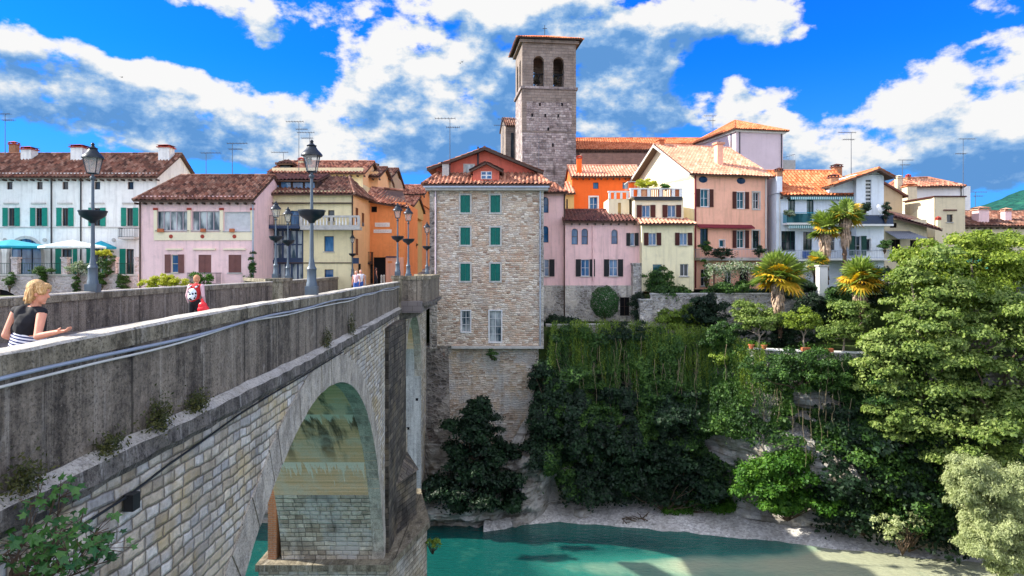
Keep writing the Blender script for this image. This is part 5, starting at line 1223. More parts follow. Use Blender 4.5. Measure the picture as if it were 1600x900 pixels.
m2.build('roof', ['orange_tiles', 'dark_wood'], tower, weld=False)
m2 = MB(); m2.box(-.35, TW+.35, -.35, TH+.35, zE-.5, zE-.12); m2.build('eaves_cornice', 'belfry_stone', tower)
m2 = MB(); m2.tube((ap[0], ap[1], zA-.2), (ap[0], ap[1], zA+1.5), .04); m2.box(ap[0]-.3, ap[0]+.3, ap[1]-.02, ap[1]+.02, zA+1.0, zA+1.07); m2.build('finial', 'dark_metal', tower)
m2 = MB()
for (u_, py) in ((1.2, 178), (2.9, 178), (3.9, 224), (3.3, 199), (4.6, 178), (5.1, 160), (2.2, 161)): m2.box(u_, u_+.22, -.045, .2, tz(py+4), tz(py-1))
m2.build('putlog_holes', 'shadow_inside', tower)

h = House('church_gable', 'slim pale church gable just left of the bell tower', 'church', 98, 790, 260, 9)
m2 = MB(); m2.box(0, 1.45, 0, 5, 0, h.z(196)); m2.prism([(0, 0, h.z(196)), (0, 5, h.z(196)), (0, 2.5, h.z(180))], (1.45, 0, 0)); m2.build('wall', 'belfry_stone', h.root)
m2 = MB(); m2.box(.75, 1.2, -.05, 0, h.z(250), h.z(207)); m2.build('window', 'dark_glass', h.root)
h.roof([[(-.15, -.4, h.z(197)), (1.7, -.4, h.z(197)), (1.7, 2.5, h.z(178)), (-.15, 2.5, h.z(178))], [(1.7, 5.4, h.z(197)), (-.15, 5.4, h.z(197)), (-.15, 2.5, h.z(178)), (1.7, 2.5, h.z(178))]], 'old_tiles')

h = House('church_nave', 'long brick church nave with salmon roof running behind the houses', 'church', 92, 898, 275)
h.wall(898, 1165, 231, 275, 'nave_brick', 10, 0, [(px, 245, 5, 12, 'ad', dict(f='dark_wood', g='shadow_inside', sill=False)) for px in (919, 963, 1007, 1051, 1088, 1130)])
h.gable_x(895, 1168, 234, 216.5, 'orange_tiles', 10, 0, .5, .1, pitch=.34, course=.6) if False else h.gable_x(895, 1168, 234, 216.5, 'orange_tiles', 10, 0, .5, .1, pitch=.34)
m2 = MB()
for i in range(14): 
    px = 905+i*19; m2.box(h.x(px-.8), h.x(px+.8), -.16, -.003, h.z(254), h.z(235))
m2.box(h.x(898), h.x(1165), -.3, -.003, h.z(256), h.z(254)); m2.build('pilaster_strips', 'nave_brick', h.root)
h.wall(898, 1060, 256, 300, 'nave_brick', 8, -8.5, name='aisle_wall'); h.roof([[(h.x(896), -9, h.zat(263, -9)), (h.x(1060), -9, h.zat(263, -9)), (h.x(1060), -.4, h.zat(256, -.4)), (h.x(896), -.4, h.zat(256, -.4))]], 'pink_tiles', name='aisle_roof', pitch=.34)

h = House('hilltop_house', 'tall lilac block with low orange pyramid roof above the town', 'house', 84, 1150, 275, 12)
h.wall(1150, 1232, 203, 275, 'lilac_plaster', 11.5, 0); 
sdw = MB(); sdw.box(-.05, -.003, 1.0, 1.25, 0, h.z(203)); sdw.box(-.05, -.003, 3.8, 4.2, h.z(222), h.z(212)); sdw.build('side_window', 'dark_glass', h.root)
m2 = MB(); m2.box(-.25, h.x(1232)+.25, -.25, 11.75, h.z(206), h.z(200.5)); m2.build('cornice', 'white_trim', h.root)
h.hip(1143, 1238, 201, 187.5, 'orange_tiles', 11.5, 0, .6, None, .32)
h.pipe(1156, 203, 262, 'dark_metal'); h.pipe(1229, 203, 270, 'dark_metal')
m2 = MB(); m2.box(h.x(1233), h.x(1263), 1, 6, h.z(275), h.z(245)); rt_ = m2.build('side_terrace', 'rooftop_grey', h.root); h.railing(1233, 1263, 235, 245, 1.05, 'pipe_grey', .35, rt_, 4.5)

# ================================================================== HOUSES ON THE RIGHT
h = House('deep_orange_house', 'bright orange house with white framed window behind the pink wing', 'house', 68, 896, 345)
h.glass = 'blue_glass'
h.wall(896, 1002, 274, 345, 'deep_orange_plaster', 8, 0, [(931, 290, 8.5, 10, 'p', dict(f='dark_wood', sill=False)), (977, 290, 8.5, 10, 'p', dict(f='dark_wood', sill=False)), (927.5, 319, 12, 22, 'p', dict(t='white_frame', tw=.14))])
rf = h.gable_x(894, 1004, 276, 259.5, 'pink_tiles', 8, 0, .5, .2, 'deep_orange_plaster'); h.chimney(rf, 905, 243, 268, 7.5, 'deep_orange_plaster', 1.0, 'aged_red'); h.chimney(rf, 996, 264, 277, 5, 'aged_red', .3)
h = House('amber_lean_to', 'small amber yellow annex between the bell tower and the orange house', 'house', 66, 882, 345)
h.wall(882, 897, 302, 345, 'ochre_plaster', 6, 0, [(886, 322, 2.5, 22, 'd', dict(f='dark_wood', door=1))]); h.roof([[(h.x(881), -.4, h.z(303)), (h.x(899), -.4, h.z(303)), (h.x(899), 5, h.zat(284, 5)), (h.x(889), 5, h.zat(284, 5))]], 'pink_tiles')

h = House('rose_corner_house', 'narrow rose house with small arched windows joining the stone tower house', 'house', 56, 847, 500)
h.glass = 'blue_glass'; h.shut = 'dark_shutter'
h.wall(845, 883, 300, 446, 'rose_plaster', 7, 0, [(852, 320, 10, 25, 'ap', dict(nx=1, f='dark_wood', t='rose_plaster', tw=.06)), (852, 366, 10, 26, 'ap', dict(nx=1, f='dark_wood', t='rose_plaster', tw=.06)), (851, 418.5, 14, 26, 'o', dict(sw=8))])
h.wall(845, 883, 446, 502, 'garden_wall_stone', 7, -.04, name='base_wall')
h.roof([[(h.x(843), -.5, h.z(302)), (h.x(886), -.5, h.z(302)), (h.x(868), 4, h.zat(284, 4)), (h.x(845), 4, h.zat(284, 4))], [(h.x(886), -.5, h.z(302)), (h.x(886), 7, h.z(302)), (h.x(868), 4, h.zat(284, 4))]], 'mixed_tiles'); h.pipe(882, 303, 500, 'dark_wood'); h.pipe(847.5, 303, 500, 'pipe_grey')

h = House('rose_wing', 'long low rose house with arched upper windows above a grey stone base', 'house', 55.5, 883, 500)
h.glass = 'blue_glass'; h.shut = 'dark_shutter'
ar = dict(nx=1, f='dark_wood', t='rose_plaster', tw=.06)
h.wall(883, 1003, 343, 446, 'rose_plaster', 6, 0, [(898, 369.5, 10, 25, 'ap', ar), (913.5, 369.5, 10, 25, 'ap', ar), (960, 370, 10, 23, 'ap', ar), (914.5, 418.5, 13, 26, 'o', dict(sw=8)), (958.5, 418.5, 13, 26, 'o', dict(sw=8)), (988, 374, 7, 20, 'p', dict(nx=1))])
h.wall(883, 1003, 446, 502, 'garden_wall_stone', 6, -.05, [(976, 479, 15, 29, 'd', dict(door=1, g='shadow_inside', f='dark_wood'))], name='base_wall')
h.gable_x(881, 1003, 346, 329, 'dark_tiles', 6, 0, .45, .1, None); h.pipe(926.5, 346, 440, 'rose_plaster')
for px in (981.5, 994.5): MB().box(h.x(px-3), h.x(px+3), -.08, -.035, h.z(384), h.z(364)).build('shutter', 'dark_shutter', h.root)
m2 = MB(); m2.box(h.x(986), h.x(1001), -.9, -.06, h.z(505), h.z(414)); m2.box(h.x(985), h.x(1002), -.95, -.06, h.z(414), h.z(411)); m2.build('buttress', 'garden_wall_stone', h.root)

h = House('cream_terrace_house', 'stepped cream house with dark shutters and flowered roof terraces', 'house', 54.5, 1003, 455)
h.shut = 'brown_shutter'; h.glass = 'blue_glass'
h.wall(1003, 1084, 348, 455, 'pale_yellow_plaster', 5, 0, [(1019.5, 373.5, 12, 19, 'o', dict(sw=7)), (1068, 373.5, 12, 19, 'o', dict(sw=7)), (1027, 423, 14, 20, 's', dict(s='teal_glass')), (1069, 422, 13, 19, 'p', dict(g='dark_glass'))])
ze = h.zat(350, -.5); h.roof([[(h.x(996), -.5, ze), (h.x(1087), -.5, ze), (h.x(1080), 1.5, h.zat(341, 1.5)), (h.x(998), 1.5, h.zat(341, 1.5))]], 'pink_tiles')
h.wall(996, 1074, 306, 350, 'ivory_plaster', 3.8, 1.2, [(1014, 328, 13, 19, 'o', dict(sw=8)), (1055, 328, 13, 19, 'o', dict(sw=8))], name='upper_wall')
m2 = MB(); m2.box(h.x(995), h.x(1071), 1.0, 1.2, h.z(311), h.z(305.5)); m2.build('terrace_edge', 'dark_metal', h.root)
o = MB().box(h.x(990), h.x(1071), 1.0, 4.9, h.z(306.5), h.z(305)).build('terrace_floor', 'stone_trim', h.root)
m2 = MB(); 
for px in (991, 1003, 1018, 1037, 1057, 1069): m2.box(h.x(px-2.5), h.x(px+2.5), 1.02, 1.3, h.z(305), h.z(293.5))
m2.box(h.x(988), h.x(1072), 1.0, 1.34, h.z(293.5), h.z(291.5)); m2.build('parapet_posts', 'white_trim', o)
m2 = MB(); 
for a, b in ((1005.5, 1015.5), (1020.5, 1034.5), (1039.5, 1054.5), (1059.5, 1066.5)):
    n = 5
    for i in range(n): px = a+(b-a)*(i+.5)/n; m2.box(h.x(px)-.04, h.x(px)+.04, 1.1, 1.18, h.z(305), h.z(293.5))
m2.build('parapet_grille', 'terracotta', o)
h.wall(958, 992, 306, 350, 'ivory_plaster', 3, 2.6, [(976, 326, 5, 28, 'd', dict(g='ochre_plaster', door=1, f='ochre_plaster'))], name='side_wall')
m2 = MB()
for px in (960, 969, 979, 989): m2.box(h.x(px-1.6), h.x(px+1.6), 2.5, 2.75, h.z(306), h.z(295))
m2.box(h.x(957), h.x(992), 2.48, 2.8, h.z(295), h.z(293)); m2.build('side_parapet', 'white_trim', h.root)
h.railing(990, 1068, 277, 291, 2.6, 'pipe_pale', .5, o, 2)

h = House('salmon_house', 'large salmon house with red shutters, oval windows and lit cream gable side', 'house', 57, 1085, 452, 14)
h.shut = 'brown_shutter'; h.glass = 'teal_glass'; sc_ = 1/math.cos(R(14))
X = lambda px: 1085+(px-1085)*1.0
bs = dict(sw=7, t='white_frame', tw=.05)
W = [(X(1102.5), 309, 14, 27, 'o', bs), (X(1166), 311, 13, 26, 'o', bs), (X(1194), 311, 11, 26, 'p', dict(t='stone_trim', tw=.12, g='dark_glass')), (X(1102), 372, 14, 30, 'p', dict(g='dark_glass', door=1, f='dark_green_shutter')),
     (X(1133), 380, 9, 11, 'p', dict(t='white_frame', tw=.05)), (X(1166), 373, 13, 27, 'o', bs), (X(1193.5), 373, 12, 28, 'p', dict(f='dark_green_shutter', g='dark_glass', t='stone_trim', tw=.1)),
     (X(1103), 434, 14, 26, 'p', dict(g='dark_glass')), (X(1144), 432, 12, 24, 'p', dict(g='dark_glass')), (X(1172), 434, 16, 30, 'ad', dict(g='shadow_inside', f='dark_wood', door=1))]
h.wall(1085, 1214, 267, 452, 'salmon_plaster', 12.5, 0, W)
for px in (1100, 1167):
    m2 = MB(); cx, cz = h.x(X(px)), h.z(280); n = 20; pts = [(cx+.40*math.cos(2*math.pi*t/n), -.03, cz+.27*math.sin(2*math.pi*t/n)) for t in range(n)]; m2.prism(pts, (0, .028, 0)); o = m2.build('oval_window', 'dark_glass', h.root)
yR = 6.2; ap = h.zat(243, yR)-0.0; ze = h.zat(272, -.6); zr = ze+3.55; x0 = -.75; x1 = h.x(1214)+.35
rf = h.roof([[(x0, -.6, ze), (x1, -.6, ze), (x1, yR, zr), (x0, yR, zr)], [(x1, 13.1, ze-.0), (x0, 13.1, ze), (x0, yR, zr), (x1, yR, zr)]], 'pink_tiles', [((x0, yR, zr+.05), (x1, yR, zr+.05))])
sl = 3.55/(yR+.6); m2 = MB(); m2.prism([(-.02, 0, ze-.3), (-.02, 12.5, ze-.3), (-.02, 12.5, ze+sl*.5), (-.02, yR, zr-.14), (-.02, 0, ze+sl*.6-.12)], (.2, 0, 0)); m2.prism([(-.02, .0, h.z(452)), (-.02, 12.5, h.z(452)), (-.02, 12.5, ze), (-.02, 0, ze)], (.018, 0, 0)); m2.build('gable_wall', 'ivory_plaster', h.root)
m2 = MB()
for p, q in (((-.6, ze), (yR, zr)), ((13.1, ze), (yR, zr))): m2.prism([(x0-.04, p[0], p[1]-.2), (x0-.04, q[0], q[1]-.2), (x0-.04, q[0], q[1]+.04), (x0-.04, p[0], p[1]+.04)], (.06, 0, 0))
m2.build('verge_board', 'stone_trim', h.root)
m2 = MB(); m2.box(3.1, 3.65, 1.6, 2.2, ze+.6, ze+3.0); ch = m2.build('chimney', 'salmon_plaster', rf); m2 = MB(); m2.box(2.98, 3.77, 1.48, 2.32, ze+3.0, ze+3.18); m2.build('chimney_cap', 'pink_tiles', ch)
m2 = MB(); m2.box(-.2, .3, yR-.1, yR+.5, zr-.3, zr+.45); m2.box(-.3, .4, yR-.2, yR+.6, zr+.45, zr+.55); m2.build('chimney', 'terracotta', rf)
m2 = MB(); m2.prism([(h.x(1088), -.003, h.z(350)), (h.x(1186), -.003, h.z(350)), (h.x(1186), -.5, h.z(355)), (h.x(1088), -.5, h.z(355))], (0, 0, -.09)); m2.build('awning', 'maroon', h.root)
h.balcony(1085, 1203, 389, 403, 407, 1.0, 0, 'stone_trim', 'pipe_grey')
h.pipe(1086, 272, 450, 'maroon', -.02, .06); h.pipe(1211, 272, 450, 'pipe_pale')
m2 = MB(); m2.box(h.x(1084), h.x(1214), -.03, -.003, h.z(452), h.z(408)); 

h = House('blue_white_house', 'pale blue house with striped awnings and plant filled balconies behind the palms', 'house', 58, 1213, 450)
h.shut = 'dark_green_shutter'
W = [(1237, 325, 11, 34, 'p', dict(g='teal_glass', f='dark_green_shutter', door=1)), (1266, 324, 11, 34, 'p', dict(g='teal_glass', f='dark_green_shutter', door=1)), (1232, 377, 22, 32, 'p', dict(g='dark_glass', f='dark_green_shutter', door=1, nx=3)),
     (1262, 377, 14, 30, 'p', dict(g='dark_glass', f='dark_green_shutter', door=1)), (1299, 377, 12, 30, 'p', dict(g='dark_glass'))]
h.wall(1213, 1340, 303, 450, 'bluewhite_plaster', 8, 0, W)
rf = h.gable_x(1222, 1338, 305, 268, 'orange_tiles', 8, 0, .6, .25, 'bluewhite_plaster'); h.chimney(rf, 1302, 272, 297, 12, 'brick_lit', .6, 'dark_tiles'); h.chimney(rf, 1307, 256, 272, 12, 'brick_lit', 4.5, 'dark_tiles')
m2 = MB(); m2.box(h.x(1213), h.x(1221.5), -.1, 2, h.z(302), h.z(276)); m2.build('side_stack', 'bluewhite_plaster', h.root); h.chimney(h.root, 1217, 262, 278, 9, 'brick_lit', .8, 'dark_tiles')
def valance(h, a, b, pt, pb, out, mat):
    m3 = MB(); m3.prism([(h.x(a), -.003, h.z(pt)), (h.x(b), -.003, h.z(pt)), (h.x(b), -out, h.z(pt)-.25), (h.x(a), -out, h.z(pt)-.25)], (0, 0, -.03))
    m3.box(h.x(a), h.x(b), -out-.02, -out, h.z(pt)-.25-(pb-pt)*h.k, h.z(pt)-.25); return m3.build('awning', mat, h.root)
valance(h, 1231, 1338, 304, 308, .55, 'green_valance'); valance(h, 1226, 1283, 348.5, 353, .8, 'green_valance')
h.balcony(1223, 1338, 333, 349, 352, .9, 0, 'white_trim', 'teal_canvas', .08); h.balcony(1223, 1338, 391, 405, 408, 1.1, 0, 'white_trim', 'pipe_grey')
h.box('balcony_screen', 1223, 1262, 335, 349, 'teal_glass', -.86, -.82); h.box('balcony_cover', 1246, 1282, 393, 405, 'blue_cloth', -1.02, -.98)
h.pipe(1218, 302, 445, 'pipe_pale')

h = House('white_gabled_house', 'white house with louvred stair window and satellite dish behind the palms', 'house', 57, 1337, 450)
h.shut = 'dark_green_shutter'
W = [(1357, 301, 9, 40, 'l', dict(f='navy_panel')), (1340, 384, 10, 30, 'o', dict(sw=8)), (1357, 383, 7, 20, 'p', dict(g='dark_glass', t='white_frame', tw=.05, nx=1)), (1310, 436, 30, 40, 'ad', dict(g='shadow_inside', f='dark_wood', nx=2, nz=1))]
h.wall(1338, 1381, 272, 450, 'bluewhite_plaster', 7, 0, [w_ for w_ in W if w_[0] > 1336])
h.gable_y(1296, 1392, 289, 277, 1367, 263, 'orange_tiles', 7, 0, .7, zb=0, trim='rafter_wood')
m2 = MB(); m2.prism([(h.x(1338), .0, h.z(273)), (h.x(1381), .0, h.z(273)), (h.x(1367), .0, h.z(267))], (0, .2, 0)); m2.prism([(h.x(1300), .6, h.z(300)), (h.x(1338), .6, h.z(300)), (h.x(1338), .6, h.z(272)), (h.x(1303), .6, h.z(287))], (0, 5, 0)); m2.build('gable_wall', 'bluewhite_plaster', h.root)
h.balcony(1326, 1387, 337, 351, 354, .9, 0, 'white_trim', 'navy_panel', .06); h.box('balcony_screen', 1326, 1386, 338, 351, 'navy_panel', -.87, -.83)
h.balcony(1285, 1387, 391, 404, 407, 1.0, -.0, 'white_trim', 'pipe_grey')
dish = empty('satellite_dish', P(1375, 337, 56)); tag(dish, 'round white satellite dish on the white house balcony', 'satellite dish')
m2 = MB(); m2.lathe([(0, .10), (.2, .07), (.36, .0), (.42, -.05)], (0, 0, 0), 20); rot_ = m2.build('reflector', 'white_frame', dish); rot_.location = (0, -.1, .55); rot_.rotation_euler = (R(78), 0, R(25))
m2 = MB(); m2.tube((0, 0, -.05), (0, 0, .5), .025); m2.tube((0, -.05, .2), (.1, -.6, .5), .012); m2.build('bracket', 'pipe_grey', dish)

h = House('tan_outhouse', 'low tan house with grey striped awning between the white house and tree', 'house', 61, 1382, 450)
h.wall(1382, 1448, 343, 450, 'beige_plaster', 7, 0, [(1396, 352, 11, 8, 'p', dict(g='shadow_inside', f='dark_wood', sill=False)), (1400, 385, 14, 22, 'd', dict(g='shadow_inside', f='dark_wood', door=1)), (1428, 387, 12, 24, 'd', dict(g='shadow_inside', f='dark_wood', door=1))])
ze = h.zat(342, -1); h.roof([[(h.x(1380), -1, ze+.25), (h.x(1462), -1, ze-1.0), (h.x(1492), 6, h.zat(338, 6)), (h.x(1388), 6, h.zat(317, 6))]], 'dark_tiles')
m2 = MB(); m2.prism([(h.x(1383), -.003, h.z(361)), (h.x(1421), -.003, h.z(361)), (h.x(1431), -2.0, h.z(374)), (h.x(1383), -2.0, h.z(374))], (0, 0, -.05)); m2.build('awning', 'grey_awning', h.root)
h.chimney(h.root, 1466, 338, 352, 5, 'cream_plaster', 2)

h = House('mossy_gable_house', 'small house with mossy tan gable wall behind the white house', 'house', 68, 1380, 345)
m2 = MB(); m2.prism([(h.x(1378), 0, h.z(345)), (h.x(1410), 0, h.z(345)), (h.x(1410), 0, h.z(305)), (h.x(1381), 0, h.z(287))], (0, 6, 0)); m2.build('wall', 'tan_plaster', h.root)
m2 = MB(); m2.prism([(h.x(1377), -.4, h.z(286)), (h.x(1416), -.4, h.z(309)), (h.x(1416), -.4, h.z(306)), (h.x(1377), -.4, h.z(283))], (0, 7, 0)); m2.build('roof', 'dark_tiles', h.root)

h = House('hip_roof_house', 'white house with mossy brown hipped roof and tall chimneys on the skyline', 'house', 76, 1424, 350)
h.wall(1424, 1500, 290, 350, 'white_plaster', 9, 0); h.wall(1500, 1521, 290, 350, 'white_plaster', 8, .5, name='side_wall')
ze = h.zat(292, -.7); zr = h.zat(279, 4); zf = h.zat(280, 3)
rf = h.roof([[(h.x(1410), -.7, ze), (h.x(1503), -.7, ze+.1), (h.x(1484), 4, zr+.1), (h.x(1432), 4, zr-.1)], [(h.x(1503), -.7, ze+.1), (h.x(1528), 4, ze-.1), (h.x(1484), 4, zr+.1)], [(h.x(1410), 6, ze), (h.x(1410), -.7, ze), (h.x(1432), 4, zr-.1)]], 'mixed_tiles', [((h.x(1503), -.7, ze+.15), (h.x(1484), 4, zr+.15)), ((h.x(1432), 4, zr), (h.x(1484), 4, zr+.15))])
h.chimney(rf, 1404, 274, 300, 8, 'beige_plaster', -1.5, 'beige_plaster'); h.chimney(rf, 1419, 272, 288, 5, 'brick_lit', 3, 'aged_red'); h.chimney(rf, 1421, 287, 325, 15, 'beige_plaster', -3, 'orange_tiles')
m2 = MB(); m2.box(h.x(1424), h.x(1500), -.04, -.003, h.z(350), h.z(297)); m2.build('plaster_panel', 'white_trim', h.root); h.pipe(1501, 292, 345, 'dark_metal')

h = House('beige_block', 'plain beige flat topped house with one small window', 'house', 65, 1460, 400)
h.wall(1461, 1508, 308, 400, 'beige_plaster', 5, 0, [(1484, 341, 9, 12, 'p', dict(g='dark_glass', f='dark_wood', nx=1, lintel='dark_tiles'))])
m2 = MB(); m2.box(-.1, h.x(1508)+.1, -.1, 5.1, h.z(308), h.z(306)); m2.build('roof_edge', 'brown_shutter', h.root)
m2 = MB(); m2.prism([(-.02, 0, h.z(370)), (-.02, 6, h.z(370)), (-.02, 6, h.z(345)), (-.02, 0, h.z(308))], (.018, 0, 0)); m2.build('gable_wall', 'ivory_plaster', h.root)

h = House('far_right_roofs', 'low house with wide pinkish tile roof and two chimneys at the right edge', 'house', 66, 1510, 400)
h.wall(1500, 1660, 352, 400, 'beige_plaster', 9, 0, [(1560, 372, 10, 12, 'p', {})]); rf = h.gable_x(1502, 1680, 353, 331, 'old_tiles', 9, 0, .5, .3, 'beige_plaster')
h.chimney(rf, 1532, 323, 352, 16, 'pink_plaster', 1.0, 'pink_tiles'); h.chimney(rf, 1572, 325, 350, 10, 'pink_plaster', 1.4, 'pink_tiles')

# walls of the hanging gardens
def gwall(name, label, pts, z0, z1, mat='garden_wall_stone', cope='stone_trim', th=.45):
    rt = tag(empty(name, (pts[0][0], pts[0][1], z0)), label, 'wall'); m3 = MB(); m4 = MB()
    for (a, b) in zip(pts[:-1], pts[1:]):
        a = Vector((*a, 0)); b = Vector((*b, 0)); n_ = (b-a).cross(Vector((0, 0, 1))).normalized()*th
        m3.prism([(a.x, a.y, z0), (b.x, b.y, z0), (b.x-n_.x, b.y-n_.y, z0), (a.x-n_.x, a.y-n_.y, z0)], (0, 0, z1-z0))
        e = n_*.15; m4.prism([(a.x+e.x, a.y+e.y, z1), (b.x+e.x, b.y+e.y, z1), (b.x-n_.x-e.x, b.y-n_.y-e.y, z1), (a.x-n_.x-e.x, a.y-n_.y-e.y, z1)], (0, 0, .10))
    m3.build('wall', mat, rt, off=rt.location, weld=False); m4.build('coping', cope, rt, off=rt.location, weld=False); return rt
gwall('garden_wall', 'grey stone retaining wall under the salmon house behind the big palm', [(10.6, 52.2), (16, 52.1), (23.2, 52.2)], -5.9, -2.15)
gwall('garden_wall', 'low pale garden wall with flower pots at the cliff top', [(16.3, 47.3), (18.6, 46.2), (21, 45.35), (24, 44.7), (27, 44.3)], -6.9, -5.75, 'garden_wall_stone', 'white_trim', .4)
gwall('garden_wall', 'ivy covered garden wall by the round topiary bush', [(2.6, 51.9), (5, 52.1), (9.5, 52.3)], -5.2, -4.5)
gwall('garden_wall', 'tall narrow stone wall beside the pale terrace in the garden', [(9.6, 54), (9.8, 52.2), (10.7, 52.0)], -5.9, -2.6)
pp = tag(empty('gate_pillar', P(1284, 462, 51.5)), 'white square pillar at the end of the upper garden wall', 'pillar'); m2 = MB(); m2.box(-.32, .32, -.3, .3, -1, 2.2); m2.build('shaft', 'white_trim', pp); m2 = MB(); m2.box(-.4, .4, -.38, .38, 2.2, 2.32); m2.build('cap', 'stone_trim', pp)
# flower pots on the low wall
for i, (px, w_) in enumerate(((1176, 7), (1196, 6), (1262, 10), (1297, 12))):
    D_ = 47.1-(px-1160)/140*2.2; c = P(px, 548, D_-.25); rt = tag(empty('flower_pot', (c.x, D_, -5.65)), ['terracotta pot at the left end of the low garden wall', 'small terracotta pot second from the left on the garden wall', 'terracotta trough in the middle of the low garden wall', 'long terracotta trough at the right end of the garden wall'][i], 'flower pot', 'pots along the low garden wall')
    m2 = MB(); m2.lathe([(.0, 0), (.13, 0), (.19, .24), (.21, .24), (.21, .30), (.17, .30)], (0, 0, 0), 14) if w_ < 9 else m2.box(-.3, .3, -.14, .14, 0, .24); m2.build('pot', 'terracotta', rt)
    C = RNG.normal(size=(70, 3))*np.array([.16 if w_ < 9 else .26, .1, .09])+np.array([0, 0, .38]); leaf_mesh('plant', 'bright_leaf', C, unit(70)+[0, 0, .5], .06, rt)

# ================================================================== ANTENNAS
random.seed(21)
ANT = [(8, 178, 232, 60, 'tall antenna at the left edge of the white house roof'), (363, 224, 274, 54, 'thin antenna mast above the pink house roof'), (322, 239, 274, 56, 'short antenna above the left part of the pink house roof'),
 (467, 190, 256, 63, 'tallest antenna above the upper yellow house'), (484, 207, 256, 63.6, 'shorter antenna right of the tallest one on the yellow house'), (443, 238, 262, 66, 'faint antenna mast over the roof turret'),
 (703, 185, 262, 53, 'tall antenna with two crossbars on the red upper storey'), (786, 186, 240, 57, 'slender antenna in front of the church gable'), (1114, 181, 222, 90, 'antenna left of the hilltop house roof'),
 (1330, 207, 268, 62, 'wide armed antenna above the blue house roof'), (1410, 250, 292, 74, 'small antenna over the chimneys of the hipped roof'), (1505, 217, 345, 66, 'tall antenna mast in front of the hipped roof house'), (1524, 300, 335, 70, 'tiny mast above the far right roof'), (842, 214, 262, 70, 'thin pale cross mast before the bell tower')]
for px, pt, pb, D_, lb in ANT:
    c = P(px, pb, D_); H_ = (pb-pt)*D_/F; rt = tag(empty('antenna', c), lb, 'antenna', 'rooftop television antennas'); m2 = MB(); m2.tube((0, 0, -.6), (0, 0, H_), .035, .022, 6); m2.build('mast', 'antenna_metal', rt)
    for q_, L in ((1.0, 1.15), (.82, .75)):
        if H_ < 2.2 and q_ < 1: continue
        m2 = MB(); zz = H_*q_; s_ = random.choice((-1, 1)); m2.tube((-s_*L*.35, 0, zz), (s_*L, .0, zz), .02, n=5)
        for i in range(7): xx = -s_*L*.35+s_*L*1.35*i/6; m2.tube((xx, -.28, zz), (xx, .28, zz), .012, n=4); m2.tube((xx, 0, zz-.09), (xx, 0, zz+.09), .010, n=4)
        m2.build('aerial', 'antenna_metal', rt)

# ================================================================== STREET LAMPS
def make_lamp():
    rt = empty('street_lamp'); 
    m2 = MB(); m2.box(-.15, .15, -.15, .15, 0, .22); m2.lathe([(.14, .22), (.135, .30), (.12, .34), (.115, .62), (.13, .66), (.10, .72)], (0, 0, 0), 16); m2.build('base', 'lamp_iron', rt, smooth=True)
    m2 = MB(); m2.lathe([(.10, .70), (.078, .78), (.054, .95), (.043, 2.0), (.037, 2.6), (.035, 2.98), (.06, 3.0), (.075, 3.05), (.03, 3.1), (.03, 3.14)], (0, 0, 0), 14); m2.build('post', 'lamp_iron', rt, smooth=True)
    m2 = MB(); m2.lathe([(.0, 1.83), (.07, 1.84), (.10, 1.90), (.24, 1.98), (.315, 2.05), (.335, 2.13), (.35, 2.14), (.35, 2.17), (.30, 2.17), (.29, 2.12), (.05, 2.08)], (0, 0, 0), 20); bowl = m2.build('flower_bowl', 'lamp_dark', rt, smooth=True)
    m2 = MB(); m2.lathe([(.0, 2.10), (.29, 2.125), (.0, 2.16)], (0, 0, 0), 14); m2.build('soil', 'soil', bowl)
    m2 = MB(); bot, top, zb, zt = .105, .18, 3.16, 3.58
    cs = lambda r, z: [(r*a, r*b, z) for a, b in ((-1, -1), (1, -1), (1, 1), (-1, 1))]
    A, B = cs(bot, zb), cs(top, zt)
    for i in range(4): m2.tube(A[i], B[i], .014, n=5); m2.tube(A[i], A[(i+1) % 4], .016, n=5); m2.tube(B[i], B[(i+1) % 4], .018, n=5)
    for a, b in ((.5, 0), (-.5, 0), (0, .5), (0, -.5)): pass
    m2.tube((0, 0, 3.12), (0, 0, zb), .03); m2.tube((0, 0, 3.14), A[0], .010, n=4); m2.tube((0, 0, 3.14), A[2], .010, n=4)
    ln = m2.build('lantern', 'lamp_dark', rt)
    m2 = MB(); A, B = cs(bot*.95, zb), cs(top*.95, zt)
    for i in range(4): j = (i+1) % 4; m2.face([A[i], A[j], B[j], B[i]])
    m2.build('lantern_glass', 'lantern_glass', ln)
    m2 = MB(); m2.lathe([(.275, 3.565), (.27, 3.60), (.22, 3.66), (.15, 3.73), (.11, 3.80), (.13, 3.83), (.07, 3.86), (.035, 3.90), (.05, 3.935), (.03, 3.97), (0, 3.99)], (0, 0, 0), 12); m2.lathe([(.275, 3.565), (.0, 3.58)], (0, 0, 0), 12); m2.build('lantern_cap', 'lamp_dark', rt, smooth=True)
    return rt
lamp0 = make_lamp()
LP = [((XF(17.1)-.16), 17.1, ZT(17.1)+.005, .975, 'tall grey lamp with flower bowl on the near parapet in mid bridge', 8), (P(145, 0, 19.6).x-.0, 19.6, -.75, 1.08, 'tall grey lamp with flower bowl nearest the left picture edge', 10),
      (-6.08, 36.3, -.50, .97, 'left lamp of the close pair at the end of the near parapet', 5), (-5.86, 38.6, -.66, 1.02, 'right lamp of the close pair at the end of the near parapet', 20), (P(431, 0, 38.2).x, 38.2, -.66, 1.08, 'left lamp of the pair before the glazed yellow house', 0), (P(450, 0, 40.2).x, 40.2, -.80, 1.08, 'right lamp of the pair before the glazed yellow house', 15),
      (-5.62, 45.1, -.58, .88, 'lamp standing against the corner of the stone tower house', 0), (-12.45, 53.3, -.82, .84, 'small distant lamp at the corner of the yellow house', 5)]
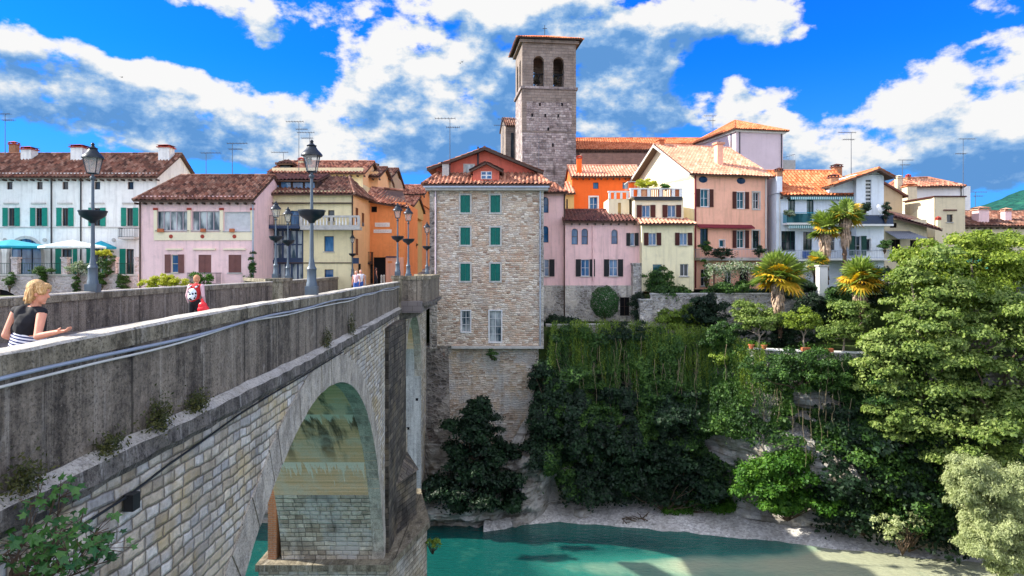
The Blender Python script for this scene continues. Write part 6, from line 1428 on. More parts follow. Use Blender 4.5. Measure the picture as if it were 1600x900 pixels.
for i, (x, y, z, s_, lb, rz) in enumerate(LP):
    o = lamp0 if i == 0 else copy_tree(lamp0); o.location = (x, y, z); o.scale = (s_, s_, s_); o.rotation_euler = (0, 0, R(rz)); tag(o, lb, 'street lamp', 'street lamps along the bridge')
lm_ = MB(); lm_.box(-6.0, -5.72, 38.2, 39.0, -1.9, -.66); bb(lm_, 'lamp_plinth', 'coping_concrete'); lm_ = MB(); lm_.box(-5.8, -5.45, 44.8, 45.4, -1.9, -.58); bb(lm_, 'lamp_plinth', 'coping_concrete')

# ================================================================== PEOPLE
def blob(name, parts, mat, parent, vox=.012, sm=6):
    bm = bmesh.new()
    for p in parts:
        if p[0] == 'e':
            c, r = Vector(p[1]), p[2]; rot = p[3] if len(p) > 3 else Matrix.Identity(3)
            b2 = bmesh.ops.create_icosphere(bm, subdivisions=3, radius=1); 
            for v in b2['verts']: v.co = c+rot@Vector((v.co.x*r[0], v.co.y*r[1], v.co.z*r[2]))
        else:
            a, ra, b, rb = Vector(p[1]), p[2], Vector(p[3]), p[4]; d = b-a; L = d.length; n = max(2, int(L/(min(ra, rb)*.45)))
            flat = p[5] if len(p) > 5 else None
            u = d.orthogonal().normalized(); w2 = d.normalized().cross(u)
            m = Matrix.Identity(3)
            rings = []; nn = 14; q = d.normalized()
            for i in range(nn+1):
                t = i/nn; rr = ra+(rb-ra)*t; rings.append([bm.verts.new(a+d*t+(u*math.cos(2*math.pi*k_/nn)+w2*math.sin(2*math.pi*k_/nn))*rr) for k_ in range(nn)])
            for A_, B_ in zip(rings[:-1], rings[1:]):
                for k_ in range(nn): bm.faces.new((A_[k_], A_[(k_+1) % nn], B_[(k_+1) % nn], B_[k_]))
            bm.faces.new(rings[0][::-1]); bm.faces.new(rings[-1])
            for (c, rr) in ((a, ra), (b, rb)):
                b2 = bmesh.ops.create_icosphere(bm, subdivisions=2, radius=rr)
                for v in b2['verts']: v.co += c
    bmesh.ops.recalc_face_normals(bm, faces=bm.faces)
    me = bpy.data.meshes.new(name); bm.to_mesh(me); bm.free(); me.materials.append(M[mat]); me.uv_layers.new(name='UVMap')
    o = bpy.data.objects.new(name, me); link(o, parent)
    md = o.modifiers.new('r', 'REMESH'); md.mode = 'VOXEL'; md.voxel_size = vox; md.use_smooth_shade = True
    ms = o.modifiers.new('s', 'SMOOTH'); ms.factor = .5; ms.iterations = sm
    return o
def hand(c, d, up, s=1.0, curl=.4):
    """palm + five fingers from wrist c along direction d; thumb from the palm side"""
    c = Vector(c); d = Vector(d).normalized(); up = (Vector(up)-d*Vector(up).dot(d)).normalized(); sd_ = d.cross(up)
    ps = []
    for k_ in (-1.0, 0, 1.0): ps.append(('c', c+sd_*.012*k_, .020*s, c+d*.075*s+sd_*.022*k_*s, .014*s))
    for k_, L in ((-1.5, .055), (-.5, .070), (.5, .075), (1.5, .068)):
        a = c+d*.08*s+sd_*.018*k_*s; b = a+(d*1+up*curl*.5+sd_*.10*k_).normalized()*L*.55*s; e = b+(d*.8+up*curl*1.3).normalized()*L*.5*s
        ps += [('c', a, .0095*s, b, .0085*s), ('c', b, .0085*s, e, .0068*s)]
    a = c+d*.02*s+sd_*.026*s; b = a+(d*.6+sd_*.8+up*.5).normalized()*.04*s; e = b+(d*.9+up*.5).normalized()*.032*s
    ps += [('c', a, .012*s, b, .0105*s), ('c', b, .0105*s, e, .008*s)]
    return ps
plain('ginger_hair', (.55, .26, .14), .8, .2, 0, .3, 30)
# woman leaning on the near parapet, seen from behind, looking right
wr = empty('person', (-5.55, 7.85, -1.85)); tag(wr, 'blonde woman in black sleeveless top leaning over the near bridge parapet', 'person')
def L3(x, y, z): return Vector((x+5.55, y-7.85, z+1.85))
hip = L3(-5.58, 7.90, -.98); chest = L3(-5.54, 7.86, -.62); neck = L3(-5.47, 7.84, -.46); headc = L3(-5.42, 7.82, -.305)
shR, shL = L3(-5.37, 7.80, -.53), L3(-5.72, 7.88, -.52); elR, wrR = L3(-5.325, 7.66, -.79), L3(-5.09, 7.66, -.735); elL, wrL = L3(-5.79, 7.80, -.79), L3(-5.62, 8.04, -.92)
fwd = Vector((.93, .25, -.27)).normalized(); upv = Vector((.25, 0, .97)); upv = (upv-fwd*upv.dot(fwd)).normalized(); sdv = fwd.cross(upv)
HR = Matrix((fwd, sdv, upv)).transposed()
hp = lambda a, b, c_: headc+fwd*a+sdv*b+upv*c_
body = [('e', hp(-.005, 0, .03), (.098, .076, .105), HR), ('e', hp(.03, 0, -.045), (.068, .058, .072), HR), ('c', hp(.085, 0, .012), .012, hp(.108, 0, -.018), .015), ('c', hp(.078, -.018, -.058), .011, hp(.078, .018, -.058), .011),
        ('e', hp(.072, 0, -.098), (.026, .026, .020), HR), ('e', hp(.0, -.078, -.01), (.020, .010, .030), HR), ('e', hp(.0, .078, -.01), (.020, .010, .030), HR), ('e', hp(.082, 0, .045), (.018, .045, .012), HR),
        ('c', neck, .056, headc+Vector((-.015, 0, -.05)), .050), ('c', chest, .115, neck-Vector((0, 0, .06)), .075), ('c', shL, .052, shR, .052), ('e', chest, (.155, .11, .17)), ('e', hip, (.165, .12, .15)), ('c', hip, .13, chest, .12),
        ('c', shR, .054, elR, .040), ('c', elR, .041, wrR, .026), ('c', shL, .054, elL, .040), ('c', elL, .040, wrL, .028),
        ('c', hip+Vector((-.08, 0, -.05)), .095, L3(-5.66, 7.86, -1.42), .058), ('c', L3(-5.66, 7.86, -1.42), .056, L3(-5.66, 7.95, -1.79), .040), ('c', hip+Vector((.08, 0, -.05)), .095, L3(-5.46, 7.84, -1.42), .058), ('c', L3(-5.46, 7.84, -1.42), .056, L3(-5.46, 7.92, -1.79), .040),
        ('e', L3(-5.62, 7.95, -1.815), (.12, .045, .035)), ('e', L3(-5.42, 7.92, -1.815), (.12, .045, .035))]
body += hand(wrR, (.95, -.05, .12), (0, .1, 1), 1.05, .55)+hand(wrL, (.6, .6, -.2), (0, 0, 1), 1.0, .3)
blob('body', body, 'skin', wr, .0075, 3)
hair = [('e', hp(-.035, 0, .045), (.105, .098, .105), HR), ('e', hp(-.055, 0, -.02), (.080, .094, .095), HR), ('e', hp(.035, -.06, .05), (.062, .040, .060), HR), ('e', hp(.035, .06, .05), (.062, .040, .060), HR), ('e', hp(.05, 0, .098), (.055, .07, .034), HR),
        ('c', hp(-.06, -.05, -.05), .042, hp(-.045, -.06, -.11), .024), ('c', hp(-.06, .05, -.05), .042, hp(-.045, .06, -.11), .024), ('c', hp(-.085, 0, -.05), .045, hp(-.08, 0, -.125), .026), ('c', hp(-.01, -.085, .0), .028, hp(-.01, -.085, -.075), .018)]
for i in range(22):
    a = -1.5+3.0*i/21; hair.append(('c', hp(-.09*math.cos(a)-.02, .09*math.sin(a), .05), .017, hp(-.10*math.cos(a)-.02, .10*math.sin(a)+random.uniform(-.01, .01), -.10+random.uniform(-.03, .02)), .009))
blob('hair', hair, 'blonde_hair', wr, .007, 1)
vest = [('e', chest, (.168, .125, .15)), ('c', hip+Vector((.0, 0, .25)), .165, chest+Vector((0, 0, -.02)), .160), ('e', hip+Vector((-.03, 0, .26)), (.20, .13, .12)), ('c', chest+Vector((0, 0, .06)), .11, neck-Vector((0, 0, .055)), .074), ('c', shL+Vector((.0, 0, .004)), .060, shR+Vector((-.0, 0, .004)), .060), ('e', chest+Vector((-.07, -.03, .06)), (.09, .09, .12)), ('e', chest+Vector((.08, -.03, .06)), (.09, .09, .12))]
blob('top', vest, 'black_cloth', wr, .010, 4)
sk = [('c', hip+Vector((-.02, 0, .12)), .185, hip+Vector((-.02, 0, .0)), .20), ('c', hip+Vector((0, 0, .12)), .17, hip+Vector((0, 0, -.04)), .182), ('c', hip+Vector((0, 0, -.04)), .182, hip+Vector((0, 0, -.46)), .215)]
o = blob('skirt', sk, 'striped_cloth', wr, .014, 3)
# stripes need real coordinates: remesh drops UVs, so give this cloth its own object-space stripes
def obstripes(name, c1, c2, pitch):
    m, t, b, uv = base(name, .8, .2); sp = t.node('ShaderNodeSeparateXYZ'); t.put(sp.inputs[0], t.node('ShaderNodeTexCoord').outputs['Object'])
    fr = t.m('FRACT', t.m('DIVIDE', t.m('ADD', sp.outputs[2], t.m('MULTIPLY', sp.outputs[0], .22)), pitch)); setc(t, b, t.mix(t.mr(fr, .5, .56), c1, c2))
obstripes('sailor_stripes', (.76, .78, .84), (.02, .03, .12), .034); o.data.materials[0] = M['sailor_stripes']
m2 = MB(); 
for x in (-.12, .12): m2.box(x-.05+.02, x+.05+.02, -.10, .16, 0, .05)
m2.build('shoes', 'dark_cloth', wr)

def walker(name, loc, H_, rz, label, top, legs, hairm, arms='skin', pack=None, bag=None, bend=0.0, vox=.014, group=None, sit=False):
    rt = empty('person', loc, R(rz)); tag(rt, label, 'person', group); s_ = H_/1.7
    V = lambda x, y, z: Vector((x*s_, y*s_, z*s_))
    hz_ = .92; hc = V(0, bend*.9, 1.56); nk = V(0, bend*.6, 1.42); ch = V(0, bend*.35, 1.22); hp_ = V(0, 0, hz_)
    hdp = [('e', hc+V(0, 0, .01), (.078*s_, .095*s_, .112*s_)), ('c', hc+V(0, .09, -.01), .012*s_, hc+V(0, .10, -.03), .014*s_), ('c', nk-V(0, 0, .03), .055*s_, hc-V(0, 0, .06), .05*s_), ('e', hc+V(.078, 0, -.01), (.01*s_, .02*s_, .03*s_)), ('e', hc+V(-.078, 0, -.01), (.01*s_, .02*s_, .03*s_))]
    for sx_ in (-1, 1):
        sh_ = V(.19*sx_, bend*.5, 1.37); el_ = V(.25*sx_, bend*.4-.03, 1.08); wr_ = V(.24*sx_, bend*.4+.07, .84)
        hdp += [('c', sh_, .05*s_, el_, .038*s_), ('c', el_, .038*s_, wr_, .025*s_)]+(hand(wr_, (0, .1, -1), (0, 1, 0), s_, .5) if vox < .02 else [('e', wr_-V(0, 0, .06), (.02*s_, .035*s_, .06*s_))])
        kn = V(.09*sx_, .06*sx_+.02, .48); an = V(.09*sx_, .10*sx_-.04, .08)
        hdp += [('c', hp_+V(.085*sx_, 0, -.03), .08*s_, kn, .055*s_), ('c', kn, .053*s_, an, .036*s_), ('e', an+V(0, .06, -.045), (.042*s_, .12*s_, .035*s_))]
    hdp += [('e', ch, (.16*s_, .10*s_, .17*s_)), ('e', hp_, (.15*s_, .11*s_, .13*s_)), ('c', hp_, .11*s_, ch, .12*s_), ('c', V(-.17, bend*.5, 1.37), .05*s_, V(.17, bend*.5, 1.37), .05*s_)]
    blob('body', hdp, 'skin', rt, vox, 2)
    tp = [('e', ch, (.18*s_, .125*s_, .20*s_)), ('c', V(0, 0, .95), .135*s_, ch, .135*s_), ('c', V(-.18, bend*.5, 1.37), .060*s_, V(.18, bend*.5, 1.37), .060*s_), ('c', ch, .11*s_, nk-V(0, 0, .02), .065*s_)]
    if arms != 'skin':
        ap_ = []
        for sx_ in (-1, 1):
            ap_ += [('c', V(.19*sx_, bend*.5, 1.37), .062*s_, V(.25*sx_, bend*.4-.03, 1.08), .050*s_), ('c', V(.25*sx_, bend*.4-.03, 1.08), .050*s_, V(.24*sx_, bend*.4+.06, .87), .036*s_)]
        blob('sleeves', ap_, arms, rt, vox, 2)
    blob('top', tp, top, rt, vox, 3)
    lg = [('e', hp_-V(0, 0, .01), (.165*s_, .125*s_, .14*s_))]
    for sx_ in (-1, 1):
        kn = V(.09*sx_, .06*sx_+.02, .48); an = V(.09*sx_, .10*sx_-.04, .11); lg += [('c', hp_+V(.085*sx_, 0, -.03), .093*s_, kn, .068*s_), ('c', kn, .068*s_, an, .052*s_)]
    blob('trousers', lg, legs, rt, vox, 2)
    blob('hair', [('e', hc+V(0, -.018, .035), (.090*s_, .098*s_, .098*s_)), ('e', hc+V(0, -.045, -.02), (.078*s_, .062*s_, .08*s_))], hairm, rt, vox, 2)
    if pack: pk = blob('backpack', [('e', V(0, -.15+bend*.3, 1.13), (.135*s_, .08*s_, .18*s_)), ('e', V(0, -.18+bend*.3, 1.05), (.12*s_, .07*s_, .10*s_)), ('c', V(-.1, -.12, 1.33), .025, V(-.12, .08+bend*.4, 1.42), .02), ('c', V(.1, -.12, 1.33), .025, V(.12, .08+bend*.4, 1.42), .02)], pack, rt, vox, 3)
    return rt
walker('person', (P(304, 0, 18.3).x, 18.3, -1.80), 1.58, -8, 'person in red top with patterned backpack and red bag walking on the bridge', 'red_cloth', 'black_cloth', 'ginger_hair', 'pale_pink_cloth', 'patterned_cloth', bend=.14, vox=.014)
bg_ = empty('carrier_bag', (P(304, 0, 18.3).x+.30, 18.12, -1.27)); tag(bg_, 'bright red plastic bag held by the person with the backpack', 'bag')
blob('bag', [('e', (.02, 0, .12), (.16, .09, .12)), ('e', (.0, 0, .22), (.12, .07, .11)), ('c', (-.02, 0, .30), .035, (-.04, .02, .40), .02), ('c', (.02, 0, .30), .035, (-.02, .02, .40), .02)], 'red_plastic', bg_, .014, 1)
walker('person', (P(556.5, 0, 41).x, 41, -1.86), 1.60, 170, 'woman in light pink top beside the man in blue shorts at bridge end', 'pale_pink_cloth', 'blue_cloth', 'grey_hair', 'skin', vox=.022, group='couple at the far end of the bridge')
walker('person', (P(563.5, 0, 41.6).x, 41.6, -1.86), 1.66, 185, 'man in pale shirt and blue shorts at the far bridge end', 'light_cloth', 'blue_cloth', 'grey_hair', 'skin', vox=.022, group='couple at the far end of the bridge')
for (px, D_, z_, lb, tp_, lg_) in ((634.5, 80, -.22, 'person in pale blue top standing on the street left of the red one', 'light_cloth', 'dark_cloth'), (639, 81, -.16, 'person in red top standing on the left side of the street', 'red_cloth', 'dark_cloth'), (651, 90, .25, 'dark dressed person by the arcade farther up the street', 'dark_cloth', 'dark_cloth'), (587, 56, -1.7, 'person in dark clothes by the passage of the orange house', 'dark_cloth', 'dark_cloth')):
    walker('person', (P(px, 0, D_).x, D_, z_), 1.65, random.uniform(0, 360), lb, tp_, lg_, 'dark_cloth', 'skin', vox=.03, group='people on the street')
# bollards by the passage
for i, (px, D_) in enumerate(((570.5, 57), (596, 57.2), (600, 58))):
    rt = tag(empty('bollard', (P(px, 0, D_).x, D_, -1.7)), ['pale bollard in front of the narrow apricot wall', 'pale bollard before the dark passage of the orange house', 'second pale bollard right of the passage'][i], 'bollard', 'bollards at the bridge end'); m2 = MB(); m2.lathe([(.09, 0), (.08, .8), (.10, .85), (.08, .95), (0, 1.0)], (0, 0, 0), 12); m2.build('post', 'pipe_pale', rt)

# ================================================================== VEGETATION
random.seed(31)
# --- ivy and hanging growth on the cliff
def ivy(name, label, x0, x1, z0, z1, n, mat, leaf, bulge=.9, thresh=-.1, hang=False, group=None, seed=1, gap=1.0):
    rng = np.random.default_rng(seed); C = []; Nn = []
    k = 0
    while len(C) < n and k < n*4:
        k += 1; x = rng.uniform(x0, x1); z = rng.uniform(z0, z1); zt = cl_t(x)
        if z > zt+.3: continue
        t = min(1, max(0, (z-zt)/(WZ-1.0-zt))); c = cliff_q(x, t)
        m_ = mnoise.noise(Vector((x*.55, 9+seed, z*.5)))+.5*mnoise.noise(Vector((x*1.7, 4+seed, z*1.5)))
        e = min((x-x0), (x1-x))/1.5; ez = min(z-z0, 9)/1.5
        if m_*gap < thresh-min(1, e)*.0 or rng.uniform() > min(1, e+.15) or rng.uniform() > min(1, ez+.1): continue
        b_ = bulge*(.35+.9*max(0, m_+.35))
        y = c[1]-rng.uniform(.0, 1)**.6*b_-.15
        C.append((x, y, z)); Nn.append((rng.normal()*.5, -1+rng.normal()*.5, .55+rng.normal()*.5))
    rt = tag(leaf_mesh(name, mat, C, Nn, leaf, None, .62, (0, 0, 0), .8 if hang else None), label, 'ivy', group, 'stuff'); return rt
_ccache = {}
def cliff_q(x, t):
    ky = (round(x*4), round(t*40)); 
    if ky not in _ccache: _ccache[ky] = cliff_pt(ky[0]/4, ky[1]/40)
    return _ccache[ky]
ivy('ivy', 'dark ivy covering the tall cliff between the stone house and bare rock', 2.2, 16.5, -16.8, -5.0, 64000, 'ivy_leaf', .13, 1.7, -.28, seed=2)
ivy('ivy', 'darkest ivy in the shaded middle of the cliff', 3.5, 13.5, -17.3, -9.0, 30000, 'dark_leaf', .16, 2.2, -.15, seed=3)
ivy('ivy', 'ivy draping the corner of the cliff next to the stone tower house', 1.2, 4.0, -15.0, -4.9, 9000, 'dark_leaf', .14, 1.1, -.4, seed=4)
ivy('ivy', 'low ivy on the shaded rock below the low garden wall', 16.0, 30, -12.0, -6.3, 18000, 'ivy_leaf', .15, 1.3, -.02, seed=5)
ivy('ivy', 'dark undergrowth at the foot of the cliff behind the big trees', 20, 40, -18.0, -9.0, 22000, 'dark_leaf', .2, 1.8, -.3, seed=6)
# hanging light-green strands from the garden edge
def strands(label, x0, x1, ztop, L0, L1, n, mat, leaf, seed, yo=.9):
    rng = np.random.default_rng(seed); C = []; Nn = []
    for i in range(n):
        x = rng.uniform(x0, x1); pn = mnoise.noise(Vector((x*.9, seed, 0)))+.5*mnoise.noise(Vector((x*2.6, seed, 3)))
        if pn < -.12 and rng.uniform() < .8: continue
        L = rng.uniform(L0*.5, L1)*(.55+1.3*max(0, pn+.2)); zt = ztop(x)+rng.uniform(-.1, .5); y0 = cl_y(x)-yo-rng.uniform(0, .9); dx = rng.normal()*.12
        m_ = max(4, int(L/.075))
        for j in range(m_):
            q = j/m_; C.append((x+dx*q+rng.normal()*.05, y0-.35*math.sin(q*2)+rng.normal()*.07, zt-L*q)); Nn.append((rng.normal()*.6, -1+rng.normal()*.4, .3+rng.normal()*.4))
    return tag(leaf_mesh('hanging_vine', mat, C, Nn, leaf, None, .5, (0, 0, 0), 1.2), label, 'vine', None, 'stuff')
strands('light green vines hanging from the garden edge over the ivy', 2.8, 17.2, lambda x: cl_t(x)+.15, 1.8, 4.4, 1300, 'vine_leaf', .07, 8)
strands('long mid green creepers trailing down over the dark ivy', 2.6, 16.8, lambda x: cl_t(x)-.6, 2.6, 6.0, 420, 'ivy_leaf', .085, 12, 1.2)
strands('darker green vines hanging below the low garden wall', 16.8, 25, lambda x: -6.1, 1.0, 2.4, 420, 'ivy_leaf', .085, 9, .6)
strands('hanging stems on the bare rock left of the bright bush', 12.5, 18, lambda x: -8.0, 1.5, 3.5, 220, 'ivy_leaf', .08, 10, 1.3)

dm_ = MB(); random.seed(77)
for i in range(90):
    x = random.uniform(2.8, 22); zt = cl_t(x)-random.uniform(0, 3.5); y = cl_y(x)-random.uniform(1.6, 2.6); L = random.uniform(1.2, 4.0); pts = [Vector((x, y, zt))]
    for k_ in range(6): pts.append(pts[-1]+Vector((random.uniform(-.12, .12), random.uniform(-.06, .06), -L/6)))
    dm_.path(pts, .018, 4, .008)
tag(dm_.build('dry_creepers', 'dry_stem', weld=False), 'dry brown creeper stems hanging in front of the ivy', 'vine', None, 'stuff')
E = lambda px, py, D, rx, ry, rz, n, cr: ((P(px, py, D)), (rx, ry, rz), n, cr)
# --- trees by the water and on the right
tree('evergreen_tree', 'dark leafy tree growing from the rock foot below the stone tower house', 'tree', P(752, 800, 48.6), [E(742, 700, 48.3, 2.0, 1.4, 2.6, 46, .62), E(722, 765, 47.8, 2.9, 1.5, 1.7, 50, .6), E(745, 650, 48.8, 1.0, .9, 1.3, 16, .5), E(795, 770, 48.3, 1.2, 1, 1.3, 16, .5)], 'dark_leaf', 'bark', .16, .15, 150)
bush('shrub', 'dark bush clinging to the cliff corner beside the stone house', 'shrub', P(850, 690, 49.4), [E(852, 655, 49.2, 1.5, .9, 2.4, 26, .55), E(845, 590, 49.9, .9, .6, 2.0, 16, .45), E(790, 705, 49.0, 1.4, .8, .7, 14, .4)], 'dark_leaf', .14, 110)
bush('shrub', 'bright green spreading bush in front of the bare rock by the gravel shore', 'shrub', P(1230, 812, 47), [E(1232, 742, 46.4, 3.6, 1.6, 1.7, 64, .62), E(1255, 715, 46.6, 2.2, 1.4, 1.2, 22, .5), E(1190, 765, 46.0, 2.0, 1.2, 1.1, 22, .5), E(1290, 775, 45.8, 1.6, 1.2, 1.2, 18, .5), E(1225, 788, 45.9, 2.0, 1.0, .6, 18, .4)], 'bright_leaf', .14, 150)
bush('shrub', 'dark shrubs hanging over the gravel shore left of the bright bush', 'shrub', P(1040, 800, 49.8), [E(1030, 740, 49.6, 4.2, 1.3, 2.2, 50, .65), E(950, 715, 50.2, 2.4, 1.2, 2.6, 30, .6), E(1105, 770, 48.6, 1.5, 1, 1.1, 16, .5)], 'dark_leaf', .17, 120)
tree('broadleaf_tree', 'big pale green tree filling the right side above the low garden wall', 'tree', P(1440, 780, 44.5), [E(1460, 470, 43.5, 2.6, 2.4, 3.2, 30, .95), E(1430, 560, 42.8, 2.7, 2.1, 2.9, 34, .85), E(1455, 640, 42.4, 2.6, 2.0, 2.2, 26, .8), E(1405, 555, 43, 2.1, 1.6, 1.8, 20, .6), E(1395, 650, 42.6, 1.4, 1.2, 1.2, 12, .5), E(1368, 590, 43, 1.3, 1.2, 1.5, 14, .5)], 'tree_leaf', 'pale_bark', .35, .135, 380, limbs=14, flat=.62)
tree('broadleaf_tree', 'yellow green rounded tree top in front of the tiled roofs at right', 'tree', P(1520, 720, 46.5), [E(1500, 430, 46, 3.9, 2.8, 2.3, 42, 1.0), E(1560, 405, 47, 3.1, 2.6, 1.8, 22, .95), E(1445, 435, 46.5, 2.0, 1.8, 1.6, 17, .75), E(1590, 470, 46.5, 2.8, 2.4, 3.0, 26, .95)], 'yellow_tree_leaf', 'pale_bark', .34, .135, 390, limbs=14, flat=.62)
tree('broadleaf_tree', 'tall shaded tree at the right edge below the rounded tree top', 'tree', P(1570, 850, 42.5), [E(1570, 560, 42.5, 3.2, 2.5, 4.0, 46, .95), E(1520, 680, 41.6, 2.6, 2.0, 2.8, 26, .85), E(1600, 690, 41.6, 2.2, 2.0, 2.8, 20, .85)], 'tree_leaf', 'bark', .3, .15, 280, limbs=12, flat=.62)
tree('willow_tree', 'pale silvery willow leaning over the sunlit water at bottom right', 'tree', P(1565, 890, 39), [E(1530, 768, 38.6, 1.7, 1.5, 1.7, 40, .5), E(1505, 742, 38.8, 1.0, 1.0, .9, 18, .4), E(1592, 775, 38.4, 1.5, 1.4, 1.6, 34, .5), E(1560, 835, 38.0, 2.0, 1.3, 1.5, 44, .5), E(1605, 830, 38, 1.6, 1.2, 1.6, 30, .5), E(1530, 850, 37.8, 1.0, .9, .8, 14, .4), E(1575, 880, 37.6, 1.3, .9, .8, 20, .4)], 'willow_leaf', 'bark', .16, .10, 260, limbs=12, droop=.9, aspect=.30, flat=1.0)
bush('shrub', 'dark shrub between the bright bush and the willow on the shore', 'shrub', P(1420, 860, 43.5), [E(1400, 740, 43.4, 2.6, 1.4, 2.6, 44, .7), E(1450, 800, 42.4, 2.4, 1.3, 1.6, 30, .6), E(1480, 720, 42.6, 1.8, 1.3, 2.2, 24, .6)], 'ivy_leaf', .16, 120)
bush('shrub', 'sparse pale twiggy bush at the water edge under the big trees', 'shrub', P(1410, 865, 42.5), [E(1395, 825, 42, 1.3, .8, .7, 14, .28), E(1440, 812, 42, .9, .6, .8, 10, .25)], 'willow_leaf', .09, 70)
for i, (px, py, r_, mt, lb) in enumerate(((892, 522, 1.1, 'ivy_leaf', 'green mound spilling over the garden edge right of the stone house corner'), (985, 520, 1.3, 'dark_leaf', 'dark mound on the garden edge below the buttress'), (1035, 535, 1.5, 'ivy_leaf', 'green mound on the garden edge under the grey shrub'), (1150, 560, 1.4, 'vine_leaf', 'light green mound left of the low garden wall'), (930, 600, 1.2, 'ivy_leaf', 'leafy bulge on the cliff below the topiary bush'), (1060, 620, 1.5, 'ivy_leaf', 'leafy bulge halfway down the cliff under the cream house'))):
    D_ = 51.0 if px < 1100 else 48.6
    bush('shrub', lb, 'shrub', P(px, py+20, D_+.6), [(P(px, py, D_), (r_*1.5, .8, r_*.62), 20, .42)], mt, .09, 130, group='mounds of growth on the cliff edge')
bush('shrub', 'low trailing shrub over the gravel right of the bright bush', 'shrub', P(1350, 835, 45.2), [E(1345, 795, 44.8, 1.9, .9, .8, 26, .42), E(1300, 800, 45.4, 1.0, .7, .5, 12, .35), E(1375, 770, 44.6, 1.4, .9, 1.0, 18, .45)], 'ivy_leaf', .12, 120)
bush('shrub', 'low green plants where the gravel meets the ivy left of the bright bush', 'shrub', P(1120, 800, 49.6), [E(1120, 792, 49.2, 2.2, .7, .4, 22, .34), E(1060, 800, 49.9, 1.6, .7, .35, 14, .3)], 'bright_leaf', .10, 100)
# --- lower terrace garden
tree('garden_tree', 'small tree with bent trunk left of the palm on the low terrace', 'tree', P(1181, 548, 47.6), [E(1190, 498, 47.8, 1.7, 1.2, .9, 26, .42), E(1165, 490, 48.4, 1.0, .9, .8, 12, .4)], 'tree_leaf', 'pale_bark', .09, .10, 120, limbs=6)
tree('garden_tree', 'slim tree with pale forked trunks on the low terrace', 'tree', P(1255, 548, 46.6), [E(1256, 500, 46.7, 1.15, .9, .72, 20, .36)], 'yellow_tree_leaf', 'pale_bark', .06, .09, 130, limbs=4)
tree('garden_tree', 'loose pale green tree right of the forked trunks', 'tree', P(1318, 550, 45.6), [E(1328, 500, 45.6, 1.6, 1.1, 1.3, 30, .4), E(1300, 522, 45.2, .8, .7, .7, 10, .3)], 'tree_leaf', 'pale_bark', .07, .10, 120, limbs=5)
for i, (px, py, D, rx, rz, n, mat, lb) in enumerate(((1105, 490, 50.5, 1.6, 1.3, 26, 'dark_leaf', 'dark round bush in front of the grey retaining wall'), (1270, 478, 51, 1.5, 1.0, 22, 'dark_leaf', 'dark hedge beside the white pillar'), (1215, 520, 49.5, 3.8, .9, 34, 'dark_leaf', 'long dark hedge in shade behind the low terrace'),
     (1310, 470, 51.2, 1.5, 1.0, 20, 'ivy_leaf', 'dark bush between the pillar and the right palm'), (1125, 525, 48.6, 1.5, .9, 24, 'ivy_leaf', 'green bush at the left end of the low garden wall'), (1070, 500, 51.6, 1.8, 1.0, 22, 'vine_leaf', 'light bush spilling over the garden edge under the cream house'), (1050, 462, 53, 1.7, .8, 22, 'ivy_leaf', 'green climbing shrub along the wall of the cream house'),
     (1030, 440, 53.6, 1.2, 1.2, 20, 'ivy_leaf', 'greyish shrub before the cream house ground floor'), (1000, 485, 53, .7, 1.4, 12, 'dark_leaf', 'narrow dark shrub beside the stone buttress'), (1230, 452, 52.6, 2.2, .8, 26, 'dark_leaf', 'dark shrubs under the flowering pergola'), (1140, 452, 52.8, 2.0, .55, 20, 'ivy_leaf', 'low green hedge on the upper garden wall'),
     (1365, 445, 52, 1.8, 1.6, 24, 'dark_leaf', 'dark bush behind the right palm'), (875, 505, 53, 1.4, .5, 16, 'dark_leaf', 'low dark shrubs at the foot of the rose corner house'), (1245, 580, 44.8, 3.6, 1.4, 44, 'ivy_leaf', 'thick green bush hanging below the low garden wall'), (1390, 625, 42.8, 1.6, 1.6, 22, 'ivy_leaf', 'green bush under the big pale tree'))):
    bush('shrub', lb, 'shrub', P(px, py+rz*18, D), [((P(px, py, D)), (rx, rx*.6, rz), int(n*1.9), .40)], mat, .095, 120, group='shrubs of the hanging gardens')
# topiary ball
tp = tag(empty('topiary_bush', P(945, 503, 53.6)), 'clipped round topiary bush in front of the stone base wall', 'topiary bush'); m2 = MB(); m2.tube((0, 0, -.1), (0, 0, .7), .08); m2.build('trunk', 'bark', tp)
n = 5200; u_ = unit(n); u_[:, 2] *= 1; C = u_*np.array([1.12, 1.12, 1.28])*(RNG.uniform(.86, 1.03, n)*(1+.05*np.sin(u_[:, 0]*9)*np.sin(u_[:, 2]*8)))[:, None]+np.array([0, 0, 1.55]); leaf_mesh('crown', 'topiary_leaf', C, u_+unit(n)*.6, .075, tp)
# pergola with flowers
pg = tag(empty('pergola', P(1200, 455, 52.9)), 'pergola draped with pale flowering creeper before the salmon house', 'pergola'); m2 = MB()
for x in (-4.2, -1.6, 1.0, 3.6): m2.box(x-.06, x+.06, -.06, .06, -.3, 1.7)
for x in (-4.4, 3.8): pass
m2.box(-4.4, 3.8, -.05, .05, 1.7, 1.8); m2.box(-4.4, 3.8, 1.4, 1.5, 1.7, 1.8)
for i in range(14): m2.box(-4.3+i*.62, -4.24+i*.62, -.2, 1.6, 1.8, 1.86)
m2.build('frame', 'dark_wood', pg); n = 7500; xx = RNG.uniform(-4.6, 4.0, n); C = np.stack([xx, RNG.uniform(-.5, 1.5, n), 1.8+.28*np.sin(xx*2.1)*RNG.uniform(0, 1, n)+RNG.normal(size=n)*.22-np.where(RNG.uniform(size=n) < .2, RNG.uniform(0, .9, n), 0)], 1); leaf_mesh('creeper', 'flowering_leaf', C, unit(n)+[0, -.3, .7], .085, pg)
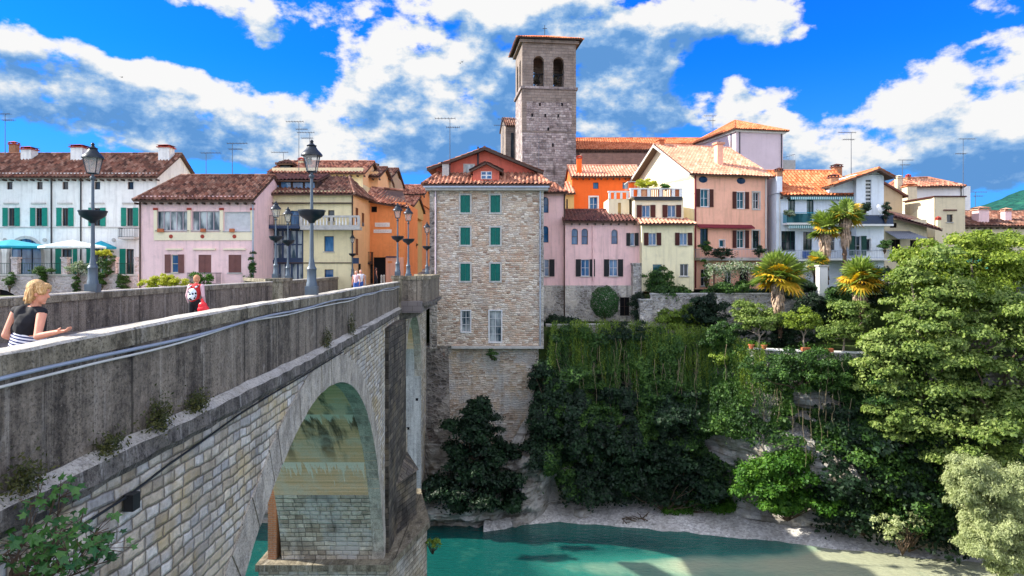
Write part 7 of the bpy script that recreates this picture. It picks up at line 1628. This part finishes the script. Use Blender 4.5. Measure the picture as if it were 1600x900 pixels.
# --- palms
def palm(label, px, pyb, pyc, D, r, lean=0, skirt=1.0, yel=.5, seed=1, nf=34):
    random.seed(seed); k = D/F; foot = P(px+lean, pyb, D); top = P(px, pyc, D); rt = tag(empty('fan_palm', foot), label, 'palm', 'fan palms of the garden'); H_ = top-foot
    m2 = MB(); n = 12
    for i in range(n):
        a = H_*(i/n); b = H_*((i+1)/n); m2.tube(a+Vector((random.uniform(-.02, .02), 0, 0)), b, .15+.05*(i % 2)+(.04 if i > n*.5 else 0), .13+(.05 if i > n*.5 else 0), 9)
    m2.build('trunk', 'palm_bark', rt, weld=False)
    def fronds(name, mat, cnt, elr, L, fan, droop, nl=15, wdt=.055):
        m3 = MB()
        for i in range(cnt):
            az_ = 2*math.pi*i/cnt*2.4+random.uniform(-.3, .3); e = random.uniform(*elr); d = Vector((math.cos(az_)*math.cos(e), math.sin(az_)*math.cos(e), math.sin(e))); Lp = L*random.uniform(.75, 1.05)
            o = H_+Vector((0, 0, random.uniform(-.35, .1) if droop < 1 else random.uniform(-1.0*skirt, -.3))); tip = o+d*Lp; m3.tube(o, tip, .018, .010, 4, False)
            sdv_ = d.cross(Vector((random.uniform(-.5, .5), random.uniform(-.5, .5), 1))).normalized(); nv = sdv_.cross(d).normalized()
            for j in range(nl):
                t = (j/(nl-1)-.5)*2; an = t*2.0; dd = (d*math.cos(an)+sdv_*math.sin(an)).normalized(); Lf = fan*(1-.25*abs(t))*random.uniform(.85, 1.05)
                wv = dd.cross(nv).normalized()*wdt*(fan/.8); mid = tip+dd*Lf*.55+nv*.05; end = tip+dd*Lf-Vector((0, 0, droop*Lf*random.uniform(.3, .6)))
                m3.face([tip, mid-wv, end, mid+wv])
        return m3.build(name, mat, rt, weld=False)
    fronds('fronds', 'palm_leaf', int(nf*1.15), (-.5, 1.35), r*.48, r*.62, .18, 13, .07); fronds('yellowed_fronds', 'yellow_palm_leaf', int(nf*yel*.45), (-.6, .7), r*.45, r*.55, .45, 13, .07)
    m3 = MB()
    for i in range(int(190*skirt)):
        az_ = random.uniform(0, 6.28); z = random.uniform(-1.5*skirt, -.3); rr = random.uniform(.12, .42)*(1+.3*r*(1+z/2)); a = H_+Vector((math.cos(az_)*.15, math.sin(az_)*.15, z+.35)); b = H_+Vector((math.cos(az_)*rr, math.sin(az_)*rr, z-.2)); s_ = Vector((-math.sin(az_), math.cos(az_), 0))*.06
        c_ = b+Vector((0, 0, -random.uniform(.2, .55))); m3.face([a, b-s_, c_, b+s_])
    m3.build('dead_fronds', 'dead_frond', rt, weld=False); return rt
palm('large fan palm with shaggy trunk in front of the grey garden wall', 1216, 528, 432, 48.3, 2.15, 3, 1.4, .9, 1, 46)
palm('tall fan palm, left one of the two before the blue house', 1290, 445, 355, 53.6, 1.55, 2, 1.3, .5, 2, 38)
palm('tallest fan palm in front of the white gabled house', 1321, 445, 335, 53.2, 1.6, -2, 1.5, .4, 3, 38)
palm('yellowing fan palm at the right beside the big tree', 1344, 520, 436, 46.5, 1.75, 2, 1.1, 1.4, 4, 40)
palm('small yellow fan palm at the foot of the left tall one', 1277, 450, 408, 53, 1.05, 0, .5, 1.2, 5, 22)
# --- balcony plants and left side greenery
for i, (px, py, D, rx, rz, n, mat, lb) in enumerate(((1103, 388, 55.6, .55, .5, 8, 'ivy_leaf', 'plants at the left end of the salmon house balcony'), (1128, 396, 55.7, 1.4, .4, 14, 'dark_leaf', 'dark trailing plants on the salmon house balcony'), (1186, 393, 56.6, .5, .4, 7, 'dark_leaf', 'potted plants at the right end of the salmon balcony'), (1104, 425, 55.5, .35, 1.2, 9, 'bright_leaf', 'climber rising to the salmon house balcony'),
     (1234, 333, 57, .4, .2, 5, 'flowering_leaf', 'flower box on the upper blue balcony'), (1350, 325, 56, .4, .45, 7, 'dark_leaf', 'potted shrub left of the satellite dish'), (1384, 330, 56, .35, .9, 9, 'dark_leaf', 'tall plants right of the satellite dish'), (1382, 385, 55.8, .45, .5, 9, 'ivy_leaf', 'plants on the lower white balcony'), (1010, 288, 55.9, 1.0, .35, 10, 'golden_leaf', 'yellow green plants on the cream house roof terrace'), (1040, 293, 55.8, .5, .15, 5, 'bright_leaf', 'low green plant box on the roof terrace'),
     (255, 442, 46, 1.6, .5, 24, 'golden_leaf', 'yellow green hedge in front of the pink house'), (312, 436, 47.5, .9, .5, 12, 'bright_leaf', 'green shrub beside the pink house balcony'), (165, 410, 53.8, .6, 1.1, 14, 'ivy_leaf', 'dark shrub on the terrace right of the first tall lamp'), (163, 396, 53.5, .6, .3, 7, 'golden_leaf', 'yellow shrub top on the terrace beside the lamp'),
     (122, 420, 53.6, .9, .5, 14, 'flowering_leaf', 'flowering plants on the terrace railing'), (65, 424, 53.7, 1.0, .3, 14, 'ivy_leaf', 'green climber along the left terrace railing'), (15, 440, 53.6, .35, .7, 8, 'ivy_leaf', 'creeper hanging at the left end of the terrace wall'), (118, 446, 53.6, .22, .8, 7, 'ivy_leaf', 'creeper hanging below the terrace pillar'), (157, 445, 53.6, .25, .9, 8, 'ivy_leaf', 'creeper hanging right of the first tall lamp'), (192, 445, 53.6, .5, .9, 11, 'ivy_leaf', 'creeper hanging on the right part of the terrace wall'),
     (67, 440, 53.6, .2, .7, 6, 'ivy_leaf', 'thin creeper on the terrace wall behind the woman'), (394, 425, 49.6, .16, 1.6, 9, 'ivy_leaf', 'ivy climbing the right corner of the pink house'), (384, 444, 49.4, .3, .6, 6, 'bright_leaf', 'small bush at the foot of the pink house corner'), (645, 384, 67, .5, .4, 6, 'dark_leaf', 'plants on the small street balcony'))):
    foot = P(px, py, D)-Vector((0, 0, rz)); bush('plant', lb, 'plant', foot, [((P(px, py, D)), (rx, min(rx, .45), rz), int(n*2.4), .20)], mat, .06, 80, group='potted and climbing plants')
tuftw = bush('shrub', 'green tuft growing on the ledge of the stone tower house', 'shrub', P(768, 560, 50.4), [E(768, 556, 50.45, .45, .3, .6, 9, .22)], 'ivy_leaf', .07, 80)
tuftp = bush('shrub', 'small yellow green sprig at the water side of the bridge pier', 'shrub', P(676, 862, 34.2), [E(678, 850, 33.9, .45, .3, .25, 7, .16)], 'yellow_tree_leaf', .06, 60)
# --- fig branches in the near left corner
def fig(label, foot, tips, seed, leaf=.085, per=13):
    rng = np.random.default_rng(seed); rt = tag(empty('fig_branch', foot), label, 'fig shrub', 'fig shoots below the bridge cornice'); m2 = MB(); lv = MB()
    def bigleaf(c, nrm, d, s_):
        nrm = nrm.normalized(); d = (d-nrm*d.dot(nrm)).normalized(); sd2 = nrm.cross(d); out = []
        for (a, r_) in ((180, .25), (-140, .55), (-95, .45), (-62, .85), (-38, .50), (-20, .60), (0, 1.15), (20, .60), (38, .50), (62, .85), (95, .45), (140, .55)):
            a2 = R(a); out.append(c+(d*math.cos(a2)+sd2*math.sin(a2))*r_*s_+nrm*(-.16*s_*r_*r_))
        for i in range(len(out)): lv.face([c, out[i], out[(i+1) % len(out)]])
    for tp_ in tips:
        a = Vector(foot); b = Vector(tp_); pts = [a]
        for i in range(1, 6): pts.append(a.lerp(b, i/6)+Vector(rng.normal(size=3))*.05+Vector((0, 0, .1*math.sin(i/6*3.1))))
        pts.append(b); m2.path(pts, .013, 6, .004)
        for i in range(per):
            q = 1-abs(rng.normal())*.28; q = max(.15, min(1, q)); idx = min(5, int(q*6)); c = pts[idx].lerp(pts[idx+1], q*6-idx if q < 1 else 1)+Vector(rng.normal(size=3))*np.array([.09, .09, .07]) if False else pts[idx].lerp(pts[idx+1], min(1, q*6-idx))
            c = Vector(c)+Vector((rng.normal()*.08, rng.normal()*.08, rng.normal()*.06)); d = Vector((rng.normal(), rng.normal(), -.3)); nrm = Vector((rng.normal()*.5+.15, rng.normal()*.5-.6, .9)); m2.tube(pts[idx], c, .004, .003, 4, False); bigleaf(c, nrm, d, leaf*rng.uniform(.6, 1.15))
    m2.build('stems', 'bark', rt, off=foot, weld=False); lv.build('leaves', 'fig_leaf', rt, off=foot, weld=True)
fig('fig shoots with lobed leaves in the bottom left corner', P(30, 960, 6.0), [P(95, 830, 5.9), P(150, 850, 6.1), P(190, 862, 6.2), P(130, 800, 6.2), P(60, 880, 5.7), P(20, 850, 5.6), P(170, 825, 6.3), P(100, 870, 5.8)], 3, .075, 20)
fig('thin fig shoot reaching up to the dark cornice at left', P(15, 950, 6.3), [P(60, 755, 6.4), P(118, 765, 6.5), P(110, 752, 6.6), P(48, 800, 6.2)], 4, .065, 16)
# --- gravel driftwood and boulders
for i, (px, py, D, s_) in enumerate(((990, 815, 49.3, .5), (1003, 818, 49.2, .35), (1130, 762, 50.8, .9), (1150, 772, 50.2, .6), (910, 803, 50.2, .6))):
    bm = bmesh.new(); bmesh.ops.create_icosphere(bm, subdivisions=3, radius=s_)
    for v in bm.verts: v.co = v.co*(1+.35*mnoise.noise(v.co*1.8/s_+Vector((i*7, 0, 0))))*1.0; v.co.z *= .65
    me = bpy.data.meshes.new('boulder'); bm.to_mesh(me); bm.free(); me.materials.append(M['cliff_rock']); me.uv_layers.new(name='UVMap'); o = link(bpy.data.objects.new('boulder', me), None); c = P(px, py, D); o.location = (c.x, D, c.z)
    tag(o, ['dark rounded boulder at the tip of the gravel shore', 'smaller dark boulder right beside the one at the shore tip', 'largest pale boulder under the ivy left of the bright bush', 'pale boulder beside the largest one under the ivy', 'pale boulder on the shore below the cliff corner'][i], 'boulder', 'boulders on the river shore')
lg = tag(empty('driftwood', P(990, 812, 49)), 'dark tangle of driftwood lying at the water edge', 'driftwood'); m2 = MB(); random.seed(8)
for i in range(16): a = Vector((random.uniform(-1, 1), random.uniform(-.3, .3), random.uniform(-.3, .1))); b = a+Vector((random.uniform(-1.2, 1.2), random.uniform(-.5, .5), random.uniform(.0, .5))); limb_path(m2, a, b, .05, .012, 4, .2)
m2.build('branches', 'bark', lg, weld=False)
# distant flying birds are mere specks: two swifts in the sky
for i, (px, py) in enumerate(((190, 121), (719, 99), (722, 97))):
    c = P(px, py, 90); rt = tag(empty('bird', c, R(random.uniform(0, 90))), ['dark bird flying above the left cloud bank', 'dark bird flying left of the bell tower', 'second dark bird beside the one left of the bell tower'][i], 'bird', 'birds in the sky')
    m2 = MB(); m2.prism([(-.18, 0, 0), (0, .05, .02), (.22, 0, 0), (0, -.05, .02)], (0, 0, .05)); m2.prism([(-.04, .03, .03), (.06, .03, .03), (-.10, .34, .12)], (0, 0, .01)); m2.prism([(-.04, -.03, .03), (.06, -.03, .03), (-.10, -.34, .12)], (0, 0, .01)); m2.build('body', 'black_cloth', rt)
